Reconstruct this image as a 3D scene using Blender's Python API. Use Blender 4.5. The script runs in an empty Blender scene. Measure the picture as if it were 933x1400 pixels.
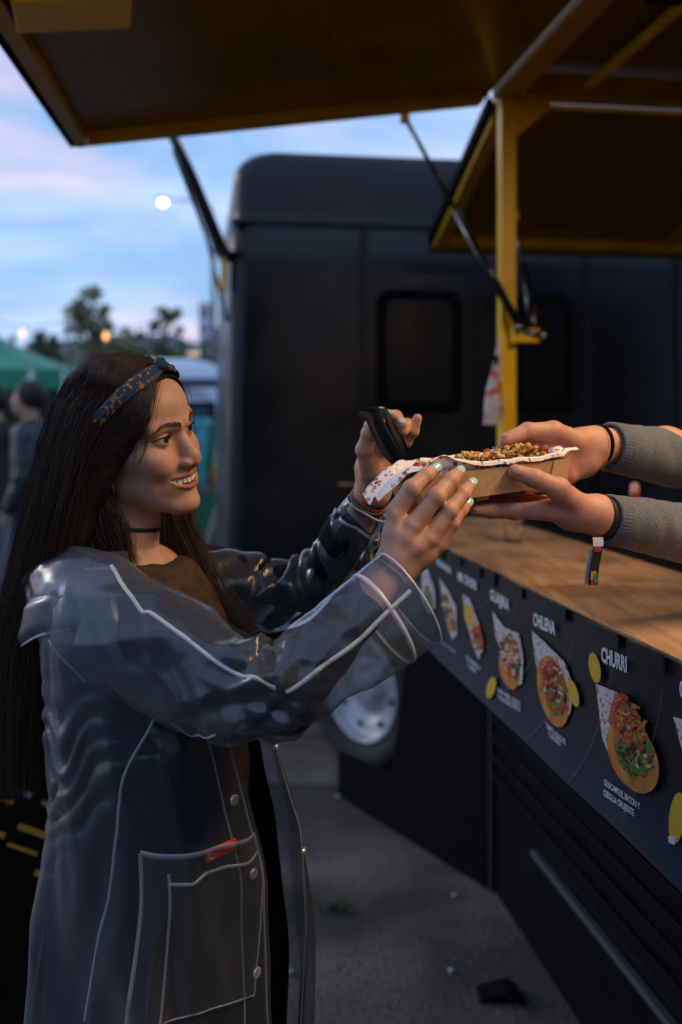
import bpy, bmesh, math, random
import numpy as np
from mathutils import Vector, Matrix
random.seed(7)
rng = np.random.default_rng(11)
scene = bpy.context.scene
COL = scene.collection
R = math.radians

# ------------------------------------------------------------------ camera
FPX, CX, HY, CAMH = 1361.0, 466.5, 580.0, 1.5
cam_d = bpy.data.cameras.new('camera')
cam = bpy.data.objects.new('camera', cam_d)
COL.objects.link(cam)
scene.camera = cam
cam.location = (0, 0, CAMH)
cam.rotation_euler = (R(90), 0, 0)
cam_d.sensor_fit = 'VERTICAL'
cam_d.sensor_height = 36.0
cam_d.lens = 35.0
cam_d.shift_y = -120.0 / 1400.0
cam_d.clip_start = 0.02
cam_d.clip_end = 3000
cam_d.dof.use_dof = True
cam_d.dof.focus_distance = 1.36
cam_d.dof.aperture_fstop = 2.4

# ------------------------------------------------------------------ sky, sun, exposure
SUN_EL, SUN_AZ = 3.0, -62.0          # low sun, left of the view (degrees from +Y, clockwise)
world = bpy.data.worlds.new('World')
scene.world = world
world.use_nodes = True
wt = world.node_tree
wn, wl = wt.nodes, wt.links
wn.clear()
sky = wn.new('ShaderNodeTexSky')
sky.sky_type = 'NISHITA'
sky.sun_disc = False
sky.sun_elevation = R(SUN_EL)
sky.sun_rotation = R(SUN_AZ)
sky.altitude = 0
sky.air_density = 1.0
sky.dust_density = 0.6
sky.ozone_density = 2.2
tc = wn.new('ShaderNodeTexCoord')
sep = wn.new('ShaderNodeSeparateXYZ')
wl.new(tc.outputs['Generated'], sep.inputs[0])
# cloud layer: project the view direction on a plane overhead
mx = wn.new('ShaderNodeMath'); mx.operation = 'MAXIMUM'; mx.inputs[1].default_value = 0.0
wl.new(sep.outputs['Z'], mx.inputs[0])
ad = wn.new('ShaderNodeMath'); ad.operation = 'ADD'; ad.inputs[1].default_value = 0.16
wl.new(mx.outputs[0], ad.inputs[0])
dv = wn.new('ShaderNodeVectorMath'); dv.operation = 'DIVIDE'
cb = wn.new('ShaderNodeCombineXYZ')
for i in range(3):
    wl.new(ad.outputs[0], cb.inputs[i])
wl.new(tc.outputs['Generated'], dv.inputs[0]); wl.new(cb.outputs[0], dv.inputs[1])
mp = wn.new('ShaderNodeMapping'); mp.inputs['Scale'].default_value = (1.0, 1.0, 0.0)
mp.inputs['Location'].default_value = (3.3, 1.2, 0.0)
wl.new(dv.outputs[0], mp.inputs[0])
n1 = wn.new('ShaderNodeTexNoise'); n1.inputs['Scale'].default_value = 1.5
n1.inputs['Detail'].default_value = 6; n1.inputs['Roughness'].default_value = 0.52
n1.inputs['Distortion'].default_value = 0.35
wl.new(mp.outputs[0], n1.inputs['Vector'])
cr = wn.new('ShaderNodeValToRGB')
cr.color_ramp.elements[0].position = 0.40; cr.color_ramp.elements[0].color = (0, 0, 0, 1)
cr.color_ramp.elements[1].position = 0.70; cr.color_ramp.elements[1].color = (1, 1, 1, 1)
wl.new(n1.outputs['Fac'], cr.inputs[0])
n2 = wn.new('ShaderNodeTexNoise'); n2.inputs['Scale'].default_value = 0.9; n2.inputs['Detail'].default_value = 3
mp2 = wn.new('ShaderNodeMapping'); mp2.inputs['Location'].default_value = (7.6, 2.9, 0)
wl.new(mp.outputs[0], mp2.inputs[0]); wl.new(mp2.outputs[0], n2.inputs['Vector'])
cr2 = wn.new('ShaderNodeValToRGB')
cr2.color_ramp.elements[0].position = 0.50; cr2.color_ramp.elements[0].color = (4.6, 5.9, 8.5, 1)
cr2.color_ramp.elements[1].position = 0.66; cr2.color_ramp.elements[1].color = (9.6, 5.9, 6.2, 1)
wl.new(n2.outputs['Fac'], cr2.inputs[0])
# clear-sky colour: physical sky lifted by the blue of high thin haze
hz = wn.new('ShaderNodeMixRGB'); hz.blend_type = 'MIX'; hz.inputs[0].default_value = 0.72
hz.inputs[2].default_value = (2.45, 4.25, 7.5, 1)
sg = wn.new('ShaderNodeMixRGB'); sg.blend_type = 'MULTIPLY'; sg.inputs[0].default_value = 1.0
sg.inputs[2].default_value = (1.5, 1.5, 1.5, 1)
wl.new(sky.outputs[0], sg.inputs[1])
wl.new(sg.outputs[0], hz.inputs[1])
cm = wn.new('ShaderNodeMixRGB'); cm.blend_type = 'MIX'
cs = wn.new('ShaderNodeMath'); cs.operation = 'MULTIPLY'; cs.inputs[1].default_value = 0.85
wl.new(cr.outputs[0], cs.inputs[0])
wl.new(cs.outputs[0], cm.inputs[0]); wl.new(hz.outputs[0], cm.inputs[1]); wl.new(cr2.outputs[0], cm.inputs[2])
bg = wn.new('ShaderNodeBackground'); bg.inputs['Strength'].default_value = 0.14
wl.new(cm.outputs[0], bg.inputs['Color'])
wo = wn.new('ShaderNodeOutputWorld')
wl.new(bg.outputs[0], wo.inputs['Surface'])

sun_d = bpy.data.lights.new('sun', 'SUN')
sun_d.energy = 0.5
sun_d.angle = R(14)
sun_d.color = (1.0, 0.90, 0.80)
sun = bpy.data.objects.new('sun', sun_d)
COL.objects.link(sun)
_sd = Vector((math.sin(R(SUN_AZ)) * math.cos(R(22)), math.cos(R(SUN_AZ)) * math.cos(R(22)), math.sin(R(22))))
sun.rotation_euler = _sd.to_track_quat('Z', 'Y').to_euler()

scene.view_settings.view_transform = 'Standard'
scene.view_settings.look = 'None'
scene.view_settings.exposure = 0.12
scene.view_settings.gamma = 1.0
scene.view_settings.use_curve_mapping = False
scene.render.engine = 'CYCLES'
scene.cycles.use_denoising = True
scene.cycles.max_bounces = 8
scene.cycles.transparent_max_bounces = 24
scene.cycles.sample_clamp_indirect = 6.0
scene.cycles.caustics_reflective = False
scene.cycles.caustics_refractive = False

# ------------------------------------------------------------------ helpers
def P(px, py, Y):
    """a photo pixel at depth Y (metres along the view axis) -> a point in the place"""
    return np.array([(px - CX) / FPX * Y, Y, CAMH - (py - HY) / FPX * Y])

def lin(c):
    return c

MATS = {}
def nd(nt, t, **kw):
    n = nt.nodes.new(t)
    for k, v in kw.items():
        setattr(n, k, v)
    return n

def mat(name, color=(0.5, 0.5, 0.5), rough=0.5, metal=0.0, var=0.0, vscale=20.0, bump=0.0, bscale=200.0, spec=0.5,
        coat=0.0, sheen=0.0, sss=0.0, emit=None, estr=0.0, trans=0.0, attr=None, color2=None, rvar=0.0, ior=1.45, bdist=0.002,
        detail=4.0, stretch=None):
    if name in MATS:
        return MATS[name]
    m = bpy.data.materials.new(name)
    m.use_nodes = True
    nt = m.node_tree
    b = nt.nodes['Principled BSDF']
    b.inputs['Roughness'].default_value = rough
    b.inputs['Metallic'].default_value = metal
    b.inputs['Specular IOR Level'].default_value = spec
    b.inputs['Coat Weight'].default_value = coat
    b.inputs['Sheen Weight'].default_value = sheen
    b.inputs['IOR'].default_value = ior
    b.inputs['Transmission Weight'].default_value = trans
    if sss:
        b.inputs['Subsurface Weight'].default_value = sss
        b.inputs['Subsurface Radius'].default_value = (0.010, 0.004, 0.002)
        b.inputs['Subsurface Scale'].default_value = 0.6
    if emit:
        b.inputs['Emission Color'].default_value = (*emit, 1)
        b.inputs['Emission Strength'].default_value = estr
    tcn = nd(nt, 'ShaderNodeTexCoord')
    vec = tcn.outputs['Object']
    if stretch:
        mpn = nd(nt, 'ShaderNodeMapping'); mpn.inputs['Scale'].default_value = stretch
        nt.links.new(vec, mpn.inputs[0]); vec = mpn.outputs[0]
    col = None
    if attr:
        a = nd(nt, 'ShaderNodeAttribute'); a.attribute_name = attr
        col = a.outputs['Color']
    else:
        b.inputs['Base Color'].default_value = (*color, 1)
    if var or color2:
        nz = nd(nt, 'ShaderNodeTexNoise'); nz.inputs['Scale'].default_value = vscale; nz.inputs['Detail'].default_value = detail
        nt.links.new(vec, nz.inputs['Vector'])
        mxn = nd(nt, 'ShaderNodeMixRGB'); mxn.blend_type = 'MIX'
        rp = nd(nt, 'ShaderNodeMapRange'); rp.inputs[1].default_value = 0.32; rp.inputs[2].default_value = 0.68
        nt.links.new(nz.outputs['Fac'], rp.inputs[0]); nt.links.new(rp.outputs[0], mxn.inputs[0])
        if attr:
            mlt = nd(nt, 'ShaderNodeMixRGB'); mlt.blend_type = 'MULTIPLY'; mlt.inputs[0].default_value = 1.0
            nt.links.new(col, mlt.inputs[1])
            mxn.inputs[1].default_value = (1 - var, 1 - var, 1 - var, 1); mxn.inputs[2].default_value = (1 + var * 0.5, 1 + var * 0.5, 1 + var * 0.5, 1)
            nt.links.new(mxn.outputs[0], mlt.inputs[2]); col = mlt.outputs[0]
        else:
            c2 = color2 if color2 else tuple(min(1, c * (1 + var)) for c in color)
            c1 = color if color2 else tuple(c * (1 - var) for c in color)
            mxn.inputs[1].default_value = (*c1, 1); mxn.inputs[2].default_value = (*c2, 1)
            col = mxn.outputs[0]
        if rvar:
            rr = nd(nt, 'ShaderNodeMapRange'); rr.inputs[3].default_value = max(0.02, rough - rvar); rr.inputs[4].default_value = min(1, rough + rvar)
            rr.inputs[1].default_value = 0.3; rr.inputs[2].default_value = 0.7
            nt.links.new(nz.outputs['Fac'], rr.inputs[0]); nt.links.new(rr.outputs[0], b.inputs['Roughness'])
    if col is not None:
        nt.links.new(col, b.inputs['Base Color'])
    if bump:
        nb = nd(nt, 'ShaderNodeTexNoise'); nb.inputs['Scale'].default_value = bscale; nb.inputs['Detail'].default_value = 5
        nt.links.new(vec, nb.inputs['Vector'])
        bp = nd(nt, 'ShaderNodeBump'); bp.inputs['Strength'].default_value = bump; bp.inputs['Distance'].default_value = bdist
        nt.links.new(nb.outputs['Fac'], bp.inputs['Height']); nt.links.new(bp.outputs[0], b.inputs['Normal'])
    MATS[name] = m
    return m

def mesh_data(name, verts, faces, smooth=False, m=None):
    me = bpy.data.meshes.new(name)
    v = np.asarray(verts, float)
    me.from_pydata(v.tolist() if len(v) else [], [], [list(map(int, f)) for f in faces] if not isinstance(faces, np.ndarray) else faces.tolist())
    me.update()
    if smooth:
        me.polygons.foreach_set('use_smooth', [True] * len(me.polygons))
    if m is not None:
        me.materials.append(m)
    return me

def link(name, me, parent=None, loc=None):
    o = bpy.data.objects.new(name, me)
    COL.objects.link(o)
    if parent is not None:
        o.parent = parent
    if loc is not None:
        o.location = loc
    return o

def obj(name, verts, faces, m, parent=None, smooth=False):
    """mesh object built in world coordinates; origin moved to its own base; kept in place under its parent"""
    v = np.asarray(verts, float)
    o0 = np.array([(v[:, 0].min() + v[:, 0].max()) / 2, (v[:, 1].min() + v[:, 1].max()) / 2, v[:, 2].min()])
    me = mesh_data(name, v - o0, faces, smooth, m)
    o = bpy.data.objects.new(name, me)
    COL.objects.link(o)
    if parent is not None:
        o.parent = parent
        base = world_loc(parent)
        o.location = Vector(o0) - base
    else:
        o.location = o0
    return o

def world_loc(o):
    l = Vector(o.location)
    while o.parent is not None:
        o = o.parent
        l += Vector(o.location)
    return l

def thing(name, label, cat, loc=(0, 0, 0), group=None):
    o = bpy.data.objects.new(name, None)
    COL.objects.link(o)
    o.location = loc
    o.empty_display_size = 0.1
    o['label'] = label
    o['category'] = cat
    if group:
        o['group'] = group
    return o

def tag(o, label, cat, group=None):
    o['label'] = label; o['category'] = cat
    if group:
        o['group'] = group
    return o

def struct(o):
    o['kind'] = 'structure'
    return o

class MB:
    """collects simple shapes into one mesh"""
    def __init__(s):
        s.v = []; s.f = []; s.n = 0
    def add(s, v, f):
        v = np.asarray(v, float)
        s.v.append(v); s.f += [[i + s.n for i in q] for q in (f.tolist() if isinstance(f, np.ndarray) else f)]
        s.n += len(v)
        return s
    def box(s, c, size, rot=None, bev=0.0):
        v, f = box_vf(size, bev)
        if rot is not None:
            v = v @ np.asarray(rot).T
        return s.add(v + np.asarray(c), f)
    def tube(s, pts, r, seg=8, cap=True):
        return s.add(*tube_vf(pts, r, seg, cap))
    def build(s, name, m, parent=None, smooth=False):
        return obj(name, np.concatenate(s.v), s.f, m, parent, smooth)

def box_vf(size, bev=0.0):
    sx, sy, sz = [a / 2 for a in size]
    if bev <= 0:
        v = np.array([[x, y, z] for x in (-sx, sx) for y in (-sy, sy) for z in (-sz, sz)], float)
        f = [[0, 1, 3, 2], [4, 6, 7, 5], [0, 4, 5, 1], [2, 3, 7, 6], [0, 2, 6, 4], [1, 5, 7, 3]]
        return v, f
    bm = bmesh.new()
    bmesh.ops.create_cube(bm, size=1.0)
    for q in bm.verts:
        q.co = Vector((q.co.x * size[0], q.co.y * size[1], q.co.z * size[2]))
    bmesh.ops.bevel(bm, geom=bm.edges[:], offset=min(bev, min(size) * 0.45), segments=2, affect='EDGES', profile=0.6)
    v = np.array([q.co[:] for q in bm.verts]); bm.verts.index_update()
    f = [[q.index for q in fc.verts] for fc in bm.faces]
    bm.free()
    return v, f

def rotz(a):
    c, s_ = math.cos(a), math.sin(a)
    return np.array([[c, -s_, 0], [s_, c, 0], [0, 0, 1.0]])
def rotx(a):
    c, s_ = math.cos(a), math.sin(a)
    return np.array([[1, 0, 0], [0, c, -s_], [0, s_, c]])
def roty(a):
    c, s_ = math.cos(a), math.sin(a)
    return np.array([[c, 0, s_], [0, 1, 0], [-s_, 0, c]])

def norm(v):
    v = np.asarray(v, float)
    return v / (np.linalg.norm(v) + 1e-12)

def frames(pts, up=None):
    """parallel-transport frames along a polyline"""
    pts = np.asarray(pts, float)
    t = np.gradient(pts, axis=0)
    t /= np.linalg.norm(t, axis=1)[:, None] + 1e-12
    a = np.array([0, 0, 1.0]) if up is None else np.asarray(up, float)
    if abs(a @ t[0]) > 0.95:
        a = np.array([1.0, 0, 0])
    n = norm(a - (a @ t[0]) * t[0])
    N = [n]
    for i in range(1, len(pts)):
        n = norm(N[-1] - (N[-1] @ t[i]) * t[i])
        N.append(n)
    N = np.array(N)
    return t, N, np.cross(t, N)

def tube_vf(pts, r, seg=8, cap=True, up=None):
    pts = np.asarray(pts, float)
    n = len(pts)
    r = np.broadcast_to(np.asarray(r, float), (n,)) if np.ndim(r) < 2 else np.asarray(r)
    t, N, B = frames(pts, up)
    a = np.linspace(0, 2 * np.pi, seg, endpoint=False)
    if np.ndim(r) == 2:
        v = pts[:, None] + N[:, None] * np.cos(a)[None, :, None] * r[:, :1, None] + B[:, None] * np.sin(a)[None, :, None] * r[:, 1:, None]
    else:
        v = pts[:, None] + (N[:, None] * np.cos(a)[None, :, None] + B[:, None] * np.sin(a)[None, :, None]) * r[:, None, None]
    v = v.reshape(-1, 3)
    f = []
    for i in range(n - 1):
        for j in range(seg):
            k = (j + 1) % seg
            f.append([i * seg + j, i * seg + k, (i + 1) * seg + k, (i + 1) * seg + j])
    if cap:
        f.append(list(range(seg))[::-1]); f.append([(n - 1) * seg + j for j in range(seg)])
    return v, f

def grid_faces(nu, nv, wrap=False):
    i = np.arange(nu - 1)[:, None]; j = np.arange(nv if wrap else nv - 1)[None, :]
    a = i * nv + j; b = i * nv + (j + 1) % nv
    return np.stack([a, b, b + nv, a + nv], -1).reshape(-1, 4)

def spline(pts, n, closed=False):
    """Catmull-Rom through rows of pts (any number of columns)"""
    p = np.asarray(pts, float)
    if closed:
        q = np.concatenate([p[-1:], p, p[:2]])
        m = len(p)
    else:
        q = np.concatenate([2 * p[:1] - p[1:2], p, 2 * p[-1:] - p[-2:-1]])
        m = len(p) - 1
    u = np.linspace(0, m, n, endpoint=not closed)
    i = np.minimum(u.astype(int), m - 1)
    t = (u - i)[:, None]
    a, b, c, d = q[i], q[i + 1], q[i + 2], q[i + 3]
    return 0.5 * (2 * b + (c - a) * t + (2 * a - 5 * b + 4 * c - d) * t ** 2 + (3 * b - a - 3 * c + d) * t ** 3)

# smooth 3D value noise for sculpting folds
_perm = np.random.default_rng(3).random((32, 32, 32))
def vnoise(p):
    p = np.asarray(p, float)
    i = np.floor(p).astype(int); f = p - i
    f = f * f * (3 - 2 * f)
    r = 0
    for dx in (0, 1):
        for dy in (0, 1):
            for dz in (0, 1):
                w = (f[..., 0] if dx else 1 - f[..., 0]) * (f[..., 1] if dy else 1 - f[..., 1]) * (f[..., 2] if dz else 1 - f[..., 2])
                r = r + w * _perm[(i[..., 0] + dx) % 32, (i[..., 1] + dy) % 32, (i[..., 2] + dz) % 32]
    return r * 2 - 1

# ------------------------------------------------------------------ signed-distance sculpting + surface nets
def s_ell(p, c, r):
    q = (p - np.asarray(c)) / np.asarray(r)
    k0 = np.sqrt((q * q).sum(1)); q2 = q / np.asarray(r)
    k1 = np.sqrt((q2 * q2).sum(1)) + 1e-9
    return k0 * (k0 - 1) / k1
def s_sph(p, c, r):
    return np.sqrt(((p - np.asarray(c)) ** 2).sum(1)) - r
def s_cone(p, a, b, ra, rb):
    a = np.asarray(a, float); b = np.asarray(b, float)
    d = b - a; h = np.clip(((p - a) @ d) / (d @ d + 1e-12), 0, 1)
    return np.sqrt(((p - a - h[:, None] * d) ** 2).sum(1)) - (ra + (rb - ra) * h)
def smin(a, b, k):
    h = np.maximum(k - np.abs(a - b), 0) / k
    return np.minimum(a, b) - h * h * k * 0.25
def smax(a, b, k):
    return -smin(-a, -b, k)

def surface_nets(fn, lo, hi, h, band=3.2):
    """fn(points)->distance; sparse evaluation on a fine grid near the surface"""
    lo = np.asarray(lo, float); hi = np.asarray(hi, float)
    K = 4
    nc = np.ceil((hi - lo) / (h * K)).astype(int) + 1
    ax = [lo[i] + np.arange(nc[i]) * h * K for i in range(3)]
    G = np.stack(np.meshgrid(*ax, indexing='ij'), -1).reshape(-1, 3)
    Fc = fn(G).reshape(nc)
    n = (nc - 1) * K + 1
    near = np.abs(Fc) < h * K * band
    F = np.repeat(np.repeat(np.repeat(Fc, K, 0), K, 1), K, 2)
    M = np.repeat(np.repeat(np.repeat(near, K, 0), K, 1), K, 2)
    off = K // 2
    F = F[off:off + n[0], off:off + n[1], off:off + n[2]].copy(); M = M[off:off + n[0], off:off + n[1], off:off + n[2]]
    n = np.array(F.shape)
    idx = np.argwhere(M)
    pts = lo + idx * h
    out = np.empty(len(pts))
    for s in range(0, len(pts), 400000):
        out[s:s + 400000] = fn(pts[s:s + 400000])
    F[M] = out
    S = F < 0
    c = n - 1
    cnt = np.zeros(c); acc = np.zeros((*c, 3))
    sl = lambda o: tuple(slice(o[i], o[i] + c[i]) for i in range(3))
    corners = [(i, j, k) for i in (0, 1) for j in (0, 1) for k in (0, 1)]
    tot = sum(S[sl(o)].astype(np.int8) for o in corners)
    act = (tot > 0) & (tot < 8)
    cells = np.argwhere(act)
    vp = np.zeros((len(cells), 3)); vc = np.zeros(len(cells))
    for a in corners:
        for d in range(3):
            if a[d] == 1:
                continue
            b = list(a); b[d] = 1
            ia = cells + np.array(a); ib = cells + np.array(b)
            fa = F[ia[:, 0], ia[:, 1], ia[:, 2]]; fb = F[ib[:, 0], ib[:, 1], ib[:, 2]]
            cr_ = (fa < 0) != (fb < 0)
            t = np.where(cr_, fa / np.where(fa - fb == 0, 1, fa - fb), 0)
            q = np.tile(np.array(a, float), (len(cells), 1)); q[:, d] = t
            vp[cr_] += q[cr_]; vc += cr_
    verts = lo + (cells + vp / np.maximum(vc, 1)[:, None]) * h
    vi = -np.ones(c, int); vi[cells[:, 0], cells[:, 1], cells[:, 2]] = np.arange(len(cells))
    faces = []
    for d in range(3):
        e, g = [k for k in range(3) if k != d]
        s0 = [slice(None)] * 3; s1 = [slice(None)] * 3
        s0[d] = slice(0, n[d] - 1); s1[d] = slice(1, n[d])
        A = S[tuple(s0)]; B = S[tuple(s1)]
        ed = np.argwhere(A != B)
        ok = (ed[:, e] > 0) & (ed[:, g] > 0) & (ed[:, e] < n[e] - 1) & (ed[:, g] < n[g] - 1)
        ed = ed[ok]
        def cell(de, dg):
            q = ed.copy(); q[:, e] += de; q[:, g] += dg
            return vi[q[:, 0], q[:, 1], q[:, 2]]
        quad = np.stack([cell(-1, -1), cell(0, -1), cell(0, 0), cell(-1, 0)], 1)
        flip = A[ed[:, 0], ed[:, 1], ed[:, 2]]
        if d == 1:
            flip = ~flip
        quad[~flip] = quad[~flip][:, ::-1]
        faces.append(quad)
    faces = np.concatenate(faces)
    faces = faces[(faces >= 0).all(1)]
    return verts, faces

def relax(v, f, it=1, w=0.5):
    """light Laplacian smoothing"""
    a = np.concatenate([f[:, 0], f[:, 1], f[:, 2], f[:, 3]]); b = np.concatenate([f[:, 1], f[:, 2], f[:, 3], f[:, 0]])
    for _ in range(it):
        acc = np.zeros_like(v); c = np.zeros(len(v))
        np.add.at(acc, a, v[b]); np.add.at(acc, b, v[a]); np.add.at(c, a, 1); np.add.at(c, b, 1)
        v = v * (1 - w) + w * acc / np.maximum(c, 1)[:, None]
    return v

def set_color(me, name, rgb):
    a = me.attributes.new(name, 'FLOAT_COLOR', 'POINT')
    c = np.ones((len(rgb), 4), np.float32); c[:, :3] = rgb
    a.data.foreach_set('color', c.ravel())

def strands(paths, r0, r1, seg=3):
    """paths: (n, k, 3) -> thin tapered tubes as arrays (verts, faces)"""
    paths = np.asarray(paths, float)
    n, k, _ = paths.shape
    t = np.gradient(paths, axis=1); t /= np.linalg.norm(t, axis=2)[..., None] + 1e-12
    ref = np.array([0.31, 0.52, 0.79]); a = np.cross(t, ref); a /= np.linalg.norm(a, axis=2)[..., None] + 1e-9
    b = np.cross(t, a)
    rad = (np.linspace(0, 1, k)[None] ** 2) * (np.asarray(r1) - np.asarray(r0)) + r0
    rad = np.broadcast_to(rad, (n, k))
    ang = np.linspace(0, 2 * np.pi, seg, endpoint=False)
    v = paths[:, :, None] + (a[:, :, None] * np.cos(ang)[:, None] + b[:, :, None] * np.sin(ang)[:, None]) * rad[:, :, None, None]
    base = grid_faces(k, seg, wrap=True)
    f = (base[None] + (np.arange(n) * k * seg)[:, None, None]).reshape(-1, 4)
    return v.reshape(-1, 3), f

DYAW = math.atan2(0.149, 1.0)
DIR = norm([-0.149, 1.0, 0.0])           # along the stall's serving side, away from the camera
OUT = norm([-1.0, -0.149, 0.0])          # out of the serving side, towards the customer
STALL_A = np.array([0.432, 1.26, 0.0])   # a point under the counter's front edge
def S(t, off, z):
    """stall coordinates: t metres along the counter, off metres in behind the counter's front edge, height z"""
    return STALL_A + DIR * t - OUT * off + np.array([0, 0, z])
STALL_R = rotz(DYAW)                     # columns: x = into the stall, y = along the counter

# ------------------------------------------------------------------ ground
def ground_mat():
    m = bpy.data.materials.new('worn_asphalt'); m.use_nodes = True
    nt = m.node_tree; b = nt.nodes['Principled BSDF']
    tcn = nd(nt, 'ShaderNodeTexCoord')
    a = nd(nt, 'ShaderNodeTexNoise'); a.inputs['Scale'].default_value = 1.4; a.inputs['Detail'].default_value = 8
    c = nd(nt, 'ShaderNodeTexNoise'); c.inputs['Scale'].default_value = 75; c.inputs['Detail'].default_value = 6; c.inputs['Roughness'].default_value = .75
    for q in (a, c):
        nt.links.new(tcn.outputs['Object'], q.inputs['Vector'])
    r1 = nd(nt, 'ShaderNodeValToRGB'); r1.color_ramp.elements[0].position = .42; r1.color_ramp.elements[0].color = (.050, .043, .036, 1)
    r1.color_ramp.elements[1].position = .60; r1.color_ramp.elements[1].color = (.165, .138, .108, 1)
    r2 = nd(nt, 'ShaderNodeValToRGB'); r2.color_ramp.elements[0].position = .36; r2.color_ramp.elements[0].color = (.35, .35, .35, 1)
    r2.color_ramp.elements[1].position = .66; r2.color_ramp.elements[1].color = (2.0, 1.95, 1.85, 1)
    mm = nd(nt, 'ShaderNodeMixRGB'); mm.blend_type = 'MULTIPLY'; mm.inputs[0].default_value = 1
    nt.links.new(a.outputs['Fac'], r1.inputs[0]); nt.links.new(c.outputs['Fac'], r2.inputs[0])
    nt.links.new(r1.outputs[0], mm.inputs[1]); nt.links.new(r2.outputs[0], mm.inputs[2]); nt.links.new(mm.outputs[0], b.inputs['Base Color'])
    b.inputs['Roughness'].default_value = 0.85
    bp = nd(nt, 'ShaderNodeBump'); bp.inputs['Strength'].default_value = 0.8; bp.inputs['Distance'].default_value = 0.006
    nt.links.new(c.outputs['Fac'], bp.inputs['Height']); nt.links.new(bp.outputs[0], b.inputs['Normal'])
    return m
gm = ground_mat()
xs = np.array([-900, -300, -100, -40, -15, -8, -4, -2, -1, 0, 1, 2, 4, 8, 15, 40, 100, 300, 900.0])
gx, gy = np.meshgrid(xs, xs, indexing='ij')
gv = np.stack([gx, gy, 0 * gx], -1).reshape(-1, 3)
struct(obj('ground', gv, grid_faces(len(xs), len(xs)), gm))
# concrete strip with a joint, as a thin sheet on the asphalt
conc = mat('old_concrete', (0.12, 0.105, 0.088), rough=0.9, var=0.35, vscale=6, bump=0.6, bscale=120)
for (a, b_) in (((-3.2, 4.12), (4.6, 4.72)), ((-3.2, 4.75), (4.6, 6.2))):
    n = 24
    x = np.linspace(a[0], b_[0], n)
    e0 = a[1] + 0.02 * vnoise(np.stack([x * 3, 0 * x, 0 * x], -1)); e1 = b_[1] + 0 * x
    v = np.concatenate([np.stack([x, e0, 0 * x + .008], 1), np.stack([x, e1, 0 * x + .008], 1), np.stack([x, e0, 0 * x - .01], 1)])
    f = [[i, i + 1, n + i + 1, n + i] for i in range(n - 1)] + [[2 * n + i, 2 * n + i + 1, i + 1, i] for i in range(n - 1)]
    struct(obj('pavement', v, f, conc))
# loose grit on the asphalt
gp = np.random.default_rng(44)
npb = 2600
pb = np.stack([gp.uniform(-1.0, .9, npb), 2.3 + 2.6 * gp.random(npb) ** 1.3, np.zeros(npb)], 1)
sz = .002 + .007 * gp.random(npb) ** 3
tet = np.array([[1, 0, 0], [-.5, .8, 0], [-.5, -.8, 0], [0, 0, 1.0]])
rv = np.stack([tet @ rotz(a).T * s * np.array([1, 1, .8]) + p for a, s, p in zip(gp.uniform(0, 6.3, npb), sz, pb)]).reshape(-1, 3)
rf = (np.array([[0, 1, 3], [1, 2, 3], [2, 0, 3]])[None] + (np.arange(npb) * 4)[:, None, None]).reshape(-1, 3)
gr_ = obj('grit', rv, rf.tolist(), mat('grit', (.16, .145, .125), rough=.9, var=.7, vscale=40))
gr_['kind'] = 'stuff'; tag(gr_, 'loose grey grit scattered over the worn asphalt', 'grit')
# pale worn patch, grass tuft and litter
gt = np.random.default_rng(4)
tuft = []
c0 = P(456, 1245, 1361 * 1.5 / (1245 - 580))
for i in range(45):
    r0 = c0 + np.array([gt.normal(0, .02), gt.normal(0, .014), 0]) * 1.0; r0[2] = 0
    dv_ = np.array([gt.normal(0, .02), gt.normal(0, .02), .03 + .02 * gt.random()])
    tuft.append([r0, r0 + dv_ * .5, r0 + dv_ * np.array([1.5, 1.5, .9])])
v, f = strands(spline_all := np.array(tuft), 0.0016, 0.0003)
tag(obj('grass_tuft', v, f, mat('grass', (0.05, 0.10, 0.025), rough=0.7)), 'small tuft of green grass growing from a crack in the asphalt', 'grass')
litter_m = mat('white_paper', (0.42, 0.44, 0.48), rough=0.6)
for (px, py, s_, lb) in ((398, 1332, .016, 'crumpled white paper scrap on the asphalt in front of the stall'), (462, 1091, .014, 'white paper scrap at the corner of the black skirt board'), (622, 1226, .012, 'tiny pale scrap lying beside the stall wall'), (617, 1329, .012, 'pale torn scrap lying on the asphalt under the counter')):
    c0 = P(px, py, 1361 * 1.5 / (py - 580)); c0[2] = 0.002
    v, f = surface_nets(lambda p: s_ell(p, (0, 0, s_ * .35), (s_, s_ * .6, s_ * .4)) + s_ * .3 * vnoise(p / s_ * 1.7), np.array([-2, -2, -1]) * s_, np.array([2, 2, 2]) * s_, s_ * .16)
    v[:, 2] = np.maximum(v[:, 2], 0)
    tag(obj('paper_scrap', v + c0, f, litter_m, None, True), lb, 'litter')

# ------------------------------------------------------------------ the food stall (serving side along DIR)
yel = mat('yellow_paint', (0.90, 0.56, 0.010), rough=0.36, var=0.10, vscale=9, bump=0.05, bscale=60, rvar=0.08)
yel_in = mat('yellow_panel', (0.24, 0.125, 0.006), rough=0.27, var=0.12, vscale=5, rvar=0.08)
blk = mat('black_paint', (0.005, 0.0055, 0.0065), rough=0.42, var=0.2, vscale=8, rvar=0.08, spec=0.09)
yel_fr = mat('yellow_frame', (0.52, 0.29, 0.008), rough=0.35, var=0.12, vscale=9)
rub = mat('black_rubber', (0.006, 0.006, 0.006), rough=0.8, spec=0.06)
steel = mat('strut_steel', (0.30, 0.31, 0.33), rough=0.25, metal=1.0)
blk_gloss = mat('strut_black', (0.008, 0.008, 0.009), rough=0.22, coat=0.3)
stall = thing('food_stall', 'black and yellow food stall with raised flaps and a wooden serving counter', 'food stall', tuple(S(0.3, 1.3, 0)))

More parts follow.
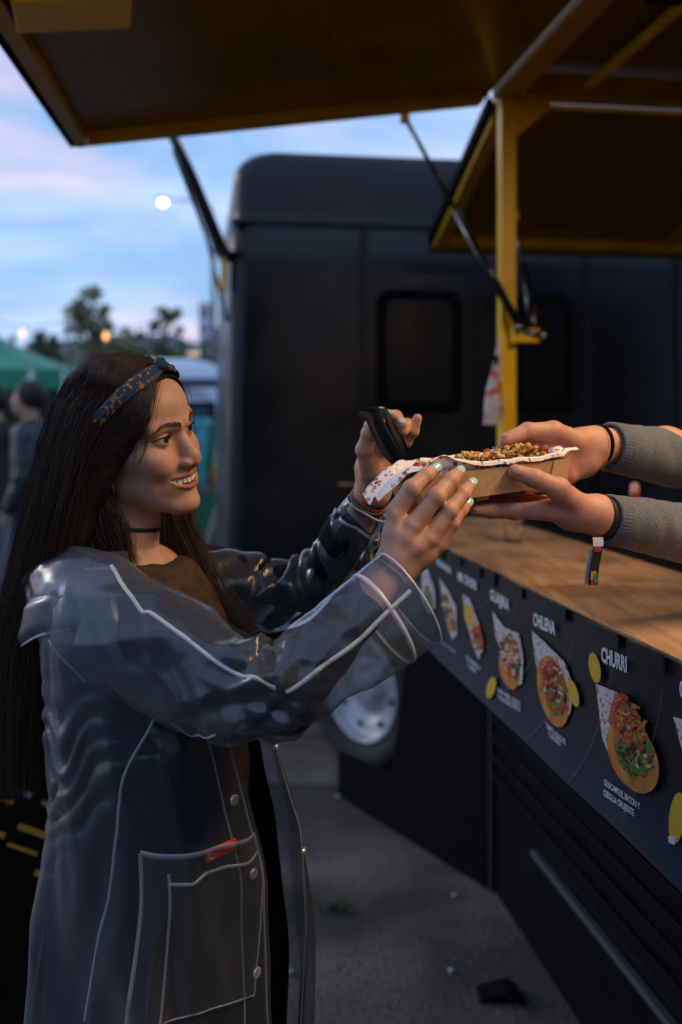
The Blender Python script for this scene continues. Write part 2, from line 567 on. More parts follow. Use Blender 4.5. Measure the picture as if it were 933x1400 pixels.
T0, T1 = -1.35, 1.93            # near and far end of the stall along the counter
OB = 0.345                      # body face behind the counter's front edge
DEP = 1.9                       # inside depth
def sbox(name, t0, t1, o0, o1, z0, z1, m_, parent=stall, bev=0.004):
    c = S((t0 + t1) / 2, (o0 + o1) / 2, (z0 + z1) / 2)
    v, f = box_vf((abs(o1 - o0), abs(t1 - t0), abs(z1 - z0)), bev)
    return obj(name, v @ STALL_R.T + c, f, m_, parent)

# lower body wall with horizontal ribs
wall = sbox('lower_wall', T0, T1, OB, OB + 0.05, 0.0, 1.17, blk)
for i in range(9):
    z = 0.36 + i * 0.062
    sbox('rib', T0 + .02, T1 - .04, OB - 0.012, OB + 0.002, z, z + 0.030, blk, wall, 0.005)
sbox('trim_rail', T0 + .02, T1 - .43, OB - 0.024, OB - 0.001, 0.292, 0.310, mat('trim_rail', (0.16, 0.18, 0.21), rough=0.28, metal=0.7), wall, 0.006)
sbox('corner_strip', T1 - 0.03, T1 + 0.012, OB - 0.014, OB + 0.03, 0.0, 1.16, mat('black_satin', (0.016, 0.016, 0.018), rough=0.5), wall, 0.004)
sbox('end_wall', T1 - 0.05, T1, OB + 0.052, OB + DEP, 0.0, 1.05, blk)
sbox('back_wall', T0, T1, OB + DEP, OB + DEP + 0.05, 0.0, 2.60, blk)
sbox('near_wall', T0 - 0.05, T0 - .001, OB, OB + DEP + .05, 0.0, 2.60, blk)
sbox('floor', T0, T1 - .052, OB + 0.052, OB + DEP - .002, 0.22, 0.28, mat('stall_floor', (0.05, 0.05, 0.05), rough=0.6))

# counter: two plywood boards on brackets
def wood_mat():
    m = bpy.data.materials.new('counter_plywood'); m.use_nodes = True
    nt = m.node_tree; b = nt.nodes['Principled BSDF']
    tcn = nd(nt, 'ShaderNodeTexCoord'); mpn = nd(nt, 'ShaderNodeMapping'); mpn.inputs['Rotation'].default_value = (0, 0, -DYAW); mpn.inputs['Scale'].default_value = (34, 2.2, 34)
    nt.links.new(tcn.outputs['Object'], mpn.inputs[0])
    n_ = nd(nt, 'ShaderNodeTexNoise'); n_.inputs['Scale'].default_value = 1.0; n_.inputs['Detail'].default_value = 6; n_.inputs['Distortion'].default_value = 1.4
    nt.links.new(mpn.outputs[0], n_.inputs['Vector'])
    r = nd(nt, 'ShaderNodeValToRGB'); r.color_ramp.elements[0].position = .3; r.color_ramp.elements[0].color = (.30, .165, .075, 1)
    r.color_ramp.elements[1].position = .72; r.color_ramp.elements[1].color = (.50, .31, .165, 1)
    nt.links.new(n_.outputs['Fac'], r.inputs[0])
    st = nd(nt, 'ShaderNodeTexNoise'); st.inputs['Scale'].default_value = 5; st.inputs['Detail'].default_value = 5
    nt.links.new(tcn.outputs['Object'], st.inputs['Vector'])
    sr = nd(nt, 'ShaderNodeValToRGB'); sr.color_ramp.elements[0].position = .38; sr.color_ramp.elements[0].color = (.62, .58, .54, 1); sr.color_ramp.elements[1].position = .55; sr.color_ramp.elements[1].color = (1, 1, 1, 1)
    nt.links.new(st.outputs['Fac'], sr.inputs[0])
    mm = nd(nt, 'ShaderNodeMixRGB'); mm.blend_type = 'MULTIPLY'; mm.inputs[0].default_value = 1
    nt.links.new(r.outputs[0], mm.inputs[1]); nt.links.new(sr.outputs[0], mm.inputs[2]); nt.links.new(mm.outputs[0], b.inputs['Base Color'])
    b.inputs['Roughness'].default_value = 0.42
    bp = nd(nt, 'ShaderNodeBump'); bp.inputs['Strength'].default_value = .15; bp.inputs['Distance'].default_value = .001
    nt.links.new(n_.outputs['Fac'], bp.inputs['Height']); nt.links.new(bp.outputs[0], b.inputs['Normal'])
    return m
ply = wood_mat()
cnt = sbox('counter', T0, 0.60, 0.002, 0.362, 1.182, 1.200, ply, stall, 0.002)
sbox('counter_board', 0.602, T1, 0.002, 0.362, 1.182, 1.2005, ply, cnt, 0.002)
for t in (-1.0, -0.2, 0.6, 1.4):
    sbox('bracket', t, t + .03, 0.03, OB - .015, 1.12, 1.18, blk, cnt, 0.003)
sbox('counter_edge', T0, T1, 0.363, 0.40, 1.172, 1.206, rub, stall, 0.003)

# posts, beams, roof
ZT = 2.545
sbox('post', T1 - 0.048, T1 + 0.0, 0.360, 0.412, 1.207, ZT, yel, stall, 0.006)
sbox('post', T0, T0 + 0.06, 0.402, 0.46, 1.207, ZT, yel, stall, 0.006)
sbox('post', T1 - 0.06, T1, OB + DEP - 0.07, OB + DEP - .002, 1.06, ZT, yel, stall, 0.006)
sbox('hinge_beam', T0, T1 - .001, 0.345, 0.420, ZT + .002, ZT + 0.085, yel_fr, stall, 0.005)
sbox('end_beam', T1 - 0.070, T1 - 0.002, 0.422, OB + DEP, ZT - 0.000, ZT + 0.075, yel_fr, stall, 0.005)
# gusset at the corner
gv = np.array([S(T1 - 0.03, 0.416, ZT - 0.001), S(T1 - 0.03, 0.53, ZT - 0.001), S(T1 - 0.03, 0.53, ZT - 0.025), S(T1 - 0.03, 0.416, ZT - 0.12)])
gv = np.concatenate([gv, gv + DIR * 0.012])
obj('gusset', gv, [[0, 1, 2, 3], [7, 6, 5, 4], [0, 4, 5, 1], [1, 5, 6, 2], [2, 6, 7, 3], [3, 7, 4, 0]], yel, stall)
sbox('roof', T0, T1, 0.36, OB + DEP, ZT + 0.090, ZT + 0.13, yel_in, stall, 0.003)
for t in (-0.6, 0.25, 1.1):
    sbox('roof_rib', t, t + 0.04, 0.424, OB + DEP - .01, ZT + 0.045, ZT + 0.088, yel_in, stall, 0.003)
sbox('cable_duct', T0 + .1, T1 - .08, 0.62, 0.655, ZT + 0.03, ZT + 0.044, yel, stall, 0.003)

# flaps: frame, panel, rubber edge
def flap(name, h0, h1, e0, e1, m_panel, rim=0.05, th=0.03, ribs=()):
    """hinge points h0-h1, outer points e0-e1; underside panel set in a tube frame"""
    h0, h1, e0, e1 = [np.asarray(a, float) for a in (h0, h1, e0, e1)]
    n = norm(np.cross(h1 - h0, e0 - h0))
    if n[2] < 0:
        n = -n
    pt = lambda a, b: (h0 * (1 - a) + h1 * a) * (1 - b) + (e0 * (1 - a) + e1 * a) * b
    L = np.linalg.norm(h1 - h0); W = np.linalg.norm(e0 - h0)
    def slab(nm, a0, a1, b0, b1, z0, z1, mm, par):
        q = np.array([pt(a0, b0), pt(a1, b0), pt(a1, b1), pt(a0, b1)])
        v = np.concatenate([q + n * z0, q + n * z1])
        return obj(nm, v, [[0, 1, 2, 3], [7, 6, 5, 4], [0, 4, 5, 1], [1, 5, 6, 2], [2, 6, 7, 3], [3, 7, 4, 0]], mm, par)
    fl = slab(name, 0, 1, 0, 1, 0.004, th, m_panel, stall)
    ra, rb = rim / L, rim / W
    slab('frame_bar', 0, 1, 1 - rb, 1, -0.034, 0.003, yel_fr, fl)
    slab('frame_bar', 0, ra, 0.03, 1 - rb - .002, -0.034, 0.003, yel_fr, fl)
    slab('frame_bar', 1 - ra, 1, 0.03, 1 - rb - .002, -0.034, 0.003, yel_fr, fl)
    for a in ribs:
        slab('frame_bar', a, a + ra * .7, 0.03, 1 - rb - .002, -0.026, 0.003, yel_fr, fl)
    slab('edge_seal', -0.004, 1.004, 1.001, 1 + 0.036 / W, -0.030, th + .02, rub, fl)
    slab('edge_seal', 1.001, 1 + 0.02 / L, 0.0, 1.0, -0.004, th + .01, rub, fl)
    return fl, pt
Hh = ZT + 0.02
h_far = S(T1, 0.335, Hh); h_near = S(T0, 0.335, Hh)
# outer far corner: 1.36 m out from the hinge, dropping slightly
e_far = P(103, 187, 3.02)
# outer near corner: where the view ray of the photographed edge meets the plane of the flap
npl = norm(np.cross(h_far - h_near, e_far - h_far))
camp = np.array([0, 0, CAMH])
ray = P(-85, -108, 1.0) - camp
e_near = camp + ray * (((h_far - camp) @ npl) / (ray @ npl))
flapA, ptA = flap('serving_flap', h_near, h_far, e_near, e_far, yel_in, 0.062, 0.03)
# yellow box section near the front of the flap
bx0 = ptA(0.30, 0.93); 
# end flap, over the far end of the stall
g0 = S(T1 + 0.03, 0.36, Hh - 0.03); g1 = S(T1 + 0.03, OB + DEP, Hh - 0.03)
o0 = P(592, 331, 4.17)
o1 = o0 + (g1 - g0)
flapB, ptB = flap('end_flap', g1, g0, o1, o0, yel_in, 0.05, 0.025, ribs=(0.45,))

# a metal box fixed under the serving flap
nf = -norm(np.cross(h_far - h_near, e_far - h_far)); nf = nf if nf[2] < 0 else -nf
cbx = camp + (P(95, -12, 1.0) - camp) * (((h_far - camp) @ npl) / ((P(95, -12, 1.0) - camp) @ npl))
cb2 = camp + (P(175, -18, 1.0) - camp) * (((h_far - camp) @ npl) / ((P(175, -18, 1.0) - camp) @ npl))
cb1 = camp + (P(14, -11, 1.0) - camp) * (((h_far - camp) @ npl) / ((P(14, -11, 1.0) - camp) @ npl))
ax = norm(cb2 - cb1); wv = norm(np.cross(ax, nf))
Rb = np.stack([ax, wv, nf], 1)
v, f = box_vf((np.linalg.norm(cb2 - cb1), 0.16, 0.05), 0.006)
fb = obj('flap_locker', v @ Rb.T + (cb1 + cb2) / 2 + nf * 0.03 + wv * 0.0, f, yel, stall)
for q in (0.1, 0.02):
    v, f = box_vf((0.008, 0.006, 0.012), 0.001)
    obj('latch', v @ Rb.T + (cb1 + cb2) / 2 + ax * q + nf * 0.045 + wv * 0.082, f, blk, fb)
    obj('latch', v @ Rb.T + (cb1 + cb2) / 2 + ax * q + nf * 0.045 - wv * 0.082, f, blk, fb)

# gas struts and their bracket
brk = P(712, 452, 3.14)
sb = MB()
v, f = box_vf((0.085, 0.03, 0.045), 0.004)
br = obj('strut_bracket', v @ STALL_R.T + P(718, 459, 3.15), f, yel, stall)
v, f = tube_vf([P(716, 452, 3.13), P(740, 458, 3.13)], [0.009, 0.009], 10)
obj('bolt', v, f, steel, br, True)
v, f = tube_vf([P(740, 458, 3.13), P(745, 459, 3.13)], [0.013, 0.013], 6)
obj('bolt', v, f, steel, br)
def strut(a, b):
    a = np.asarray(a); b = np.asarray(b)
    mid = a + (b - a) * 0.55
    o = obj('gas_strut', *tube_vf([a, mid], [0.014, 0.014], 14), blk_gloss, stall, True)
    obj('strut_rod', *tube_vf([mid, b], [0.0075, 0.0075], 10), blk_gloss, o, True)
    v, f = box_vf((0.03, 0.03, 0.035), 0.004)
    obj('strut_end', v + b, f, yel, o)
    v, f = tube_vf([a + np.array([0, -.016, 0]), a + np.array([0, .016, 0])], [0.014, 0.014], 12)
    obj('strut_eye', v, f, steel, o, True)
pa = camp + (P(549, 150, 1.0) - camp) * (((h_far - camp) @ npl) / ((P(549, 150, 1.0) - camp) @ npl))
strut(P(711, 447, 3.12), pa + nf * 0.035 - DIR * 0.03)
strut(P(731, 452, 3.16), P(703, 296, 3.55))

# stall lamp: LED batten under the roof, out of the photograph but lighting the counter
lampc = S(-0.30, 0.62, ZT + 0.02)
lamp = thing('panel_lamp', 'warm flat panel lamp fixed under the roof inside the food stall', 'lamp', tuple(lampc))
v, f = box_vf((0.34, 1.24, 0.035), 0.005)
obj('housing', v @ STALL_R.T + lampc + np.array([0, 0, 0.008]), f, mat('lamp_housing', (0.7, 0.7, 0.7), rough=0.4), lamp)
v, f = box_vf((0.30, 1.20, 0.012), 0.004)
LAMP_E = 32.0
obj('diffuser', v @ STALL_R.T + lampc + np.array([0, 0, -0.018]), f, mat('lamp_glow', (0.9, 0.8, 0.6), emit=(1.0, 0.66, 0.36), estr=0.6), lamp)
ld = bpy.data.lights.new('batten_light', 'AREA'); ld.shape = 'RECTANGLE'; ld.size = 0.30; ld.size_y = 1.20; ld.energy = LAMP_E; ld.color = (1.0, 0.66, 0.36)
lo_ = bpy.data.objects.new('batten_light', ld); COL.objects.link(lo_); lo_.parent = lamp
lo_.location = (0, 0, -0.03); lo_.rotation_euler = (0, 0, DYAW)

# black speaker hung under the roof
sp = thing('speaker', 'small black loudspeaker hung under the yellow stall roof', 'speaker', tuple(S(1.05, 0.52, ZT - 0.05)))
v, f = box_vf((0.09, 0.20, 0.085), 0.008)
obj('cabinet', v @ STALL_R.T + S(1.05, 0.54, ZT + 0.036), f, rub, sp)
v, f = tube_vf([S(1.0, 0.494, ZT + .036), S(1.0, 0.488, ZT + .036)], [0.032, 0.03], 20)
obj('cone', v, f, blk, sp, True)

# black skirt board running from the stall corner to the parked truck; its tall end stands in for shade
a, b_ = np.array([0.470, 3.215, 0]), np.array([-0.012, 4.02, 0])
dd = norm(b_ - a); nn = np.array([-dd[1], dd[0], 0]); nn = nn if nn[0] < 0 else -nn
q = np.array([a, b_, b_ - nn * 0.03, a - nn * 0.03])
sk = thing('skirt_shade_board', 'low black skirt board, its raised end filling in the shade between stall corner and truck wheel', 'board', tuple((a + b_) / 2))
prof_s = [(0, 1.02), (.42, 1.00), (.50, .60), (.58, .24), (.64, .19), (1.0, .17)]  # high end is a dark sheet in place of the shade under the stall
top_ = np.array([a + (b_ - a) * s + [0, 0, h_] for s, h_ in prof_s]); bot_ = np.array([a + (b_ - a) * s + [0, 0, .002] for s, h_ in prof_s])
nq = len(prof_s); vq = np.concatenate([bot_, top_, bot_ - nn * .03, top_ - nn * .03])
fq = []
for i in range(nq - 1):
    fq += [[i, i + 1, nq + i + 1, nq + i], [2 * nq + i + 1, 2 * nq + i, 3 * nq + i, 3 * nq + i + 1], [nq + i, nq + i + 1, 3 * nq + i + 1, 3 * nq + i]]
fq += [[nq - 1, 3 * nq - 1, 4 * nq - 1, 2 * nq - 1], [0, nq, 3 * nq, 2 * nq]]
obj('board', vq, fq, rub, sk)
v, f = box_vf((np.linalg.norm(b_ - a) - .01, .006, .03), .002)
Rsk = np.stack([dd, nn, [0, 0, 1.0]], 1)
obj('bottom_strip', v @ Rsk.T + (a + b_) / 2 + nn * .004 + [0, 0, .02], f, blk, sk)
# rubber chock pushed under the stall
c = P(682, 1362, 1361 * 1.5 / (1362 - 580)); c[2] = 0.003
ch = thing('wheel_chock', 'black rubber wheel chock lying at the foot of the stall', 'chock', tuple(c))
pr = np.array([(-.055, 0), (.055, 0), (.055, .008), (.03, .024), (.018, .026), (-.05, .008)])
v = np.array([c + np.array([x, y, z]) for y in (-.035, .035) for x, z in pr])
obj('wedge', v, [[5, 4, 3, 2, 1, 0], [6, 7, 8, 9, 10, 11]] + [[i, (i + 1) % 6, 6 + (i + 1) % 6, 6 + i] for i in range(6)], rub, ch)
v, f = tube_vf(spline([c + [.02, -.036, .018], c + [.05, -.05, .014], c + [.06, -.02, .014], c + [.04, .0, .018]], 12), .004, 6)
obj('handle', v, f, blk, ch, True)

# ------------------------------------------------------------------ printed menu strip along the counter front
def menu_mat():
    m = bpy.data.materials.new('menu_print'); m.use_nodes = True
    nt = m.node_tree; b = nt.nodes['Principled BSDF']
    tcn = nd(nt, 'ShaderNodeTexCoord'); sp_ = nd(nt, 'ShaderNodeSeparateXYZ'); nt.links.new(tcn.outputs['Object'], sp_.inputs[0])
    r = nd(nt, 'ShaderNodeValToRGB')      # printed night-sky gradient: black down to deep blue
    r.color_ramp.elements[0].position = 0.0; r.color_ramp.elements[0].color = (.020, .034, .072, 1)
    r.color_ramp.elements[1].position = 0.5; r.color_ramp.elements[1].color = (.008, .009, .012, 1)
    mr = nd(nt, 'ShaderNodeMapRange'); mr.inputs[1].default_value = 0.0; mr.inputs[2].default_value = 0.29
    nt.links.new(sp_.outputs['Z'], mr.inputs[0]); nt.links.new(mr.outputs[0], r.inputs[0]); nt.links.new(r.outputs[0], b.inputs['Base Color'])
    b.inputs['Roughness'].default_value = 0.40
    return m
menu = thing('menu_banner', 'black printed menu banner with sandwich pictures along the counter front', 'menu', tuple(S(0.3, -0.004, 0.91)))
ZB, ZM = 0.912, 1.196
nt_ = 60
tt = np.linspace(T0, T1 - .02, nt_); zz2 = np.linspace(ZB, ZM, 8)
Tg, Zg2 = np.meshgrid(tt, zz2, indexing='ij')
og = -0.006 + 0.0022 * vnoise(np.stack([Tg * 5, Zg2 * 6, 0 * Tg], -1))
v = STALL_A + DIR * Tg[..., None] - OUT * og[..., None]; v[..., 2] = Zg2
sheet_f = grid_faces(nt_, 8)
vb = v - OUT * 0.003
obj('sheet', np.concatenate([v.reshape(-1, 3), vb.reshape(-1, 3)]), np.concatenate([sheet_f[:, ::-1], sheet_f + nt_ * 8]), menu_mat(), menu, True)
# torn tape along the upper edge
tp = mat('black_tape', (0.012, 0.012, 0.013), rough=0.3)
gm_ = np.random.default_rng(9)
for t in np.arange(-0.9, T1 - .1, 0.165):
    L_ = 0.03 + 0.09 * gm_.random()
    c = S(t + gm_.normal(0, .03), -0.0125, ZM - 0.008); vv, ff = box_vf((0.0024, L_, 0.020 + .012 * gm_.random()), 0.0008)
    obj('tape', (vv @ rotx(gm_.normal(0, .03)).T) @ STALL_R.T + c, ff, tp, menu)
# (position on the sheet: t along, z height) from photo pixels
def on_menu(px, py, lift=0.0):
    o = STALL_A + OUT * (0.0105 + lift); d = P(px, py, 1.0) - camp
    n = OUT
    k_ = ((o - camp) @ n) / (d @ n)
    w = camp + d * k_
    return (w - STALL_A) @ DIR, w[2]
def menu_pt(t, z, lift):
    return STALL_A + DIR * t + OUT * (0.0105 + lift) + np.array([0, 0, z])
def flat(name, outline_px, m_, lift, parent=menu, raw=False, par=None):
    q = np.array(outline_px if raw else [on_menu(*p) for p in outline_px])
    v = np.array([menu_pt(a, b, lift) for a, b in q]); n = len(v)
    v2 = v - OUT * 0.0006
    f = [list(range(n)), list(range(2 * n - 1, n - 1, -1))] + [[i, (i + 1) % n, n + (i + 1) % n, n + i] for i in range(n)]
    return obj(name, np.concatenate([v, v2]), f, m_, par or parent)
ink_w = mat('white_print', (0.62, 0.68, 0.76), rough=0.5)
ink_y = mat('yellow_print', (0.60, 0.40, 0.03), rough=0.5)
ink_line = mat('line_print', (0.10, 0.115, 0.14), rough=0.5)
def speck(name, ca, cb, sc, cc=None, p1=.5):
    m = bpy.data.materials.new(name); m.use_nodes = True
    nt = m.node_tree; b = nt.nodes['Principled BSDF']; b.inputs['Roughness'].default_value = .5
    tcn = nd(nt, 'ShaderNodeTexCoord'); nz = nd(nt, 'ShaderNodeTexNoise'); nz.inputs['Scale'].default_value = sc; nz.inputs['Detail'].default_value = 2
    r = nd(nt, 'ShaderNodeValToRGB'); r.color_ramp.elements[0].position = p1 - .04; r.color_ramp.elements[0].color = (*ca, 1); r.color_ramp.elements[1].position = p1 + .04; r.color_ramp.elements[1].color = (*cb, 1)
    if cc:
        e = r.color_ramp.elements.new(p1 + .12); e.color = (*cc, 1)
    nt.links.new(tcn.outputs['Object'], nz.inputs['Vector']); nt.links.new(nz.outputs['Fac'], r.inputs[0]); nt.links.new(r.outputs[0], b.inputs['Base Color'])
    return m
wrap_m = speck('wrapper_print', (0.50, 0.53, 0.60), (0.42, 0.10, 0.06), 130, None, .58)
bread_m = mat('bread_print', (0.40, 0.10, 0.02), rough=.5, color2=(0.60, 0.27, 0.05), vscale=46)
salad_m = speck('salad_print', (0.07, 0.14, 0.02), (0.26, 0.30, 0.06), 140, (0.02, 0.03, 0.01), .45)
sauce_m = speck('sauce_print', (0.48, 0.06, 0.02), (0.62, 0.20, 0.06), 150, (0.16, 0.03, 0.01), .5)
meat_m = speck('meat_print', (0.20, 0.05, 0.02), (0.36, 0.20, 0.10), 150, (0.06, 0.10, 0.02), .48)
egg_m = mat('egg_print', (0.62, 0.36, 0.05), rough=.5, var=.2, vscale=60)
def font(txt, pxa, pxb, h, m_, name='lettering', lift=0.0010, bold=0.0):
    """text from pixel pxa to pxb along the sheet, letter height h (m)"""
    ta, za = on_menu(*pxa); tb, zb = on_menu(*pxb)
    cu = bpy.data.curves.new('txt', 'FONT'); cu.body = txt; cu.size = 1.0; cu.resolution_u = 2; cu.extrude = 0.0; cu.offset = bold
    to = bpy.data.objects.new('txt', cu); COL.objects.link(to)
    bpy.context.view_layer.update()
    me = bpy.data.meshes.new_from_object(to.evaluated_get(bpy.context.evaluated_depsgraph_get()))
    bpy.data.objects.remove(to); bpy.data.curves.remove(cu)
    co = np.array([q.co[:] for q in me.vertices]); fc = [list(p_.vertices) for p_ in me.polygons]
    bpy.data.meshes.remove(me)
    w = co[:, 0].max() - co[:, 0].min(); x = (co[:, 0] - co[:, 0].min()) / w
    hh = co[:, 1] / 0.70 * h
    v = np.array([menu_pt(ta + (tb - ta) * a, za + (zb - za) * a + b, lift) for a, b in zip(x, hh)])
    return obj(name, v, fc, m_, menu)
def ell(cx_, cy_, rx, ry, rot=0.0, n=22, wob=0.0, seed=0):
    g = np.random.default_rng(seed); a = np.linspace(0, 2 * np.pi, n, endpoint=False)
    k_ = 1 + wob * g.normal(0, 1, n)
    x = np.cos(a) * rx * k_; y = np.sin(a) * ry * k_
    c, s = math.cos(rot), math.sin(rot)
    return [(cx_ + x[i] * c - y[i] * s, cy_ + x[i] * s + y[i] * c) for i in range(n)]
bit_ms = [mat('bit_red', (.46, .05, .02), rough=.5, var=.4, vscale=160), mat('bit_green', (.10, .20, .03), rough=.5, var=.5, vscale=160), mat('bit_dark', (.06, .022, .012), rough=.5), mat('bit_cream', (.56, .46, .34), rough=.5, var=.3, vscale=160), mat('bit_orange', (.55, .20, .03), rough=.5, var=.4, vscale=160)]
def bits(par, cx_, cy_, rx, ry, rot, n, weights, size, seed):
    """small printed pieces of filling scattered over a picture, one mesh per colour"""
    g = np.random.default_rng(seed)
    kinds = g.choice(5, n, p=np.array(weights) / sum(weights))
    c, s = math.cos(rot), math.sin(rot)
    for k_ in range(5):
        V_, F_, off = [], [], 0
        for i in np.where(kinds == k_)[0]:
            r_ = math.sqrt(g.random()); a = g.random() * 6.283
            x, y = r_ * math.cos(a) * rx, r_ * math.sin(a) * ry
            m_ = ell(cx_ + x * c - y * s, cy_ + x * s + y * c, size * g.uniform(.5, 1.3) * .55, size * g.uniform(.6, 1.6), g.uniform(-1.6, 1.6), 8, .22, int(g.integers(1e6)))
            V_ += [menu_pt(*on_menu(*q), .0021 + .00005 * (i % 9)) for q in m_]; F_.append(list(range(off, off + 8))); off += 8
        if V_:
            obj('filling_bits', np.array(V_), F_, bit_ms[k_], par)['kind'] = 'stuff'
def sandwich(wrapper, bread, tops):
    w = flat('sandwich_picture', wrapper, wrap_m, 0.0004)
    if bread:
        flat('bread', bread, bread_m, 0.0008, par=w)
    for i, (o, m_) in enumerate(tops):
        flat('filling', o, m_, 0.0012 + 0.0003 * i, par=w)
    return w
# CHURRI
w = sandwich([(815, 935), (843, 946), (862, 960), (876, 985), (890, 1020), (850, 1050), (842, 1052), (824, 1010)],
         ell(866, 1034, 31, 54, -0.42), [(ell(868, 1030, 25, 32, -0.45, 26, .06, 3), salad_m), ([(842, 947), (856, 950), (872, 972), (888, 1008), (880, 1018), (862, 1020), (845, 1004), (832, 985)], sauce_m)])
bits(w, 864, 985, 17, 36, -0.45, 60, (5, .3, 1, .8, 4), 5, 1); bits(w, 870, 1034, 22, 26, -.4, 70, (.6, 6, 2, 1, .5), 5, 2)
font('CHURRI', (823, 904), (858, 919), 0.0215, ink_w, bold=0.035)
font('GUACAMOLE, BACON Y', (827, 1073), (876, 1107), 0.0092, ink_w, bold=0.02); font('CEBOLLA CRUJIENTE', (826, 1087), (868, 1116), 0.0092, ink_w, bold=0.02)
# CHILENA
w = sandwich([(727, 862), (745, 878), (772, 905), (785, 940), (780, 975), (768, 994), (745, 960), (733, 905)],
         ell(757, 945, 20, 50, -0.20), [(ell(759, 940, 15, 40, -0.22, 26, .06, 5), meat_m), ([(752, 905), (765, 915), (772, 950), (765, 958), (752, 940)], sauce_m), ([(764, 920), (771, 935), (775, 968), (770, 975), (762, 950)], salad_m)])
bits(w, 759, 942, 14, 38, -.2, 110, (4, 3, 2, 2, 1), 4.5, 3)
font('CHILENA', (730, 854), (760, 868), 0.0215, ink_w, bold=0.035)
font('TOMATE, AGUACATE', (747, 994), (774, 1019), 0.0092, ink_w, bold=0.02); font('Y CHUCRUT', (750, 1006), (768, 1021), 0.0092, ink_w, bold=0.02)
# GUAJIRA
w = sandwich([(674, 836), (690, 858), (710, 866), (716, 900), (714, 935), (702, 940), (690, 900), (678, 870)],
         ell(697, 915, 13, 28, -0.22), [(ell(699, 895, 13, 27, -0.2, 24, .08, 8), speck('onion_print', (.34, .20, .17), (.45, .40, .42), 150, (.36, .06, .03), .46)), ([(694, 912), (703, 905), (711, 915), (708, 930), (698, 924)], salad_m)])
bits(w, 699, 896, 11, 28, -.2, 80, (3, 1.5, 1, 4, 1), 4, 4)
font('GUAJIRA', (671, 819), (697, 835), 0.0215, ink_w, bold=0.035)
font('ROPA VIEJA, QUESO', (681, 946), (712, 966), 0.0092, ink_w, bold=0.02); font('Y PLATANO FRITO', (681, 955), (712, 974), 0.0092, ink_w, bold=0.02)
# MR CHORI
w = sandwich([(633, 812), (642, 818), (654, 850), (662, 880), (655, 903), (648, 885), (638, 850)],
         None, [(ell(642, 842, 6, 17, -0.2), egg_m), (ell(656, 872, 4.5, 18, -0.2, 20, .1, 2), sauce_m)])
bits(w, 654, 872, 6, 20, -.2, 40, (4, 1, 2, 1, 2), 3, 5)
font('MR CHORI', (627, 793), (652, 807), 0.020, ink_w, bold=0.035)
font('CHORIZO', (638, 901), (657, 917), 0.0092, ink_w, bold=0.02); font('Y HUEVO', (640, 912), (652, 921), 0.0092, ink_w, bold=0.02)
# two more at the far end
w = sandwich([(601, 790), (612, 806), (624, 830), (625, 868), (618, 875), (609, 840)], None, [(ell(615, 838, 5, 28, -0.25), bread_m), (ell(616, 842, 3, 22, -0.25, 20, .1, 1), salad_m)])
bits(w, 615, 838, 4, 24, -.25, 36, (1, 2, 2, 3, 3), 3, 6)
font('TEXANA', (596, 770), (618, 785), 0.0145, ink_w, bold=0.035); font('PULLED PORK', (600, 876), (624, 894), 0.0062, ink_w)
sandwich([(578, 776), (584, 776), (594, 805), (596, 830), (588, 840), (576, 815)], None, [(ell(587, 818, 5, 19, -0.2), salad_m)])
font('VEGANA', (574, 757), (590, 770), 0.0140, ink_w, bold=0.035)
# a next one, cut by the frame
w = sandwich([(921, 980), (935, 984), (975, 1040), (1010, 1120), (985, 1130), (940, 1050)], ell(985, 1090, 32, 55, -0.45), [(ell(985, 1085, 24, 40, -0.45, 24, .06, 4), meat_m)])
bits(w, 985, 1085, 22, 40, -.45, 90, (4, 3, 2, 2, 2), 5, 7)
font('CLASICA', (930, 952), (985, 980), 0.0215, ink_w, bold=0.035)
# plain yellow drops
for px, py, rx, ry, rt in ((815, 913, 7.5, 21, -0.18), (786, 948, 6, 19, -0.25), (673, 940, 6, 15, 0.25), (928, 1118, 11, 35, 0.10)):
    flat('yellow_drop', ell(px, py, rx, ry, rt), ink_y, 0.0022)
flat('drop_tip', [(916, 1143), (926, 1143), (925, 1155), (917, 1152)], ink_w, 0.0026)
# thin printed arcs, like a turning night sky
for i, r_ in enumerate((0.16, 0.24, 0.33, 0.42, 0.52, 0.62, 0.73, 0.85)):
    ctr = (0.95, 1.26)
    a = np.linspace(R(185), R(352), 70)
    q = np.stack([ctr[0] + r_ * np.cos(a) * 1.5, ctr[1] + r_ * np.sin(a)], 1)
    seg = []
    for (t_, z_) in q:
        ok = ZB + .004 < z_ < ZM - .03 and T0 + .02 < t_ < T1 - .05
        if ok:
            seg.append((t_, z_))
        if (not ok or (t_, z_) == tuple(q[-1])) and len(seg) > 3:
            sg_ = np.array(seg); tn = np.gradient(sg_, axis=0); tn /= np.linalg.norm(tn, axis=1)[:, None]; pr = np.stack([-tn[:, 1], tn[:, 0]], 1) * 0.0006
            v = np.array([menu_pt(x_, y_, 0.0002) for x_, y_ in np.concatenate([sg_ + pr, sg_ - pr])]); n = len(sg_)
            obj('printed_arc', v, [[i2, i2 + 1, n + i2 + 1, n + i2] for i2 in range(n - 1)], ink_line, menu)
            seg = []
        elif not ok:
            seg = []

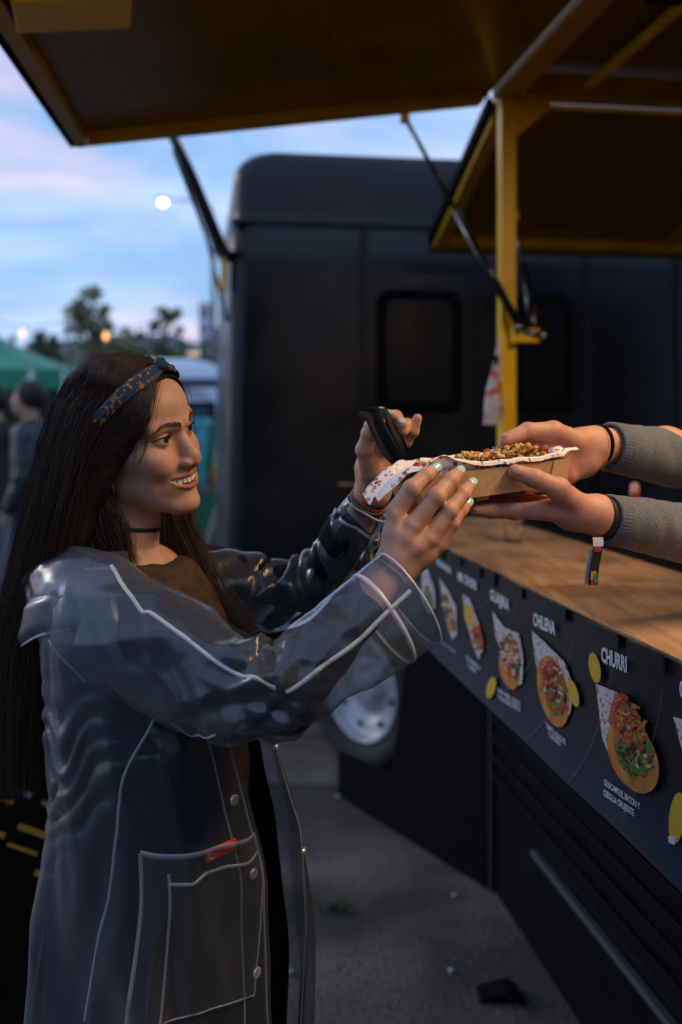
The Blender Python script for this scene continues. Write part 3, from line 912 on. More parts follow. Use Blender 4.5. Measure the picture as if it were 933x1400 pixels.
# ------------------------------------------------------------------ black truck parked across the end of the stall
tb = mat('truck_black', (0.008, 0.011, 0.017), rough=0.34, spec=0.36, var=0.2, vscale=2.5, rvar=0.10, bump=0.04, bscale=6, bdist=0.01)
truck = thing('truck', 'matt black box truck with rounded roof parked behind the food stall', 'truck', (1.2, 5.5, 0))
TO = np.array([-0.512, 4.40, 0.0]); TX = norm([1.0, 0.149, 0]); TY = np.array([-TX[1], TX[0], 0])
def TP(x, y, z):
    return TO + TX * x + TY * y + np.array([0, 0, z])
TRm = np.stack([TX, TY, [0, 0, 1.0]], 1)
TL, TW, TZ0, TZ1 = 4.4, 2.1, 0.55, 2.735
# body as a lofted section: rounded at the left corner and the roof
nz_, na = 34, 60
zb = np.concatenate([np.linspace(TZ0, 2.40, 12), np.linspace(2.41, TZ1 - .14, 5), TZ1 - .14 + .14 * np.sin(np.linspace(0.12, np.pi / 2, 17))])
G = []
for z in zb:
    e = 0.14 - math.sqrt(max(0, .14 ** 2 - max(0, z - (TZ1 - .14)) ** 2)) if z > TZ1 - .14 else 0.0
    e += 0.016 if z > 2.405 else 0.0
    e += 0.045 * max(0, (z - 0.9) / 1.8) * 0.6
    r_ = 0.10
    x0, x1, y0, y1 = e * 1.0, TL - e, e * 0.5, TW - e
    pts = []
    for cx_, cy_, a0 in ((x0 + r_, y0 + r_, 180), (x1 - r_, y0 + r_, 270), (x1 - r_, y1 - r_, 0), (x0 + r_, y1 - r_, 90)):
        for a in np.linspace(a0, a0 + 90, na // 4):
            pts.append(TP(cx_ + r_ * math.cos(R(a)), cy_ + r_ * math.sin(R(a)), z))
    G.append(pts)
G = np.array(G)
fcs = grid_faces(len(zb), G.shape[1], True).tolist()
fcs.append([(len(zb) - 1) * G.shape[1] + j for j in range(G.shape[1])]); fcs.append(list(range(G.shape[1]))[::-1])
bodyT = obj('body', G.reshape(-1, 3), fcs, tb, truck, True)
bodyT.data.polygons[len(bodyT.data.polygons) - 1].use_smooth = False
def face_y(z):
    return 0.5 * (0.016 if z > 2.405 else 0.0) + 0.5 * 0.045 * max(0, (z - 0.9) / 1.8) * 0.6
def panel_pt(px, py, proud=0.0):
    """photo pixel on the truck's side"""
    d = P(px, py, 1.0) - camp; o = TP(0, -proud, 0)
    k_ = ((o - camp) @ TY) / (d @ TY)
    w = camp + d * k_
    return (w - TO) @ TX, w[2]
seam_t = mat('truck_seam', (0.004, 0.004, 0.005), rough=0.6)
def tbar(name, x0, x1, z0, z1, proud, m_, parent=truck, depth=0.02, bev=0.003):
    y = face_y((z0 + z1) / 2) - proud
    v, f = box_vf((abs(x1 - x0), depth, abs(z1 - z0)), bev)
    return obj(name, v @ TRm.T + TP((x0 + x1) / 2, y + depth / 2, (z0 + z1) / 2), f, m_, parent)
tbar('roof_gutter', 0.03, TL - .1, 2.392, 2.412, 0.010, seam_t, truck, 0.05)
for px in (495, 652, 800, 925):
    x, _ = panel_pt(px, 500)
    for dx in (-0.012, 0.012):
        pass
    tbar('panel_joint', x - 0.006, x + 0.006, 0.58, 2.385, 0.004, seam_t, truck, 0.04, 0.002)
    tbar('panel_flange', x + 0.010, x + 0.032, 0.58, 2.385, 0.005, tb, truck, 0.04, 0.002)
def rrect(x0, x1, z0, z1, r_, n=8):
    p = []
    for cx_, cz_, a0 in ((x1 - r_, z1 - r_, 0), (x0 + r_, z1 - r_, 90), (x0 + r_, z0 + r_, 180), (x1 - r_, z0 + r_, 270)):
        for a in np.linspace(a0, a0 + 90, n):
            p.append((cx_ + r_ * math.cos(R(a)), cz_ + r_ * math.sin(R(a))))
    return np.array(p)
glass_t = mat('truck_blind_window', (0.007, 0.008, 0.011), rough=0.34, spec=.3, var=0.3, vscale=4, rvar=0.08)
for a, b_ in (((514, 394), (633, 565)), ((700, 400), (786, 566))):
    x0, z1 = panel_pt(*a); x1, z0 = panel_pt(*b_)
    fy = face_y((z0 + z1) / 2)
    rings = [(0.0, 0.004), (0.006, -0.012), (0.030, -0.012), (0.036, 0.0), (0.048, -0.002)]
    vv = []
    for ins, y in rings:
        for (x, z) in rrect(x0 + ins, x1 - ins, z0 + ins, z1 - ins, 0.075 - ins * 0.6):
            vv.append(TP(x, fy - 0.004 + y, z))
    n = 32
    win = obj('window_frame', np.array(vv), grid_faces(5, n, True), mat('window_rubber', (0.006, 0.006, 0.007), rough=0.85, spec=.03), truck, True)
    pv = np.array([TP(x, fy - 0.0045, z) for x, z in rrect(x0 + .046, x1 - .046, z0 + .046, z1 - .046, 0.05)])
    obj('window_panel', pv, [list(range(n))], glass_t, win)
tbar('side_handle', *sorted((panel_pt(462, 664)[0], panel_pt(485, 664)[0])), panel_pt(462, 667)[1], panel_pt(462, 661)[1], 0.02, steel, truck, 0.02)
# underbody and wheels
v, f = box_vf((TL - .3, TW - .25, 0.30), 0.02)
obj('underbody', v @ TRm.T + TP(TL / 2 + .1, TW / 2 + .1, 0.42), f, rub, truck)
tyre_m = mat('tyre', (0.016, 0.017, 0.020), rough=0.75, bump=0.3, bscale=90)
rim_m = mat('wheel_rim', (0.46, 0.49, 0.53), rough=0.38, metal=0.25, var=0.2, vscale=14)
def wheel(c, yaw, parent, r_=0.355, w=0.21):
    """axis along local x; outer face towards -x"""
    Rw = rotz(yaw)
    prof = [(-.30, .66), (-.42, .74), (-.50, .86), (-.44, .96), (-.30, 1.0), (.30, 1.0), (.44, .96), (.50, .86), (.40, .66)]
    def rev(pr, n=48):
        a = np.linspace(0, 2 * np.pi, n, endpoint=False)
        q = np.array([[(x * w, rr_ * r_ * math.cos(t), rr_ * r_ * math.sin(t)) for t in a] for x, rr_ in pr]).reshape(-1, 3)
        return q @ Rw.T + c, grid_faces(len(pr), n, True)
    ty = obj('wheel', *rev(prof), tyre_m, parent, True)
    rimp = [(-.36, .665), (-.40, .64), (-.36, .62), (-.22, .60), (-.16, .56), (-.20, .46), (-.10, .40), (-.04, .34), (-.10, .26), (-.26, .22), (-.30, .15), (-.31, .0001)]
    rm = obj('rim', *rev(rimp), rim_m, ty, True)
    for i in range(8):
        a = i * 2 * math.pi / 8 + .2
        v, f = tube_vf([(-.235 * w, 0, 0), (-.10 * w, 0, 0)], [0.013, 0.013], 10)
        v = v + np.array([0, 0.48 * r_ * math.cos(a), 0.48 * r_ * math.sin(a)])
        obj('vent_hole', v @ Rw.T + c, f, rub, ty)
wc = P(510, 0, 4.37); wc[2] = 0.355
wheel(wc, R(40), truck)
wheel(TP(3.6, 0.15, 0.355), R(90) + math.atan2(.149, 1), truck)
wheel(TP(3.6, TW - .15, 0.355), R(-90) + math.atan2(.149, 1), truck)
wheel(TP(0.7, TW - .15, 0.355), R(-90) + math.atan2(.149, 1), truck)
# prop arm standing out from the truck's front corner
arm = thing('awning_arm', 'slim dark awning arm rising from the black truck corner past the serving flap', 'awning arm', tuple(P(309, 352, 4.5)))
def bar4(pts, r2):
    return tube_vf(pts, r2, 4)
v, f = tube_vf([P(232, 176, 3.35), P(262, 240, 3.75), P(300, 335, 4.38), P(309, 352, 4.5)], np.array([(.012, .03), (.02, .03), (.032, .03), (.034, .03)]), 8, up=(1, 0, 0))
obj('arm_bar', v, f, mat('arm_dark', (0.03, 0.035, 0.045), rough=0.3, coat=0.3), arm)
v, f = tube_vf([P(238, 205, 3.52), P(283, 325, 4.42), P(311, 440, 4.5)], [.008, .008, .008], 8)
obj('arm_cable', v, f, mat('arm_cable', (0.30, 0.33, 0.38), rough=0.3, metal=0.6), arm, True)
v, f = box_vf((0.022, 0.05, 0.17), 0.004)
obj('arm_foot', v + P(306, 372, 4.46), f, yel, arm)

# ------------------------------------------------------------------ the market behind
def leaf_cloud(centers, radii, n, size, g):
    """many small leaf quads spread through clumps"""
    idx = g.integers(0, len(centers), n)
    u = g.normal(0, 1, (n, 3)); u /= np.linalg.norm(u, axis=1)[:, None]
    p = centers[idx] + u * (radii[idx] * g.random(n) ** 0.45)[:, None]
    a = g.normal(0, 1, (n, 3)); a /= np.linalg.norm(a, axis=1)[:, None]
    b = np.cross(a, g.normal(0, 1, (n, 3))); b /= np.linalg.norm(b, axis=1)[:, None]
    s = size * (0.6 + 0.8 * g.random(n))[:, None]
    v = np.stack([p - a * s - b * s * .5, p + a * s - b * s * .5, p + a * s * .8 + b * s * .5, p - a * s * .8 + b * s * .5], 1).reshape(-1, 3)
    return v, np.arange(4 * n).reshape(-1, 4)
bark = mat('bark', (0.06, 0.05, 0.04), rough=0.9)
def leaf_mat(name, c):
    m = bpy.data.materials.new(name); m.use_nodes = True
    nt = m.node_tree; nt.nodes.clear()
    o = nd(nt, 'ShaderNodeOutputMaterial'); d = nd(nt, 'ShaderNodeBsdfDiffuse'); t = nd(nt, 'ShaderNodeBsdfTranslucent'); x = nd(nt, 'ShaderNodeMixShader')
    tcn = nd(nt, 'ShaderNodeTexCoord'); nz = nd(nt, 'ShaderNodeTexNoise'); nz.inputs['Scale'].default_value = 1.3
    r = nd(nt, 'ShaderNodeValToRGB'); r.color_ramp.elements[0].position = .35; r.color_ramp.elements[1].position = .65
    r.color_ramp.elements[0].color = (*[k * .6 for k in c], 1); r.color_ramp.elements[1].color = (*[k * 1.3 for k in c], 1)
    nt.links.new(tcn.outputs['Object'], nz.inputs['Vector']); nt.links.new(nz.outputs['Fac'], r.inputs[0])
    for q in (d, t):
        nt.links.new(r.outputs[0], q.inputs['Color'])
    x.inputs[0].default_value = .5
    nt.links.new(d.outputs[0], x.inputs[1]); nt.links.new(t.outputs[0], x.inputs[2]); nt.links.new(x.outputs[0], o.inputs['Surface'])
    return m
leaf_ms = [leaf_mat('leaf_mid', (.24, .28, .13)), leaf_mat('leaf_pale', (.32, .34, .18)), leaf_mat('leaf_dark', (.16, .20, .12))]
def tree(px, Y, top_py, w_px, seed, label, m_i, dens=1.0, bottom=0.38):
    g = np.random.default_rng(seed)
    base = P(px, 580, Y); base[2] = 0
    H = CAMH + (580 - top_py) / FPX * Y
    W = w_px / FPX * Y / 2
    t = thing('tree', label, 'tree', tuple(base), 'trees beyond the market')
    mb = MB()
    mb.tube(spline([base, base + [g.normal(0, .1), 0, H * .35], base + [g.normal(0, .25), 0, H * .8]], 8), np.linspace(H * .022, H * .006, 8), 8)
    cs_, rs = [], []
    for i in range(int(46 * dens)):
        z = H * (bottom + (0.97 - bottom) * g.random()); k_ = 1 - abs((z / H - bottom) / (1 - bottom) - .42) * 1.25
        a = g.random() * 2 * np.pi; r_ = W * max(.15, k_) * (0.35 + .65 * g.random())
        c = base + np.array([math.cos(a) * r_, math.sin(a) * r_ * .8, z])
        cs_.append(c); rs.append(W * (0.08 + .11 * g.random()))
        s0 = base + [0, 0, max(H * .28, z - r_ * .9)]
        mb.tube(spline([s0, (s0 + c) / 2 + [0, 0, .1], c], 5), np.linspace(H * .007, H * .002, 5), 5)
    mb.build('trunk', bark, t, True)
    v, f = leaf_cloud(np.array(cs_), np.array(rs), int(3400 * dens), H * .0105, g)
    obj('crown', v, f, leaf_ms[m_i], t)
tree(128, 26, 388, 130, 1, 'tall airy tree with thin branches behind the silver caravan', 1, 1.3)
tree(230, 27, 414, 84, 2, 'rounded green tree beside the pale tower', 0, 1.2, .3)
tree(178, 30, 430, 80, 3, 'lower bushy tree between the airy tree and the rounded tree', 0, 1.2, .25)
tree(62, 32, 452, 90, 4, 'dark bushy tree behind the green market tent', 2, 1.3, .2)
tree(10, 30, 455, 80, 5, 'dark low tree over the ridge of the green tent', 2, 1.3, .2)
tree(298, 34, 448, 50, 6, 'dark tree half hidden by the black truck', 2, 1.2, .2)
tree(-60, 28, 430, 90, 7, 'broad tree far beyond the green tent', 0, 1.3, .25)
# hedge line far behind
gb = np.random.default_rng(12)
hc = np.array([P(x, 0, 38) * [1, 1, 0] + [0, gb.random() * 3, .8 + 3.4 * gb.random()] for x in np.arange(-250, 330, 4)])
v, f = leaf_cloud(hc, np.full(len(hc), .75), 16000, .12, gb)
hd = tag(obj('hedge', v, f, leaf_ms[2]), 'long dark hedge running behind the market stalls', 'hedge')
hd['kind'] = 'stuff'
# pale tower and low buildings
bt = mat('tower_white', (0.55, 0.58, 0.62), rough=.7); bw = mat('tower_window', (0.05, 0.07, 0.10), rough=.2); bb = mat('blue_grey_wall', (0.16, 0.22, 0.30), rough=.6)
def building(px0, px1, Y, top_py, label, m_, cols, rows):
    a = P(px0, 580, Y); b_ = P(px1, 580, Y); H = CAMH + (580 - top_py) / FPX * Y
    w = b_[0] - a[0]
    t = thing('building', label, 'building', ((a[0] + b_[0]) / 2, Y, 0), 'buildings on the skyline')
    v, f = box_vf((w, w * .8 + 3, H), .05)
    obj('wall', v + [(a[0] + b_[0]) / 2, Y + (w * .8 + 3) / 2, H / 2], f, m_, t)
    v, f = box_vf((w * 1.04, w * .8 + 3.2, .3), .03)
    obj('roof', v + [(a[0] + b_[0]) / 2, Y + (w * .8 + 3) / 2, H + .16], f, bb, t)
    for i in range(cols):
        for j in range(rows):
            v, f = box_vf((w / cols * .55, .12, H / rows * .45), .02)
            obj('window', v + [a[0] + w * (i + .5) / cols, Y - .03, H * (j + .55) / rows], f, bw, t)
building(272, 287, 120, 418, 'narrow white tower on the skyline between trees', bt, 2, 8)
building(289, 330, 110, 450, 'blue grey block on the skyline beside the white tower', bb, 4, 5)
building(40, 128, 90, 470, 'low pale building behind the green tent', mat('wall_sand', (0.34, 0.31, 0.28), rough=.8), 7, 3)
building(130, 240, 100, 462, 'long low building behind the silver caravan', mat('wall_grey', (0.26, 0.30, 0.33), rough=.8), 9, 3)
# street lamp
sl_ = P(223, 277, 20)
stl = thing('street_lamp', 'lit street lamp on a tall pole under the pink clouds', 'street lamp', (P(292, 0, 20)[0], 20, 0))
pole = mat('pole_grey', (0.14, 0.15, 0.17), rough=.5)
px_ = P(292, 0, 20)[0]
obj('pole', *tube_vf([(px_, 20, 0), (px_, 20, sl_[2] - .3)], [.07, .045], 10), pole, stl, True)
obj('arm', *tube_vf(spline([(px_, 20, sl_[2] - .3), (px_ - .15, 20, sl_[2] - .02), (sl_[0] + .1, 20, sl_[2] + .06)], 10), np.linspace(.03, .014, 10), 8), pole, stl, True)
v, f = box_vf((.26, .14, .05), .02)
obj('lamp_head', v + sl_ + [0, 0, .08], f, pole, stl)
v, f = surface_nets(lambda p: s_ell(p, (0, 0, 0), (.075, .075, .05)), (-.16,) * 3, (.16,) * 3, .02)
obj('bulb', v + sl_, f, mat('street_bulb', (1, 1, 1), emit=(1.0, .96, .9), estr=16.0), stl, True)
# festoon bulbs
def festoon(pxs, py, Y, label):
    t = thing('festoon_lights', label, 'string lights', tuple(P(pxs[0], py, Y)))
    x0 = P(pxs[0] - 40, py - 18, Y); x1 = P(pxs[-1] + 60, py - 20, Y)
    pts = np.array([x0 + (x1 - x0) * s - [0, 0, .10 * math.sin(math.pi * s)] for s in np.linspace(0, 1, 16)])
    obj('wire', *tube_vf(pts, .008, 5), rub, t)
    for p_ in (x0, x1):
        obj('pole', *tube_vf([p_ * [1, 1, 0], p_ + [0, 0, .02]], .02, 8), pole, t, True)
    for px in pxs:
        c = P(px, py, Y)
        v, f = surface_nets(lambda p: smin(s_sph(p, (0, 0, 0), .038), s_cone(p, (0, 0, .02), (0, 0, .07), .022, .018), .02), (-.08,) * 3, (.08, .08, .1), .012)
        obj('bulb', v + c, f, mat('warm_bulb', (1, .8, .5), emit=(1.0, .42, .12), estr=2.6), t, True)
festoon([145], 461, 15, 'single orange bulb on a wire behind the silver caravan')
festoon([31], 457, 16, 'single orange bulb on a wire above the green tent')
# green gazebo tent
tent_m = mat('tent_green', (0.010, 0.20, 0.105), rough=.6, var=.15, vscale=2)
tY = 12.0
ex = P(86, 0, tY)[0]; W_ = 3.0
tent = thing('market_tent', 'green market gazebo with sloping roof and printed emblem', 'tent', (ex - W_ / 2, tY + W_ / 2, 0))
zE, zR = CAMH + (580 - 505) / FPX * tY, CAMH + (580 - 448) / FPX * tY
apex = np.array([ex - W_ * .62, tY + W_ / 2, zR + .35])
cr_ = [np.array(q) for q in ((ex - W_, tY, zE), (ex, tY, zE), (ex, tY + W_, zE), (ex - W_, tY + W_, zE))]
def sag(a, b_, c, n=8):
    V_, F_ = [], []
    for i in range(n + 1):
        for j in range(n + 1):
            u, w = i / n, j / n
            p_ = (a * (1 - w) + b_ * w) * (1 - u) + c * u
            p_ = p_ - [0, 0, .12 * math.sin(math.pi * u)]
            V_.append(p_)
    return np.array(V_), grid_faces(n + 1, n + 1)
for i in range(4):
    obj('roof_panel', *sag(cr_[i], cr_[(i + 1) % 4], apex), tent_m, tent, True)
    a, b_ = cr_[i], cr_[(i + 1) % 4]
    q = np.array([a, b_, b_ - [0, 0, .24], a - [0, 0, .24]]); nn_ = norm(np.cross(b_ - a, [0, 0, 1])) * .012
    obj('valance', np.concatenate([q + nn_, q + nn_ * 2]), [[0, 1, 2, 3], [7, 6, 5, 4], [0, 4, 5, 1], [1, 5, 6, 2], [2, 6, 7, 3], [3, 7, 4, 0]], tent_m, tent)
    obj('leg', *tube_vf([a * [1, 1, 0], a - [0, 0, .02]], .022, 8), bt, tent, True)
ec = P(43, 0, tY)[0]
em = [(-.10, .0), (.12, 0), (.10, .06), (.04, .07), (.05, .16), (.0, .20), (-.03, .12), (-.06, .06)]
zs = zE - .20
obj('emblem', np.array([(ec + x, tY - .04, zs + z) for x, z in em] + [(ec + x, tY - .03, zs + z) for x, z in em]), [list(range(8)), list(range(15, 7, -1))] + [[i, (i + 1) % 8, 8 + (i + 1) % 8, 8 + i] for i in range(8)], mat('emblem_white', (.6, .66, .62), rough=.6), tent)
# silver caravan with a rounded roof
car = thing('caravan', 'silver caravan with a rounded roof standing across the market', 'caravan', (P(200, 0, 10)[0], 10.5, 0))
cv_m = mat('caravan_silver', (0.46, 0.52, 0.60), rough=.35, metal=.35, var=.1, vscale=2)
xa, xb = P(72, 0, 9.6)[0], P(330, 0, 9.6)[0]
zt = CAMH + (580 - 484) / FPX * 9.6
def cv_fn(p):
    q = np.abs(p - np.array([(xa + xb) / 2, 10.6, (zt + .45) / 2])) - np.array([(xb - xa) / 2 - .62, .95 - .62, (zt - .45) / 2 - .62])
    return np.sqrt((np.maximum(q, 0) ** 2).sum(1)) + np.minimum(q.max(1), 0) - .62
v, f = surface_nets(cv_fn, (xa - .1, 9.5, .3), (xb + .1, 11.7, zt + .1), .07)
obj('body', relax(v, f, 1), f, cv_m, car, True)
for x0, x1, z0, z1 in ((xa + .3, xa + .9, 1.25, 1.75), (xb - .85, xb - .25, 1.25, 1.72)):
    v, f = box_vf((x1 - x0, .06, z1 - z0), .03)
    w_o = obj('window', v + [(x0 + x1) / 2, 9.645, (z0 + z1) / 2], f, rub, car)
    v, f = box_vf((x1 - x0 - .1, .02, z1 - z0 - .1), .01)
    obj('pane', v + [(x0 + x1) / 2, 9.608, (z0 + z1) / 2], f, bw, w_o)
v, f = box_vf((xb - xa - .3, .05, .09), .02)
obj('trim', v + [(xa + xb) / 2, 9.64, 1.90], f, mat('caravan_dark', (.05, .06, .09), rough=.4), car)
v, f = box_vf((.12, .04, .05), .01)
obj('roof_light', v + [P(262, 0, 9.6)[0], 9.75, zt + .01], f, mat('warm_marker', (1, .6, .3), emit=(1.0, .62, .42), estr=0.35), car)
for x in (xa + .6, xb - .6):
    ty_c = np.array([x, 9.75, .31]); wheel(ty_c, R(90), car, .31, .18)
# green produce table with crates in front of the caravan
tx0, tx1 = P(240, 0, 8.0)[0], P(335, 0, 8.0)[0]
tbl = thing('market_table', 'market table under a green cloth in front of the caravan', 'table', ((tx0 + tx1) / 2, 8.3, 0))
zt_ = CAMH - (668 - 580) / FPX * 8.0
v, f = box_vf((tx1 - tx0, .6, .03), .005); obj('top', v + [(tx0 + tx1) / 2, 8.3, zt_ - .015], f, mat('table_wood', (.22, .11, .08), rough=.6), tbl)
nC = 40; xg = np.linspace(tx0, tx1, nC); zg_ = np.linspace(.03, zt_ - .03, 8)
XG, ZG = np.meshgrid(xg, zg_, indexing='ij')
yo = 7.985 - .03 * np.abs(np.sin(XG * 14)) * (1 - ZG / zt_)
vv = np.stack([XG, yo, ZG], -1).reshape(-1, 3)
obj('cloth', np.concatenate([vv, vv + [0, .01, 0]]), np.concatenate([grid_faces(nC, 8)[:, ::-1], grid_faces(nC, 8) + nC * 8]), mat('cloth_green', (.020, .17, .10), rough=.8), tbl, True)
for x in (tx0 + .05, tx1 - .05):
    for y in (8.08, 8.52):
        obj('leg', *tube_vf([(x, y, 0), (x, y, zt_ - .03)], .018, 8), pole, tbl, True)
def crate(c, s, col, label, nm='crate'):
    t = thing(nm, label, 'crate', tuple(c), 'crates on the green table')
    m_ = mat('crate_%d' % int(col[1] * 1000), col, rough=.5, var=.65, vscale=9)
    for dx, dy, sx, sy in ((0, -s[1] / 2, s[0], .012), (0, s[1] / 2, s[0], .012), (-s[0] / 2, 0, .012, s[1] - .014), (s[0] / 2, 0, .012, s[1] - .014)):
        v, f = box_vf((sx, sy, s[2]), .003); obj('side', v + c + [dx, dy, s[2] / 2], f, m_, t)
    v, f = box_vf((s[0] - .03, s[1] - .03, .01), .002); obj('base', v + c + [0, 0, .006], f, m_, t)
cx1 = P(268, 0, 8.2)[0]; cx2 = P(292, 0, 8.2)[0]
crate(np.array([cx1, 8.25, zt_ + .002]), (.20, .30, .30), (.06, .34, .33), 'teal plastic crate standing on the green table')
crate(np.array([cx1 + .01, 8.25, zt_ + .306]), (.19, .28, .26), (.10, .40, .46), 'light blue crate on top of the teal crate')
crate(np.array([cx2 + .03, 8.3, zt_ + .002]), (.14, .28, .16), (.40, .06, .05), 'red crate on the green table beside the truck')
crate(np.array([cx2 + .03, 8.3, zt_ + .166]), (.13, .26, .34), (.05, .27, .20), 'green crate stacked on the red crate')
bt_ = thing('bottle', 'yellow bottle standing on the green market table', 'bottle', tuple(P(297, 0, 8.1) * [1, 1, 0] + [0, 0, zt_]))
prof = [(0, .03), (.14, .03), (.17, .022), (.20, .012), (.25, .012)]
obj('bottle_body', *tube_vf([bt_.location + Vector((0, -.05, .002 + z * 1.25)) for z, _ in prof], [r_ for _, r_ in prof], 12), mat('yellow_glass', (.62, .36, .05), rough=.2), bt_, True)
obj('bottle_cap', *tube_vf([bt_.location + Vector((0, -.05, .316)), bt_.location + Vector((0, -.05, .345))], .015, 10), bt, bt_, True)
# leaning pole in front of the cloth, its foot on the ground
pa_, pb_ = P(309, 655, 7.9), P(283, 746, 7.75)
pb_ = pa_ + (pb_ - pa_) * (pa_[2] / (pa_[2] - pb_[2]))
obj_l = obj('wooden_pole', *tube_vf([pb_, pa_], .022, 8), mat('pole_wood', (.24, .20, .17), rough=.7), None, True)
tag(obj_l, 'bare wooden pole leaning against the green table cloth', 'pole')
# passers-by
def passer(px, Y, top_py, yaw, label, jacket, trous, seed, hair=(0.012, .010, .009), skin=(.48, .28, .2)):
    H = CAMH + (580 - top_py) / FPX * Y
    k_ = H / 1.75
    base = P(px, 0, Y) * [1, 1, 0]
    t = thing('person', label, 'person', tuple(base), 'people walking through the market')
    Rm = rotz(yaw)
    W_ = lambda *p: base + (np.array(p) * k_) @ Rm.T
    def loc(p):
        return (p - base) @ Rm / k_
    def bodyf(p):
        q = loc(p); a = q.copy(); a[:, 1] = np.abs(a[:, 1])
        d = s_ell(q, (.01, 0, 1.64), (.095, .075, .115))
        d = smin(d, s_cone(q, (.06, 0, 1.60), (.07, 0, 1.56), .035, .035), .03)
        d = smin(d, s_cone(q, (.095, 0, 1.655), (.115, 0, 1.625), .010, .016), .02)
        d = smin(d, s_cone(q, (-.01, 0, 1.56), (-.02, 0, 1.42), .052, .06), .03)
        d = smin(d, s_cone(a, (-.01, .06, 1.36), (0, .06, 1.0), .09, .08), .06)
        d = smin(d, s_cone(a, (-.01, .17, 1.40), (-.03, .23, 1.12), .048, .038), .04)
        d = smin(d, s_cone(a, (-.03, .23, 1.12), (.08, .22, .90), .036, .026), .02)
        d = smin(d, s_ell(a, (.10, .22, .84), (.03, .02, .055)), .02)
        d = smin(d, s_cone(a, (0, .09, .92), (.02, .10, .5), .085, .055), .04)
        d = smin(d, s_cone(a, (.02, .10, .5), (-.02, .10, .08), .052, .036), .03)
        d = smin(d, s_ell(a, (.05, .10, .04), (.12, .045, .04)), .02)
        return d * k_
    lo_, hi_ = base - [.5, .5, .02], base + [.5, .5, H + .08]
    v, f = surface_nets(bodyf, lo_, hi_, .022)
    o = obj('body', relax(v, f, 1), f, mat('skin_flat_%d' % seed, skin, rough=.5), t, True)
    def jf(p):
        q = loc(p); a = q.copy(); a[:, 1] = np.abs(a[:, 1])
        d = s_cone(a, (-.01, .07, 1.38), (0, .07, .92), .11, .115)
        d = smin(d, s_cone(a, (-.01, .17, 1.40), (-.03, .24, 1.12), .068, .06), .05)
        d = smin(d, s_cone(a, (-.03, .24, 1.12), (.07, .22, .91), .058, .048), .03)
        d = smin(d, s_cone(q, (-.05, 0, 1.44), (-.02, 0, 1.40), .085, .10), .05)
        d = np.maximum(np.maximum(d, .84 - q[:, 2]), q[:, 2] - 1.50)
        return (d + .010 * vnoise(q * np.array([14, 14, 26]))) * k_
    v, f = surface_nets(jf, lo_, hi_, .02)
    obj('jacket', relax(v, f, 1), f, jacket, t, True)
    def tf_(p):
        q = loc(p); a = q.copy(); a[:, 1] = np.abs(a[:, 1])
        d = smin(s_cone(a, (0, .085, .93), (.02, .10, .5), .105, .075), s_cone(a, (.02, .10, .5), (-.02, .10, .09), .072, .062), .03)
        return np.maximum(np.maximum(d, q[:, 2] - .98), .05 - q[:, 2]) * k_
    v, f = surface_nets(tf_, lo_, hi_, .022)
    obj('trousers', relax(v, f, 1), f, trous, t, True)
    def hf_(p):
        q = loc(p)
        d = s_ell(q, (-.012, 0, 1.665), (.110, .092, .112))
        cut = np.maximum(q[:, 0] - .035, 1.68 - q[:, 2] - .9 * np.clip(-q[:, 0], 0, 1) * .8) 
        return np.maximum(d, q[:, 0] - .062 + (1.66 - q[:, 2]) * .5) * k_
    v, f = surface_nets(hf_, W_(0, 0, 1.5) - .25 * k_, W_(0, 0, 1.7) + .25 * k_, .014)
    obj('hair', relax(v, f, 1), f, mat('hair_%d' % seed, hair, rough=.6), t, True)
jk1 = mat('puffer_navy', (.020, .030, .045), rough=.5, var=.3, vscale=12); jk2 = mat('coat_black', (.012, .013, .016), rough=.7)
passer(40, 6.9, 524, R(182), 'person in a dark navy jacket looking away under the green tent', jk1, mat('jeans_dark', (.03, .05, .09), rough=.8), 1)
passer(-8, 7.6, 530, R(160), 'person in a plain black coat beside the one in the navy jacket', jk2, mat('jeans_pale', (.30, .33, .38), rough=.8), 2)

# added truck behind the camera, unseen, to block light on the camera-facing sides
blocker = thing('truck', 'added unseen dark grey truck behind the camera, blocking low sky light', 'truck', (-1.2, -4.6, 0))
dk = mat('blocker_grey', (.022, .024, .028), rough=.45)
v, f = box_vf((8.5, 2.2, 2.75), .12); obj('body', v + np.array([-1.2, -4.6, 1.95]), f, dk, blocker)
for x in (-4.0, -2.4, -.8, .8):
    v, f = box_vf((1.0, .05, .6), .02); w_o = obj('window_frame', v + np.array([x, -3.50, 2.2]), f, rub, blocker)
    v, f = box_vf((.88, .02, .48), .01); obj('window_panel', v + np.array([x, -3.468, 2.2]), f, bw, w_o)
for x in (-4.4, 1.8):
    for y in (-3.62, -5.55):
        wheel(np.array([x, y, .42]), R(-90) if y > -4 else R(90), blocker, .42, .24)
# dark board with printed slips standing behind the customer
bd = thing('notice_board', 'black standing board with blue and yellow printed slips behind the customer', 'sign board', tuple(P(40, 0, 2.6) * [1, 1, 0]))
bc = P(10, 0, 2.30) * [1, 1, 0]
bdir = norm([0.93, 0.36, 0]); bn = np.array([bdir[1], -bdir[0], 0])
Rbd = np.stack([bdir, bn, [0, 0, 1]], 1)
v, f = box_vf((0.62, 0.05, 1.02), .008)
obj('panel', v @ Rbd.T + bc + [0, 0, .545], f, blk, bd)
for s in (-1, 1):
    v, f = box_vf((.05, .30, .06), .006); obj('foot', v @ Rbd.T + bc + bdir * .24 * s + [0, 0, .03], f, blk, bd)
gs = np.random.default_rng(31)
cols = [mat('slip_blue', (.10, .17, .34), rough=.5), mat('slip_yellow', (.26, .18, .04), rough=.5), mat('slip_white', (.40, .42, .48), rough=.5), mat('slip_red', (.30, .05, .05), rough=.5)]
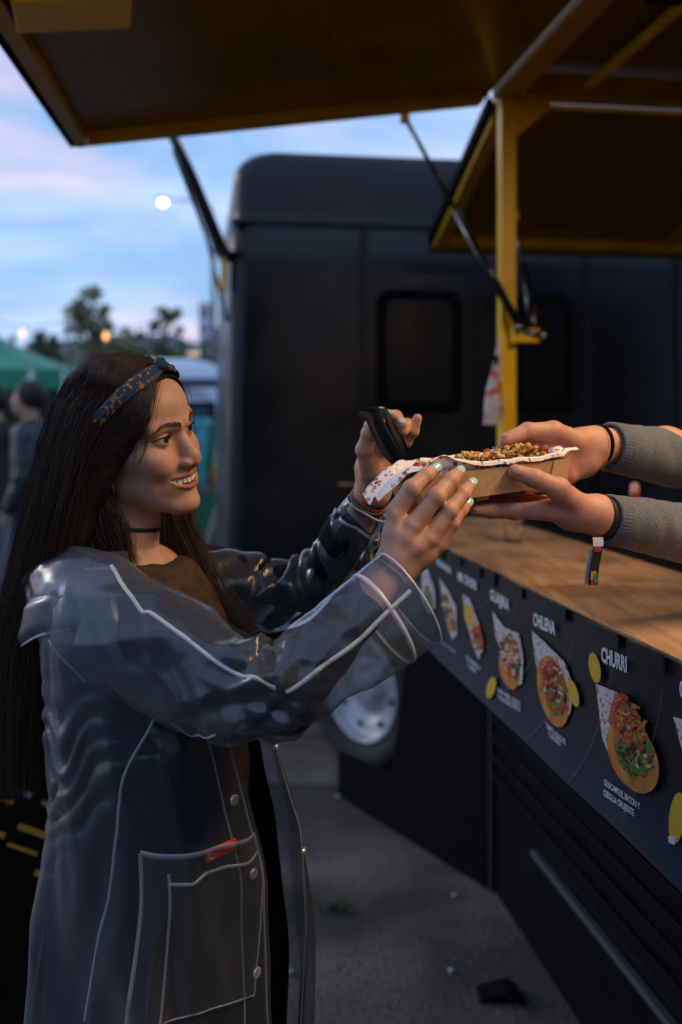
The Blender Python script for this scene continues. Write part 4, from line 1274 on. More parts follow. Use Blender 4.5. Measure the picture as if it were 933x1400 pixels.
for i in range(60):
    a = gs.uniform(-.27, .27); z = gs.uniform(.42, 1.02); L_ = gs.uniform(.03, .075); h_ = gs.uniform(.006, .014)
    v, f = box_vf((L_, .003, h_), 0)
    v = v @ roty(R(gs.normal(26, 6))).T
    obj('slip', v @ Rbd.T + bc + bdir * a + bn * (.0265 + .0012 * (i % 5)) + [0, 0, z], f, cols[int(gs.integers(0, 4)) if z > .72 else int(gs.integers(0, 2))], bd)

# ------------------------------------------------------------------ heads (local axes: x forward, y left, z up; millimetres, origin between the ears at eye level)
def rot_head(yaw, pit, rol):
    c, s = math.cos, math.sin
    Rz = np.array([[c(yaw), -s(yaw), 0], [s(yaw), c(yaw), 0], [0, 0, 1]])
    Ry = np.array([[c(pit), 0, -s(pit)], [0, 1, 0], [s(pit), 0, c(pit)]])
    Rx = np.array([[1, 0, 0], [0, c(rol), -s(rol)], [0, s(rol), c(rol)]])
    return Rz @ Ry @ Rx

EYE = np.array([72.0, 31.5, 0.0])
UP_LIP = [(0, 95.6, -59.4, 1.9), (6, 95.2, -58.4, 2.1), (14, 92.4, -58.0, 2.0), (24, 85.8, -57.6, 1.5), (34.5, 75.5, -57.6, 0.8)]
LO_LIP = [(0, 94.2, -76.8, 3.1), (8, 93.2, -76.4, 3.1), (17, 89.4, -74.4, 2.6), (26, 83.2, -69.2, 1.7), (34.5, 75.5, -58.8, 0.8)]
def lip_curve(L):
    half = spline(np.array([(a[1], a[0], a[2], a[3]) for a in L]), 12)
    return half
def z_up(y):   # lower border of the upper lip
    a = np.abs(y) / 33.0
    return -61.8 + 3.4 * a ** 2
def z_lo(y):   # upper border of the lower lip
    a = np.clip(np.abs(y) / 33.0, 0, 1.05)
    return -73.2 + 14.6 * a ** 2.5

def head_fn(p, neck_to, female=True, smile=True):
    """distance in mm for points p (mm, local)"""
    q = p.copy(); q[:, 1] = np.abs(q[:, 1])
    d = s_ell(p, (-10, 0, 34), (90, 72, 77))
    d = smin(d, s_ell(p, (36, 0, 36), (57, 58, 52)), 26)
    d = smin(d, s_ell(p, (34, 0, -41), (54, 60, 66)), 26)
    # cheekbones, full cheeks
    d = smin(d, s_ell(q, (53, 44, -24), (26, 18, 17)), 20)
    d = smin(d, s_ell(q, (67.5, 34, -37), (18, 17, 16)), 14)
    # jaw, chin
    d = smin(d, s_cone(q, (10, 43, -66), (70, 16, -102), 15, 13.5), 26)
    d = smin(d, s_ell(p, (81, 0, -103), (15.5, 16.5, 15)), 16)
    # muzzle
    d = smin(d, s_ell(p, (69.5, 0, -68), (23.0, 31, 22)), 15)
    # brow
    d = smin(d, s_cone(q, (88, 9, 15), (71, 45, 19), 9.5, 9), 12)
    # eye sockets
    d = smax(d, -s_ell(q, (101, 29, 0), (19, 17, 11)), 13)
    # nose
    n = s_cone(p, (82.8, 0, 6), (102.5, 0, -31), 6.6, 10.3)
    n = smin(n, s_cone(p, (84, 0, -8), (97, 0, -38), 9.5, 11.5), 8)
    n = smin(n, s_ell(q, (95.5, 12.5, -39.5), (10.5, 7.2, 7.2)), 5)
    n = smin(n, s_cone(p, (105, 0, -40), (95, 0, -48), 5.0, 5.5), 6)
    n = smax(n, -s_ell(q, (101.5, 7.2, -47.5), (6.2, 3.6, 4.6)), 2.5)
    d = smin(d, n, 7)
    # eyelids over the eyeballs
    e = s_sph(q, EYE, 13.4)
    d = smin(d, e, 3.0)
    yy = (q[:, 1] - EYE[1]) / 15.0
    lens = 1 - np.clip(np.abs(yy + 0.12 * (1 - yy ** 2)), 0, 2) ** 2.0
    zt = 4.3 * lens + 0.13 * (q[:, 1] - EYE[1]); zb = -2.9 * lens + 0.10 * (q[:, 1] - EYE[1])
    op = np.maximum(np.maximum(q[:, 2] - zt, zb - q[:, 2]), 74 - q[:, 0])
    d = smax(d, -op, 1.2)
    # upper lid crease
    if smile:
        cut = np.maximum(np.maximum(q[:, 2] - z_up(q[:, 1]), z_lo(q[:, 1]) - q[:, 2]), np.maximum(66 - q[:, 0], q[:, 1] - 34.2))
        d = smax(d, -cut, 2.5)
    for L in (UP_LIP, LO_LIP):
        pr = None
        c = spline(np.array([(a[1], a[0], a[2], a[3]) for a in L]), 7)
        for i in range(6):
            w = s_cone(q, c[i, :3], c[i + 1, :3], c[i, 3], c[i + 1, 3])
            pr = w if pr is None else smin(pr, w, 1.5)
        d = smin(d, pr, 3.0)
    # fold from nose to mouth corner
    d = smax(d, -s_cone(q, (94, 22, -44), (82, 39, -63), 0.8, 1.2), 7.0)
    # philtrum
    d = smax(d, -s_cone(p, (101, 0, -50), (102, 0, -56), 1.5, 1.8), 3.0)
    # ears
    er = s_ell(q, (-6, 68, -18), (15, 5.5, 27))
    er = smin(er, s_ell(q, (0, 67, -42), (8, 4.8, 10)), 5)
    er = smax(er, -s_ell(q, (-3, 74, -16), (9, 5.5, 18)), 3)
    d = smin(d, er, 5)
    # neck
    nr = (47, 50) if female else (54, 60)
    d = smin(d, s_cone(p, (-14, 0, -60), neck_to, nr[0], nr[1]), 22)
    return d

def build_head(Rm, pos, scale, neck_world, h=1.5, female=True, smile=True, skin=(0.56, 0.335, 0.235)):
    inv = lambda w: (np.asarray(w) - pos) @ Rm / scale * 1000.0
    nk = inv(neck_world)
    lo = np.array([-108, -86, min(-135, nk[2] - 30)]); hi = np.array([126, 86, 118])
    lo = np.minimum(lo, np.array([nk[0] - 62, nk[1] - 62, lo[2]])); hi = np.maximum(hi, np.array([nk[0] + 62, nk[1] + 62, 118]))
    v, f = surface_nets(lambda p: head_fn(p, nk, female, smile), lo, hi, h)
    v = relax(v, f, 1, 0.35)
    # colour: lips, blush, lid line, mouth inside
    q = v.copy(); q[:, 1] = np.abs(q[:, 1])
    col = np.tile(np.array(skin), (len(v), 1))
    def mix(mask, c):
        m_ = np.clip(mask, 0, 1)[:, None]
        col[:] = col * (1 - m_) + np.array(c) * m_
    mix(0.45 * np.exp(-((q - np.array([72, 44, -36])) ** 2).sum(1) / 16.0 ** 2), (0.51, 0.20, 0.125))
    mix(0.40 * np.exp(-((q - np.array([112, 0, -38])) ** 2).sum(1) / 12.0 ** 2), (0.52, 0.20, 0.125))
    mix(0.30 * np.exp(-((q - np.array([98, 0, -104])) ** 2).sum(1) / 12.0 ** 2), (0.52, 0.21, 0.13))
    mix(0.35 * np.exp(-((q - np.array([84, 31, -3])) ** 2).sum(1) / 13.0 ** 2), (0.34, 0.155, 0.095))
    for L, cc in ((UP_LIP, (0.34, 0.095, 0.08)), (LO_LIP, (0.40, 0.115, 0.10))):
        c = spline(np.array([(a[1], a[0], a[2], a[3]) for a in L]), 20)
        dl = np.min(np.stack([s_sph(q, c[i, :3], c[i, 3]) for i in range(20)]), 0)
        mix(np.clip(1.15 - dl / 1.3, 0, 1) * (q[:, 0] > 74), cc)
    inside = (q[:, 2] < z_up(q[:, 1]) + 0.5) & (q[:, 2] > z_lo(q[:, 1]) - 0.5) & (q[:, 1] < 33) & (q[:, 0] < 92 - (q[:, 1] / 33) ** 2 * 17)
    mix(inside * 1.0, (0.10, 0.02, 0.02))
    de = s_sph(q, EYE, 13.4)
    yy = (q[:, 1] - EYE[1]) / 15.0
    lens = 1 - np.clip(np.abs(yy + 0.12 * (1 - yy ** 2)), 0, 2) ** 2
    zt = 4.3 * lens + 0.13 * (q[:, 1] - EYE[1])
    if female:
        line = np.exp(-((q[:, 2] - zt - 0.5) / 1.1) ** 2) * (np.abs(yy) < 1.25) * (q[:, 0] > 66) * (np.abs(de) < 3)
        mix(0.92 * line, (0.03, 0.015, 0.012))
        zb = -3.6 * lens + 0.10 * (q[:, 1] - EYE[1])
        mix(0.45 * np.exp(-((q[:, 2] - zb + 0.3) / 0.7) ** 2) * (np.abs(yy) < 1.05) * (q[:, 0] > 66) * (np.abs(de) < 3), (0.06, 0.03, 0.025))
    w = pos + (v * 0.001 * scale) @ Rm.T
    return w, f, col

def eye_mesh(Rm, pos, scale, side, gaze):
    """eyeball with iris and pupil coloured by angle from the gaze"""
    n, m_ = 24, 32
    th = np.linspace(0, np.pi, n) ** 1.0; ph = np.linspace(0, 2 * np.pi, m_, endpoint=False)
    th = np.concatenate([np.linspace(0, 0.62, 16), np.linspace(0.68, np.pi, 12)])
    n = len(th)
    g = norm(gaze); a = norm(np.cross(g, [0, 0, 1])); b = np.cross(g, a)
    r = 12.3 + 0.9 * np.exp(-(th / 0.42) ** 2)
    v = r[:, None, None] * (np.cos(th)[:, None, None] * g + np.sin(th)[:, None, None] * (np.cos(ph)[None, :, None] * a + np.sin(ph)[None, :, None] * b))
    c = np.zeros((n, m_, 3)); c[:] = (0.50, 0.45, 0.42)
    c[th < 0.54] = (0.045, 0.018, 0.009)
    c[(th < 0.54) & (th > 0.47)] = (0.02, 0.01, 0.008)
    c[th < 0.19] = (0.003, 0.003, 0.003)
    loc = EYE * np.array([1, side, 1])
    w = pos + ((v.reshape(-1, 3) + loc) * 0.001 * scale) @ Rm.T
    return w, grid_faces(n, m_, True), c.reshape(-1, 3)

def face_details(person, Rm, pos, scale, skin_m, female=True, brow_col='hair_dark'):
    L2W = lambda p: pos + (np.asarray(p, float) * 0.001 * scale) @ Rm.T
    eye_m = mat('eye', attr='Col', rough=0.08, spec=0.6)
    for s in (-1, 1):
        v, f, c = eye_mesh(Rm, pos, scale, s, (1.0, 0.08, -0.03))
        o = obj('eye', v, f, eye_m, person, True)
        set_color(o.data, 'Col', c)
        # brow hairs
        g = np.random.default_rng(5)
        nb = 280
        u = g.random(nb)
        bx = np.interp(u, [0, .3, .7, 1], [97.5, 94.5, 84, 71]); by = np.interp(u, [0, .3, .7, 1], [9.5, 20, 37, 49]); bz = np.interp(u, [0, .35, .72, 1], [15.5, 19.5, 21.5, 15.5])
        wd = np.interp(u, [0, .2, .7, 1], [3.2, 3.8, 2.7, 0.8])
        bz = bz + (g.random(nb) - 0.5) * 2 * wd
        rootp = np.stack([bx, by * s, bz], 1)
        # drop onto the face: march inwards from outside
        rootp = drop(rootp, (np.array([0.9, 0, 0]) + 0 * rootp))
        dirv = np.stack([-0.35 - 0.3 * u, (0.75) * s + 0 * u, np.interp(u, [0, .4, 1], [0.75, 0.35, -0.25]) + 0.2 * (g.random(nb) - .5)], 1)
        dirv /= np.linalg.norm(dirv, axis=1)[:, None]
        ln = 5.0 + 2 * g.random(nb)
        tt = np.linspace(0, 1, 4)
        path = rootp[:, None] + dirv[:, None] * (tt[None, :, None] * ln[:, None, None]) + np.array([0.9, 0, 0]) * np.sin(tt * 2.4)[None, :, None] * 0.9
        bv, bf = strands(L2W(path.reshape(-1, 3)).reshape(path.shape), 0.00023, 0.00006)
        obj('eyebrow', bv, bf, mat('brow_brown', (0.040, 0.025, 0.018), rough=.7), person)
        # lashes
        if female:
            nl = 46
            yl = np.linspace(-14, 16.5, nl)
            yy = yl / 15.0
            lens = 1 - np.clip(np.abs(yy + 0.12 * (1 - yy ** 2)), 0, 2) ** 2
            zl = 4.3 * lens + 0.13 * yl + 0.3
            xl = EYE[0] + np.sqrt(np.maximum(13.9 ** 2 - np.minimum(yl, 12.5) ** 2 - zl ** 2, 4)) 
            rt = np.stack([xl, (EYE[1] + yl) * s, zl], 1)
            out = np.stack([np.full(nl, 0.85), yl / 16.0 * s, np.full(nl, 0.35)], 1)
            out /= np.linalg.norm(out, axis=1)[:, None]
            path = rt[:, None] + out[:, None] * (tt[None, :, None] * 5.0) + np.array([0, 0, 2.4]) * (tt ** 2)[None, :, None]
            bv, bf = strands(L2W(path.reshape(-1, 3)).reshape(path.shape), 0.00028, 0.00008)
            obj('eyelash', bv, bf, MATS['hair_dark'], person)
    # upper teeth, set along the arch
    tm = mat('teeth', (0.82, 0.75, 0.64), rough=0.16, sss=0.15, spec=0.6)
    widths = [8.6, 6.8, 7.4, 6.8, 6.6]
    for s in (-1, 1):
        y0 = 0.15
        for i, wd in enumerate(widths):
            yc = y0 + wd / 2
            y0 += wd * (0.99 - 0.05 * i)
            xc = 90.0 - (yc / 33.0) ** 2 * 19
            a = math.atan2(38 * yc / 33 ** 2, 1) * s
            hgt = [12.8, 11.6, 11.8, 10.4, 9.0][i]
            v, f = box_vf((5, wd * 0.97, hgt), 1.9)
            v = v @ rotz(-a * -1).T if False else v @ rotz(a * 1.0).T
            zc = -58.6 - hgt / 2 - [0, 0, 0, 0, 0][i] + 0.9 * (yc / 33) ** 2
            obj('tooth', L2W(v + np.array([xc, yc * s, zc])), f, tm, person, True)

_HF = {}
def drop(p, outward):
    """pull points (mm, local) along x onto the face surface"""
    x = np.full(len(p), 125.0)
    q = p.copy()
    for _ in range(40):
        q[:, 0] = x
        d = head_fn(q, np.array([-30.0, 0, -180]))
        x = x - np.clip(d * 0.6, -1, 6)
    q[:, 0] = x
    return q

# ------------------------------------------------------------------ hands (every joint is a point in the place, radius in metres)
def PR(l):
    """[(px, py, depth, radius), ...] -> points, radii"""
    a = np.array(l, float)
    return np.array([P(*r[:3]) for r in a]), a[:, 3]

def hand_fn_builder(arm, palm, fingers, palm_k=0.012):
    arm_p, arm_r = PR(arm)
    palms = [PR(q) for q in palm]
    fs = [PR(q) for q in fingers]
    def fn(p):
        d = None
        for i in range(len(arm_p) - 1):
            w = s_cone(p, arm_p[i], arm_p[i + 1], arm_r[i], arm_r[i + 1])
            d = w if d is None else smin(d, w, 0.01)
        for q, r in palms:
            for i in range(len(q) - 1):
                d = smin(d, s_cone(p, q[i], q[i + 1], r[i], r[i + 1]), palm_k)
        for q, r in fs:
            w = None
            for i in range(len(q) - 1):
                c = s_cone(p, q[i], q[i + 1], r[i] * 1.13, r[i + 1] * 1.10)
                w = c if w is None else smin(w, c, 0.003)
                if i > 0:   # knuckle
                    w = smin(w, s_sph(p, q[i], r[i] * 1.17), 0.004)
            d = smin(d, w, 0.0045)
        return d
    allp = np.concatenate([arm_p] + [q for q, _ in palms] + [q for q, _ in fs])
    return fn, allp

def build_hand(arm, palm, fingers, skin, h=0.0019, tint=(0.50, 0.20, 0.14)):
    fn, allp = hand_fn_builder(arm, palm, fingers)
    v, f = surface_nets(fn, allp.min(0) - 0.055, allp.max(0) + 0.055, h)
    v = relax(v, f, 1, 0.4)
    col = np.tile(np.array(skin), (len(v), 1))
    for q in fingers:
        pts, rr = PR(q)
        for j, (c, r) in enumerate(zip(pts, rr)):
            k = [0.55, 0.5, 0.3, 0.45][min(j, 3)]
            m_ = (k * np.exp(-((v - c) ** 2).sum(1) / (r * 1.15) ** 2))[:, None]
            col = col * (1 - m_) + np.array(tint) * m_
    return v, f, col

def nail(finger, m_, parent, toward, size=(0.0068, 0.0052), name='fingernail', shift=0.003):
    pts, rr = PR(finger)
    d = norm(pts[-1] - pts[-2])
    c = pts[-1] - d * (shift - rr[-1] * 0.35)
    n = norm(np.asarray(toward) - (np.asarray(toward) @ d) * d)
    s = np.cross(d, n)
    nu, nv = 9, 9
    u = np.linspace(-1, 1, nu); w = np.linspace(-1, 1, nv)
    U, W = np.meshgrid(u, w, indexing='ij')
    X = U * size[0] * np.sqrt(1 - 0.42 * W ** 2); Yv = W * size[1] * np.sqrt(1 - 0.35 * U ** 2)
    r = rr[-1] * 1.10
    Hh = np.sqrt(np.maximum(r * r - (Yv * 0.92) ** 2, 1e-8)) + 0.0007 - 0.0016 * np.maximum(U, 0) ** 2
    top = c + X[..., None] * d + Yv[..., None] * s + Hh[..., None] * n
    bot = top - n * 0.0012
    v = np.concatenate([top.reshape(-1, 3), bot.reshape(-1, 3)])
    f = grid_faces(nu, nv).tolist() + (grid_faces(nu, nv)[:, ::-1] + nu * nv).tolist()
    rim = [i * nv for i in range(nu)] + [(nu - 1) * nv + j for j in range(1, nv)] + [i * nv + nv - 1 for i in range(nu - 2, -1, -1)] + [j for j in range(nv - 2, 0, -1)]
    for a, b in zip(rim, rim[1:] + rim[:1]):
        f.append([a, b, b + nu * nv, a + nu * nv])
    return obj(name, v, f, m_, parent, True)

def torus(c, n, ra, rb, r, seg=40, ring=8, rot=0.0, wob=0.0):
    """elliptic ring around axis n: radii ra, rb"""
    n = norm(n); a = norm(np.cross(n, [0.2, 0.1, 1.0])); b = np.cross(n, a)
    t = np.linspace(0, 2 * np.pi, seg, endpoint=False) + rot
    pts = np.asarray(c) + np.cos(t)[:, None] * a * ra + np.sin(t)[:, None] * b * rb + (np.sin(t * 2 + 1) * wob)[:, None] * n
    pts = np.concatenate([pts, pts[:1]])
    rad = norm(0 * n) if False else None
    al = np.linspace(0, 2 * np.pi, ring, endpoint=False)
    ctr = np.asarray(c)
    rd = pts - ctr; rd -= (rd @ n)[:, None] * n; rd /= np.linalg.norm(rd, axis=1)[:, None]
    rr = (r, r) if np.ndim(r) == 0 else r
    v = pts[:, None] + np.cos(al)[None, :, None] * rd[:, None] * rr[0] + np.sin(al)[None, :, None] * n * rr[1]
    return v.reshape(-1, 3), grid_faces(len(pts), ring, True)

# ------------------------------------------------------------------ the handed-over food
fl_ = P(578, 690, 1.318); fr_ = P(773, 663, 1.402)
FX = norm(fr_ - fl_); FYv = norm(np.cross([0, 0, 1.0], FX)); FZ = np.cross(FX, FYv)
FL, FW, FH = np.linalg.norm(fr_ - fl_), 0.082, 0.037
def FP(x, y, z):
    return fl_ + FX * x + FYv * y + FZ * z
food = thing('food_tray', 'kraft card tray with a topped flatbread in printed paper, passed between hands', 'food tray', tuple(FP(FL / 2, FW / 2, 0)))
kraft = mat('kraft_card', (0.62, 0.40, 0.205), rough=0.75, var=0.10, vscale=90, bump=0.15, bscale=400, detail=6)
def slab8(q, t, n):
    q = np.asarray(q); n = norm(n) * t
    v = np.concatenate([q, q + n]); k_ = len(q)
    return v, [list(range(k_)), list(range(2 * k_ - 1, k_ - 1, -1))] + [[i, (i + 1) % k_, k_ + (i + 1) % k_, k_ + i] for i in range(k_)]
fl = 0.006
obj('tray_floor', *slab8([FP(0, 0, 0), FP(FL, 0, 0), FP(FL, FW, 0), FP(0, FW, 0)], .0012, FZ), kraft, food)
for nm, q, n in (('tray_side', [FP(0, 0, 0), FP(FL, 0, 0), FP(FL + fl, -fl, FH), FP(-fl, -fl, FH)], FYv), ('tray_side', [FP(0, FW, 0), FP(FL, FW, 0), FP(FL + fl, FW + fl, FH), FP(-fl, FW + fl, FH)], -FYv),
                 ('tray_end', [FP(0, .001, 0), FP(0, FW - .001, 0), FP(-fl, FW + fl - .001, FH), FP(-fl, -fl + .001, FH)], FX), ('tray_end', [FP(FL, .001, 0), FP(FL, FW - .001, 0), FP(FL + fl, FW + fl - .001, FH), FP(FL + fl, -fl + .001, FH)], -FX)):
    obj(nm, *slab8(q, .0012, n), kraft, food)
obj('corner_flap', *slab8([FP(FL - .030, -.0016, .001), FP(FL + .001, -.0016, .001), FP(FL + fl, -fl - .0016, FH), FP(FL - .020, -fl - .0016, FH)], .0012, -FYv), kraft, food)
obj('lock_tab', *slab8([FP(.085, .004, -.0002), FP(.105, .004, -.0002), FP(.105, .012, -.007), FP(.085, .012, -.007)], .0012, -FYv), kraft, food)
# printed liner paper
def liner_mat():
    m = bpy.data.materials.new('liner_print'); m.use_nodes = True
    nt = m.node_tree; b = nt.nodes['Principled BSDF']; b.inputs['Roughness'].default_value = .55
    tcn = nd(nt, 'ShaderNodeTexCoord')
    vo = nd(nt, 'ShaderNodeTexVoronoi'); vo.inputs['Scale'].default_value = 115; vo.feature = 'F1'; vo.distance = 'CHEBYCHEV'
    vo.inputs['Randomness'].default_value = 1.0
    nt.links.new(tcn.outputs['Object'], vo.inputs['Vector'])
    r = nd(nt, 'ShaderNodeValToRGB'); r.color_ramp.interpolation = 'CONSTANT'
    r.color_ramp.elements[0].color = (1, 1, 1, 1); r.color_ramp.elements[1].position = .31; r.color_ramp.elements[1].color = (0, 0, 0, 1)
    nt.links.new(vo.outputs['Distance'], r.inputs[0])
    sp_ = nd(nt, 'ShaderNodeSeparateColor'); nt.links.new(vo.outputs['Color'], sp_.inputs[0])
    cr_ = nd(nt, 'ShaderNodeValToRGB'); cr_.color_ramp.interpolation = 'CONSTANT'
    cr_.color_ramp.elements[0].color = (.62, .20, .06, 1); cr_.color_ramp.elements[1].position = .30; cr_.color_ramp.elements[1].color = (.80, .78, .78, 1)
    e = cr_.color_ramp.elements.new(.55); e.color = (.16, .10, .14, 1)
    e = cr_.color_ramp.elements.new(.78); e.color = (.55, .40, .42, 1)
    nt.links.new(sp_.outputs[0], cr_.inputs[0])
    mm = nd(nt, 'ShaderNodeMixRGB'); mm.inputs[1].default_value = (.80, .78, .78, 1)
    nt.links.new(r.outputs[0], mm.inputs[0]); nt.links.new(cr_.outputs[0], mm.inputs[2]); nt.links.new(mm.outputs[0], b.inputs['Base Color'])
    return m
nu, nv = 60, 40
u = np.linspace(-0.058, FL + 0.026, nu); w = np.linspace(0, 1, nv)
U, W = np.meshgrid(u, w, indexing='ij')
trough_y = np.interp(W, [0, .22, .34, .66, .78, 1], [-.009, -.002, .008, FW - .008, FW + .002, FW + .010])
trough_z = np.interp(W, [0, .06, .22, .34, .66, .78, .94, 1], [FH + .004, FH + .011, FH + .004, .003, .003, FH + .004, FH + .014, FH + .016])
flat_y = -.002 + W * (FW + .004); 
lf_ = np.clip(-U / .05, 0, 1.2); rt_ = np.clip((U - FL) / .03, 0, 1)
k_ = np.clip((-U + .012) / .02, 0, 1); k2_ = np.clip((U - FL + .004) / .012, 0, 1)
flat_z = FH + .010 - .030 * lf_ ** 1.5 + .006 * np.sin(W * 9)
ra_z = FH + .010 + .004 * np.sin(W * 14)
Yl = trough_y * (1 - k_) * (1 - k2_) + flat_y * np.maximum(k_, k2_)
Yl = Yl + (FW / 2 - Yl) * 0.30 * lf_ ** 1.2
Zl = trough_z * (1 - k_) * (1 - k2_) + flat_z * k_ * (1 - k2_) + ra_z * k2_
Zl += (0.020 * np.exp(-((U - .030) / .035) ** 2)) * (W < .2) * (1 - W * 5) * (1 - k_)
Zl += vnoise(np.stack([U * 60, W * 5, 0 * U], -1)) * .0022
Yl += vnoise(np.stack([U * 50, W * 4, 0 * U + 4], -1)) * .0020 * (W > .2) * (W < .8) + np.where(W < .2, -0.0008, 0)
Lp = fl_ + U[..., None] * FX + Yl[..., None] * FYv + Zl[..., None] * FZ
obj('liner_paper', Lp.reshape(-1, 3), grid_faces(nu, nv), liner_mat(), food, True)
# bread and toppings
bc_ = FP(FL * .53, FW / 2, FH * .78)
def bread_fn(p):
    q = np.stack([(p - bc_) @ FX, (p - bc_) @ FYv, (p - bc_) @ FZ], 1)
    return s_ell(q, (0, 0, 0), (FL * .47, FW * .43, .014)) + .0012 * vnoise(q * 90)
v, f = surface_nets(bread_fn, bc_ - [.12, .09, .05], bc_ + [.12, .09, .05], .003)
obj('bread', v, f, mat('crust', (.42, .17, .055), rough=.55, color2=(.55, .30, .12), vscale=50, bump=.3, bscale=200), food, True)
gf = np.random.default_rng(77)
def crumbs(name, n, size, m_, tall):
    V_, F_, off = [], [], 0
    base, bf = box_vf((1, 1, 1), .28)
    for i in range(n):
        x = gf.uniform(-.40, .44) * FL; y = gf.normal(0, .26) * FW
        y = np.clip(y, -.40 * FW, .42 * FW)
        hill = .013 * math.exp(-((x - .065) / .042) ** 2) + .008 * math.exp(-((x + .02) / .05) ** 2)
        z = .012 + (hill + .004) * gf.random() * tall
        s = size * (.45 + 1.5 * gf.random() ** 2.2)
        Rr = rotz(gf.uniform(0, 6.3)) @ rotx(gf.uniform(0, 6.3))
        q = (base * np.array([1, gf.uniform(.5, 1), gf.uniform(.35, .8)]) * s + gf.normal(0, .10, base.shape) * s) @ Rr.T
        V_.append(bc_ + (x + q[:, 0:1]) * FX + (y + q[:, 1:2]) * FYv + (z + q[:, 2:3]) * FZ)
        F_ += [[a + off for a in fc] for fc in bf]; off += len(base)
    o = obj(name, np.concatenate(V_), F_, m_, food, True); o['kind'] = 'stuff'
crumbs('fried_crumbs', 330, .0052, mat('crumb', (.66, .27, .035), rough=.35, color2=(.76, .45, .11), vscale=120), 1.15)
crumbs('tomato_bits', 90, .0058, mat('tomato', (.45, .06, .015), rough=.15, var=.3, vscale=80), 1.1)
crumbs('herb_bits', 80, .0056, mat('herb', (.09, .17, .025), rough=.5, var=.4, vscale=80), 1.15)
crumbs('cheese_bits', 70, .0052, mat('cheese', (.66, .50, .24), rough=.45, var=.2, vscale=80), 1.15)

# black paper napkin in the customer's raised hand
def napkin(left, right, name, parent, seed, fold=.009, ph=0.6):
    n1, n2 = 30, 20
    L_ = spline(np.array([P(*q) for q in left]), n1); R_ = spline(np.array([P(*q) for q in right]), n1)
    w_ = np.linspace(0, 1, n2)
    G_ = L_[:, None] * (1 - w_)[None, :, None] + R_[:, None] * w_[None, :, None]
    s = np.linspace(0, 1, n1)
    dep = np.abs(np.sin(w_[None] * 4.4 + ph + s[:, None] * 1.3)) ** .8 * fold * np.sin(np.pi * np.clip(s * 1.1 + .1, 0, 1))[:, None]
    G_[..., 1] -= dep
    G_ += vnoise(np.stack([s[:, None] * 6 + 0 * w_[None], 0 * s[:, None] + w_[None] * 3, np.full((n1, n2), seed * 1.7)], -1))[..., None] * np.array([.0015, .003, .0015])
    V_ = np.concatenate([G_.reshape(-1, 3), (G_ + [0, .0008, 0]).reshape(-1, 3)])
    gfc = grid_faces(n1, n2)
    return obj(name, V_, np.concatenate([gfc, gfc[:, ::-1] + n1 * n2]), mat('napkin_black', (.014, .014, .016), rough=.75, spec=.25, var=.2, vscale=60), parent, True)
nap = thing('napkin', 'folded black paper napkin pinched in the raised hand', 'napkin', tuple(P(530, 640, 1.455)))
napkin([(483, 567, 1.455), (499, 574, 1.450), (507, 590, 1.447), (518, 612, 1.446), (530, 630, 1.447), (543, 642, 1.45)],
       [(502, 558, 1.455), (519, 558, 1.450), (526, 578, 1.447), (538, 600, 1.446), (549, 620, 1.447), (553, 641, 1.45)], 'front_fold', nap, 1)
napkin([(500, 560, 1.464), (512, 572, 1.460), (522, 592, 1.458), (532, 612, 1.458), (541, 630, 1.459), (548, 644, 1.460)],
       [(522, 557, 1.464), (530, 562, 1.460), (543, 588, 1.457), (554, 606, 1.457), (560, 624, 1.458), (556, 644, 1.460)], 'back_fold', nap, 2, .007, 1.6)

# small things on and by the counter
cup = thing('cup', 'clear plastic cup standing on the wooden counter', 'cup', tuple(P(702, 742, 2.52)))
cb_ = P(702, 0, 2.53); cb_[2] = 1.2012
gl = bpy.data.materials.new('clear_plastic'); gl.use_nodes = True
nt = gl.node_tree; b = nt.nodes['Principled BSDF']; b.inputs['Transmission Weight'].default_value = 1; b.inputs['Roughness'].default_value = .06; b.inputs['IOR'].default_value = 1.25; b.inputs['Base Color'].default_value = (.95, .96, .97, 1)
pr = [(.022, 0), (.026, .05), (.030, .10), (.0285, .10), (.0245, .05), (.0205, .003)]
a = np.linspace(0, 2 * np.pi, 28, endpoint=False)
v = np.array([[cb_ + [r_ * math.cos(t), r_ * math.sin(t), z] for t in a] for r_, z in pr]).reshape(-1, 3)
obj('cup_wall', v, grid_faces(6, 28, True).tolist() + [list(range(28))[::-1], [5 * 28 + i for i in range(28)]], gl, cup, True)
obj('rim', *torus(cb_ + [0, 0, .101], (0, 0, 1), .0295, .0295, .0012, 28, 6), gl, cup, True)
sb_ = thing('sauce_bottle', 'small sauce bottle with a red cap standing behind the counter edge', 'bottle', tuple(P(868, 0, 2.45)))
c = P(868, 0, 2.45); c[2] = 1.207
obj('bottle_body', *tube_vf([c, c + [0, 0, .08], c + [0, 0, .105], c + [0, 0, .118]], [.026, .026, .014, .011], 16), mat('sauce_red', (.45, .04, .03), rough=.3), sb_, True)
obj('bottle_cap', *tube_vf([c + [0, 0, .119], c + [0, 0, .130], c + [0, 0, .146], c + [0, 0, .150]], [.013, .012, .010, .004], 14), mat('cap_pink', (.62, .30, .24), rough=.4), sb_, True)
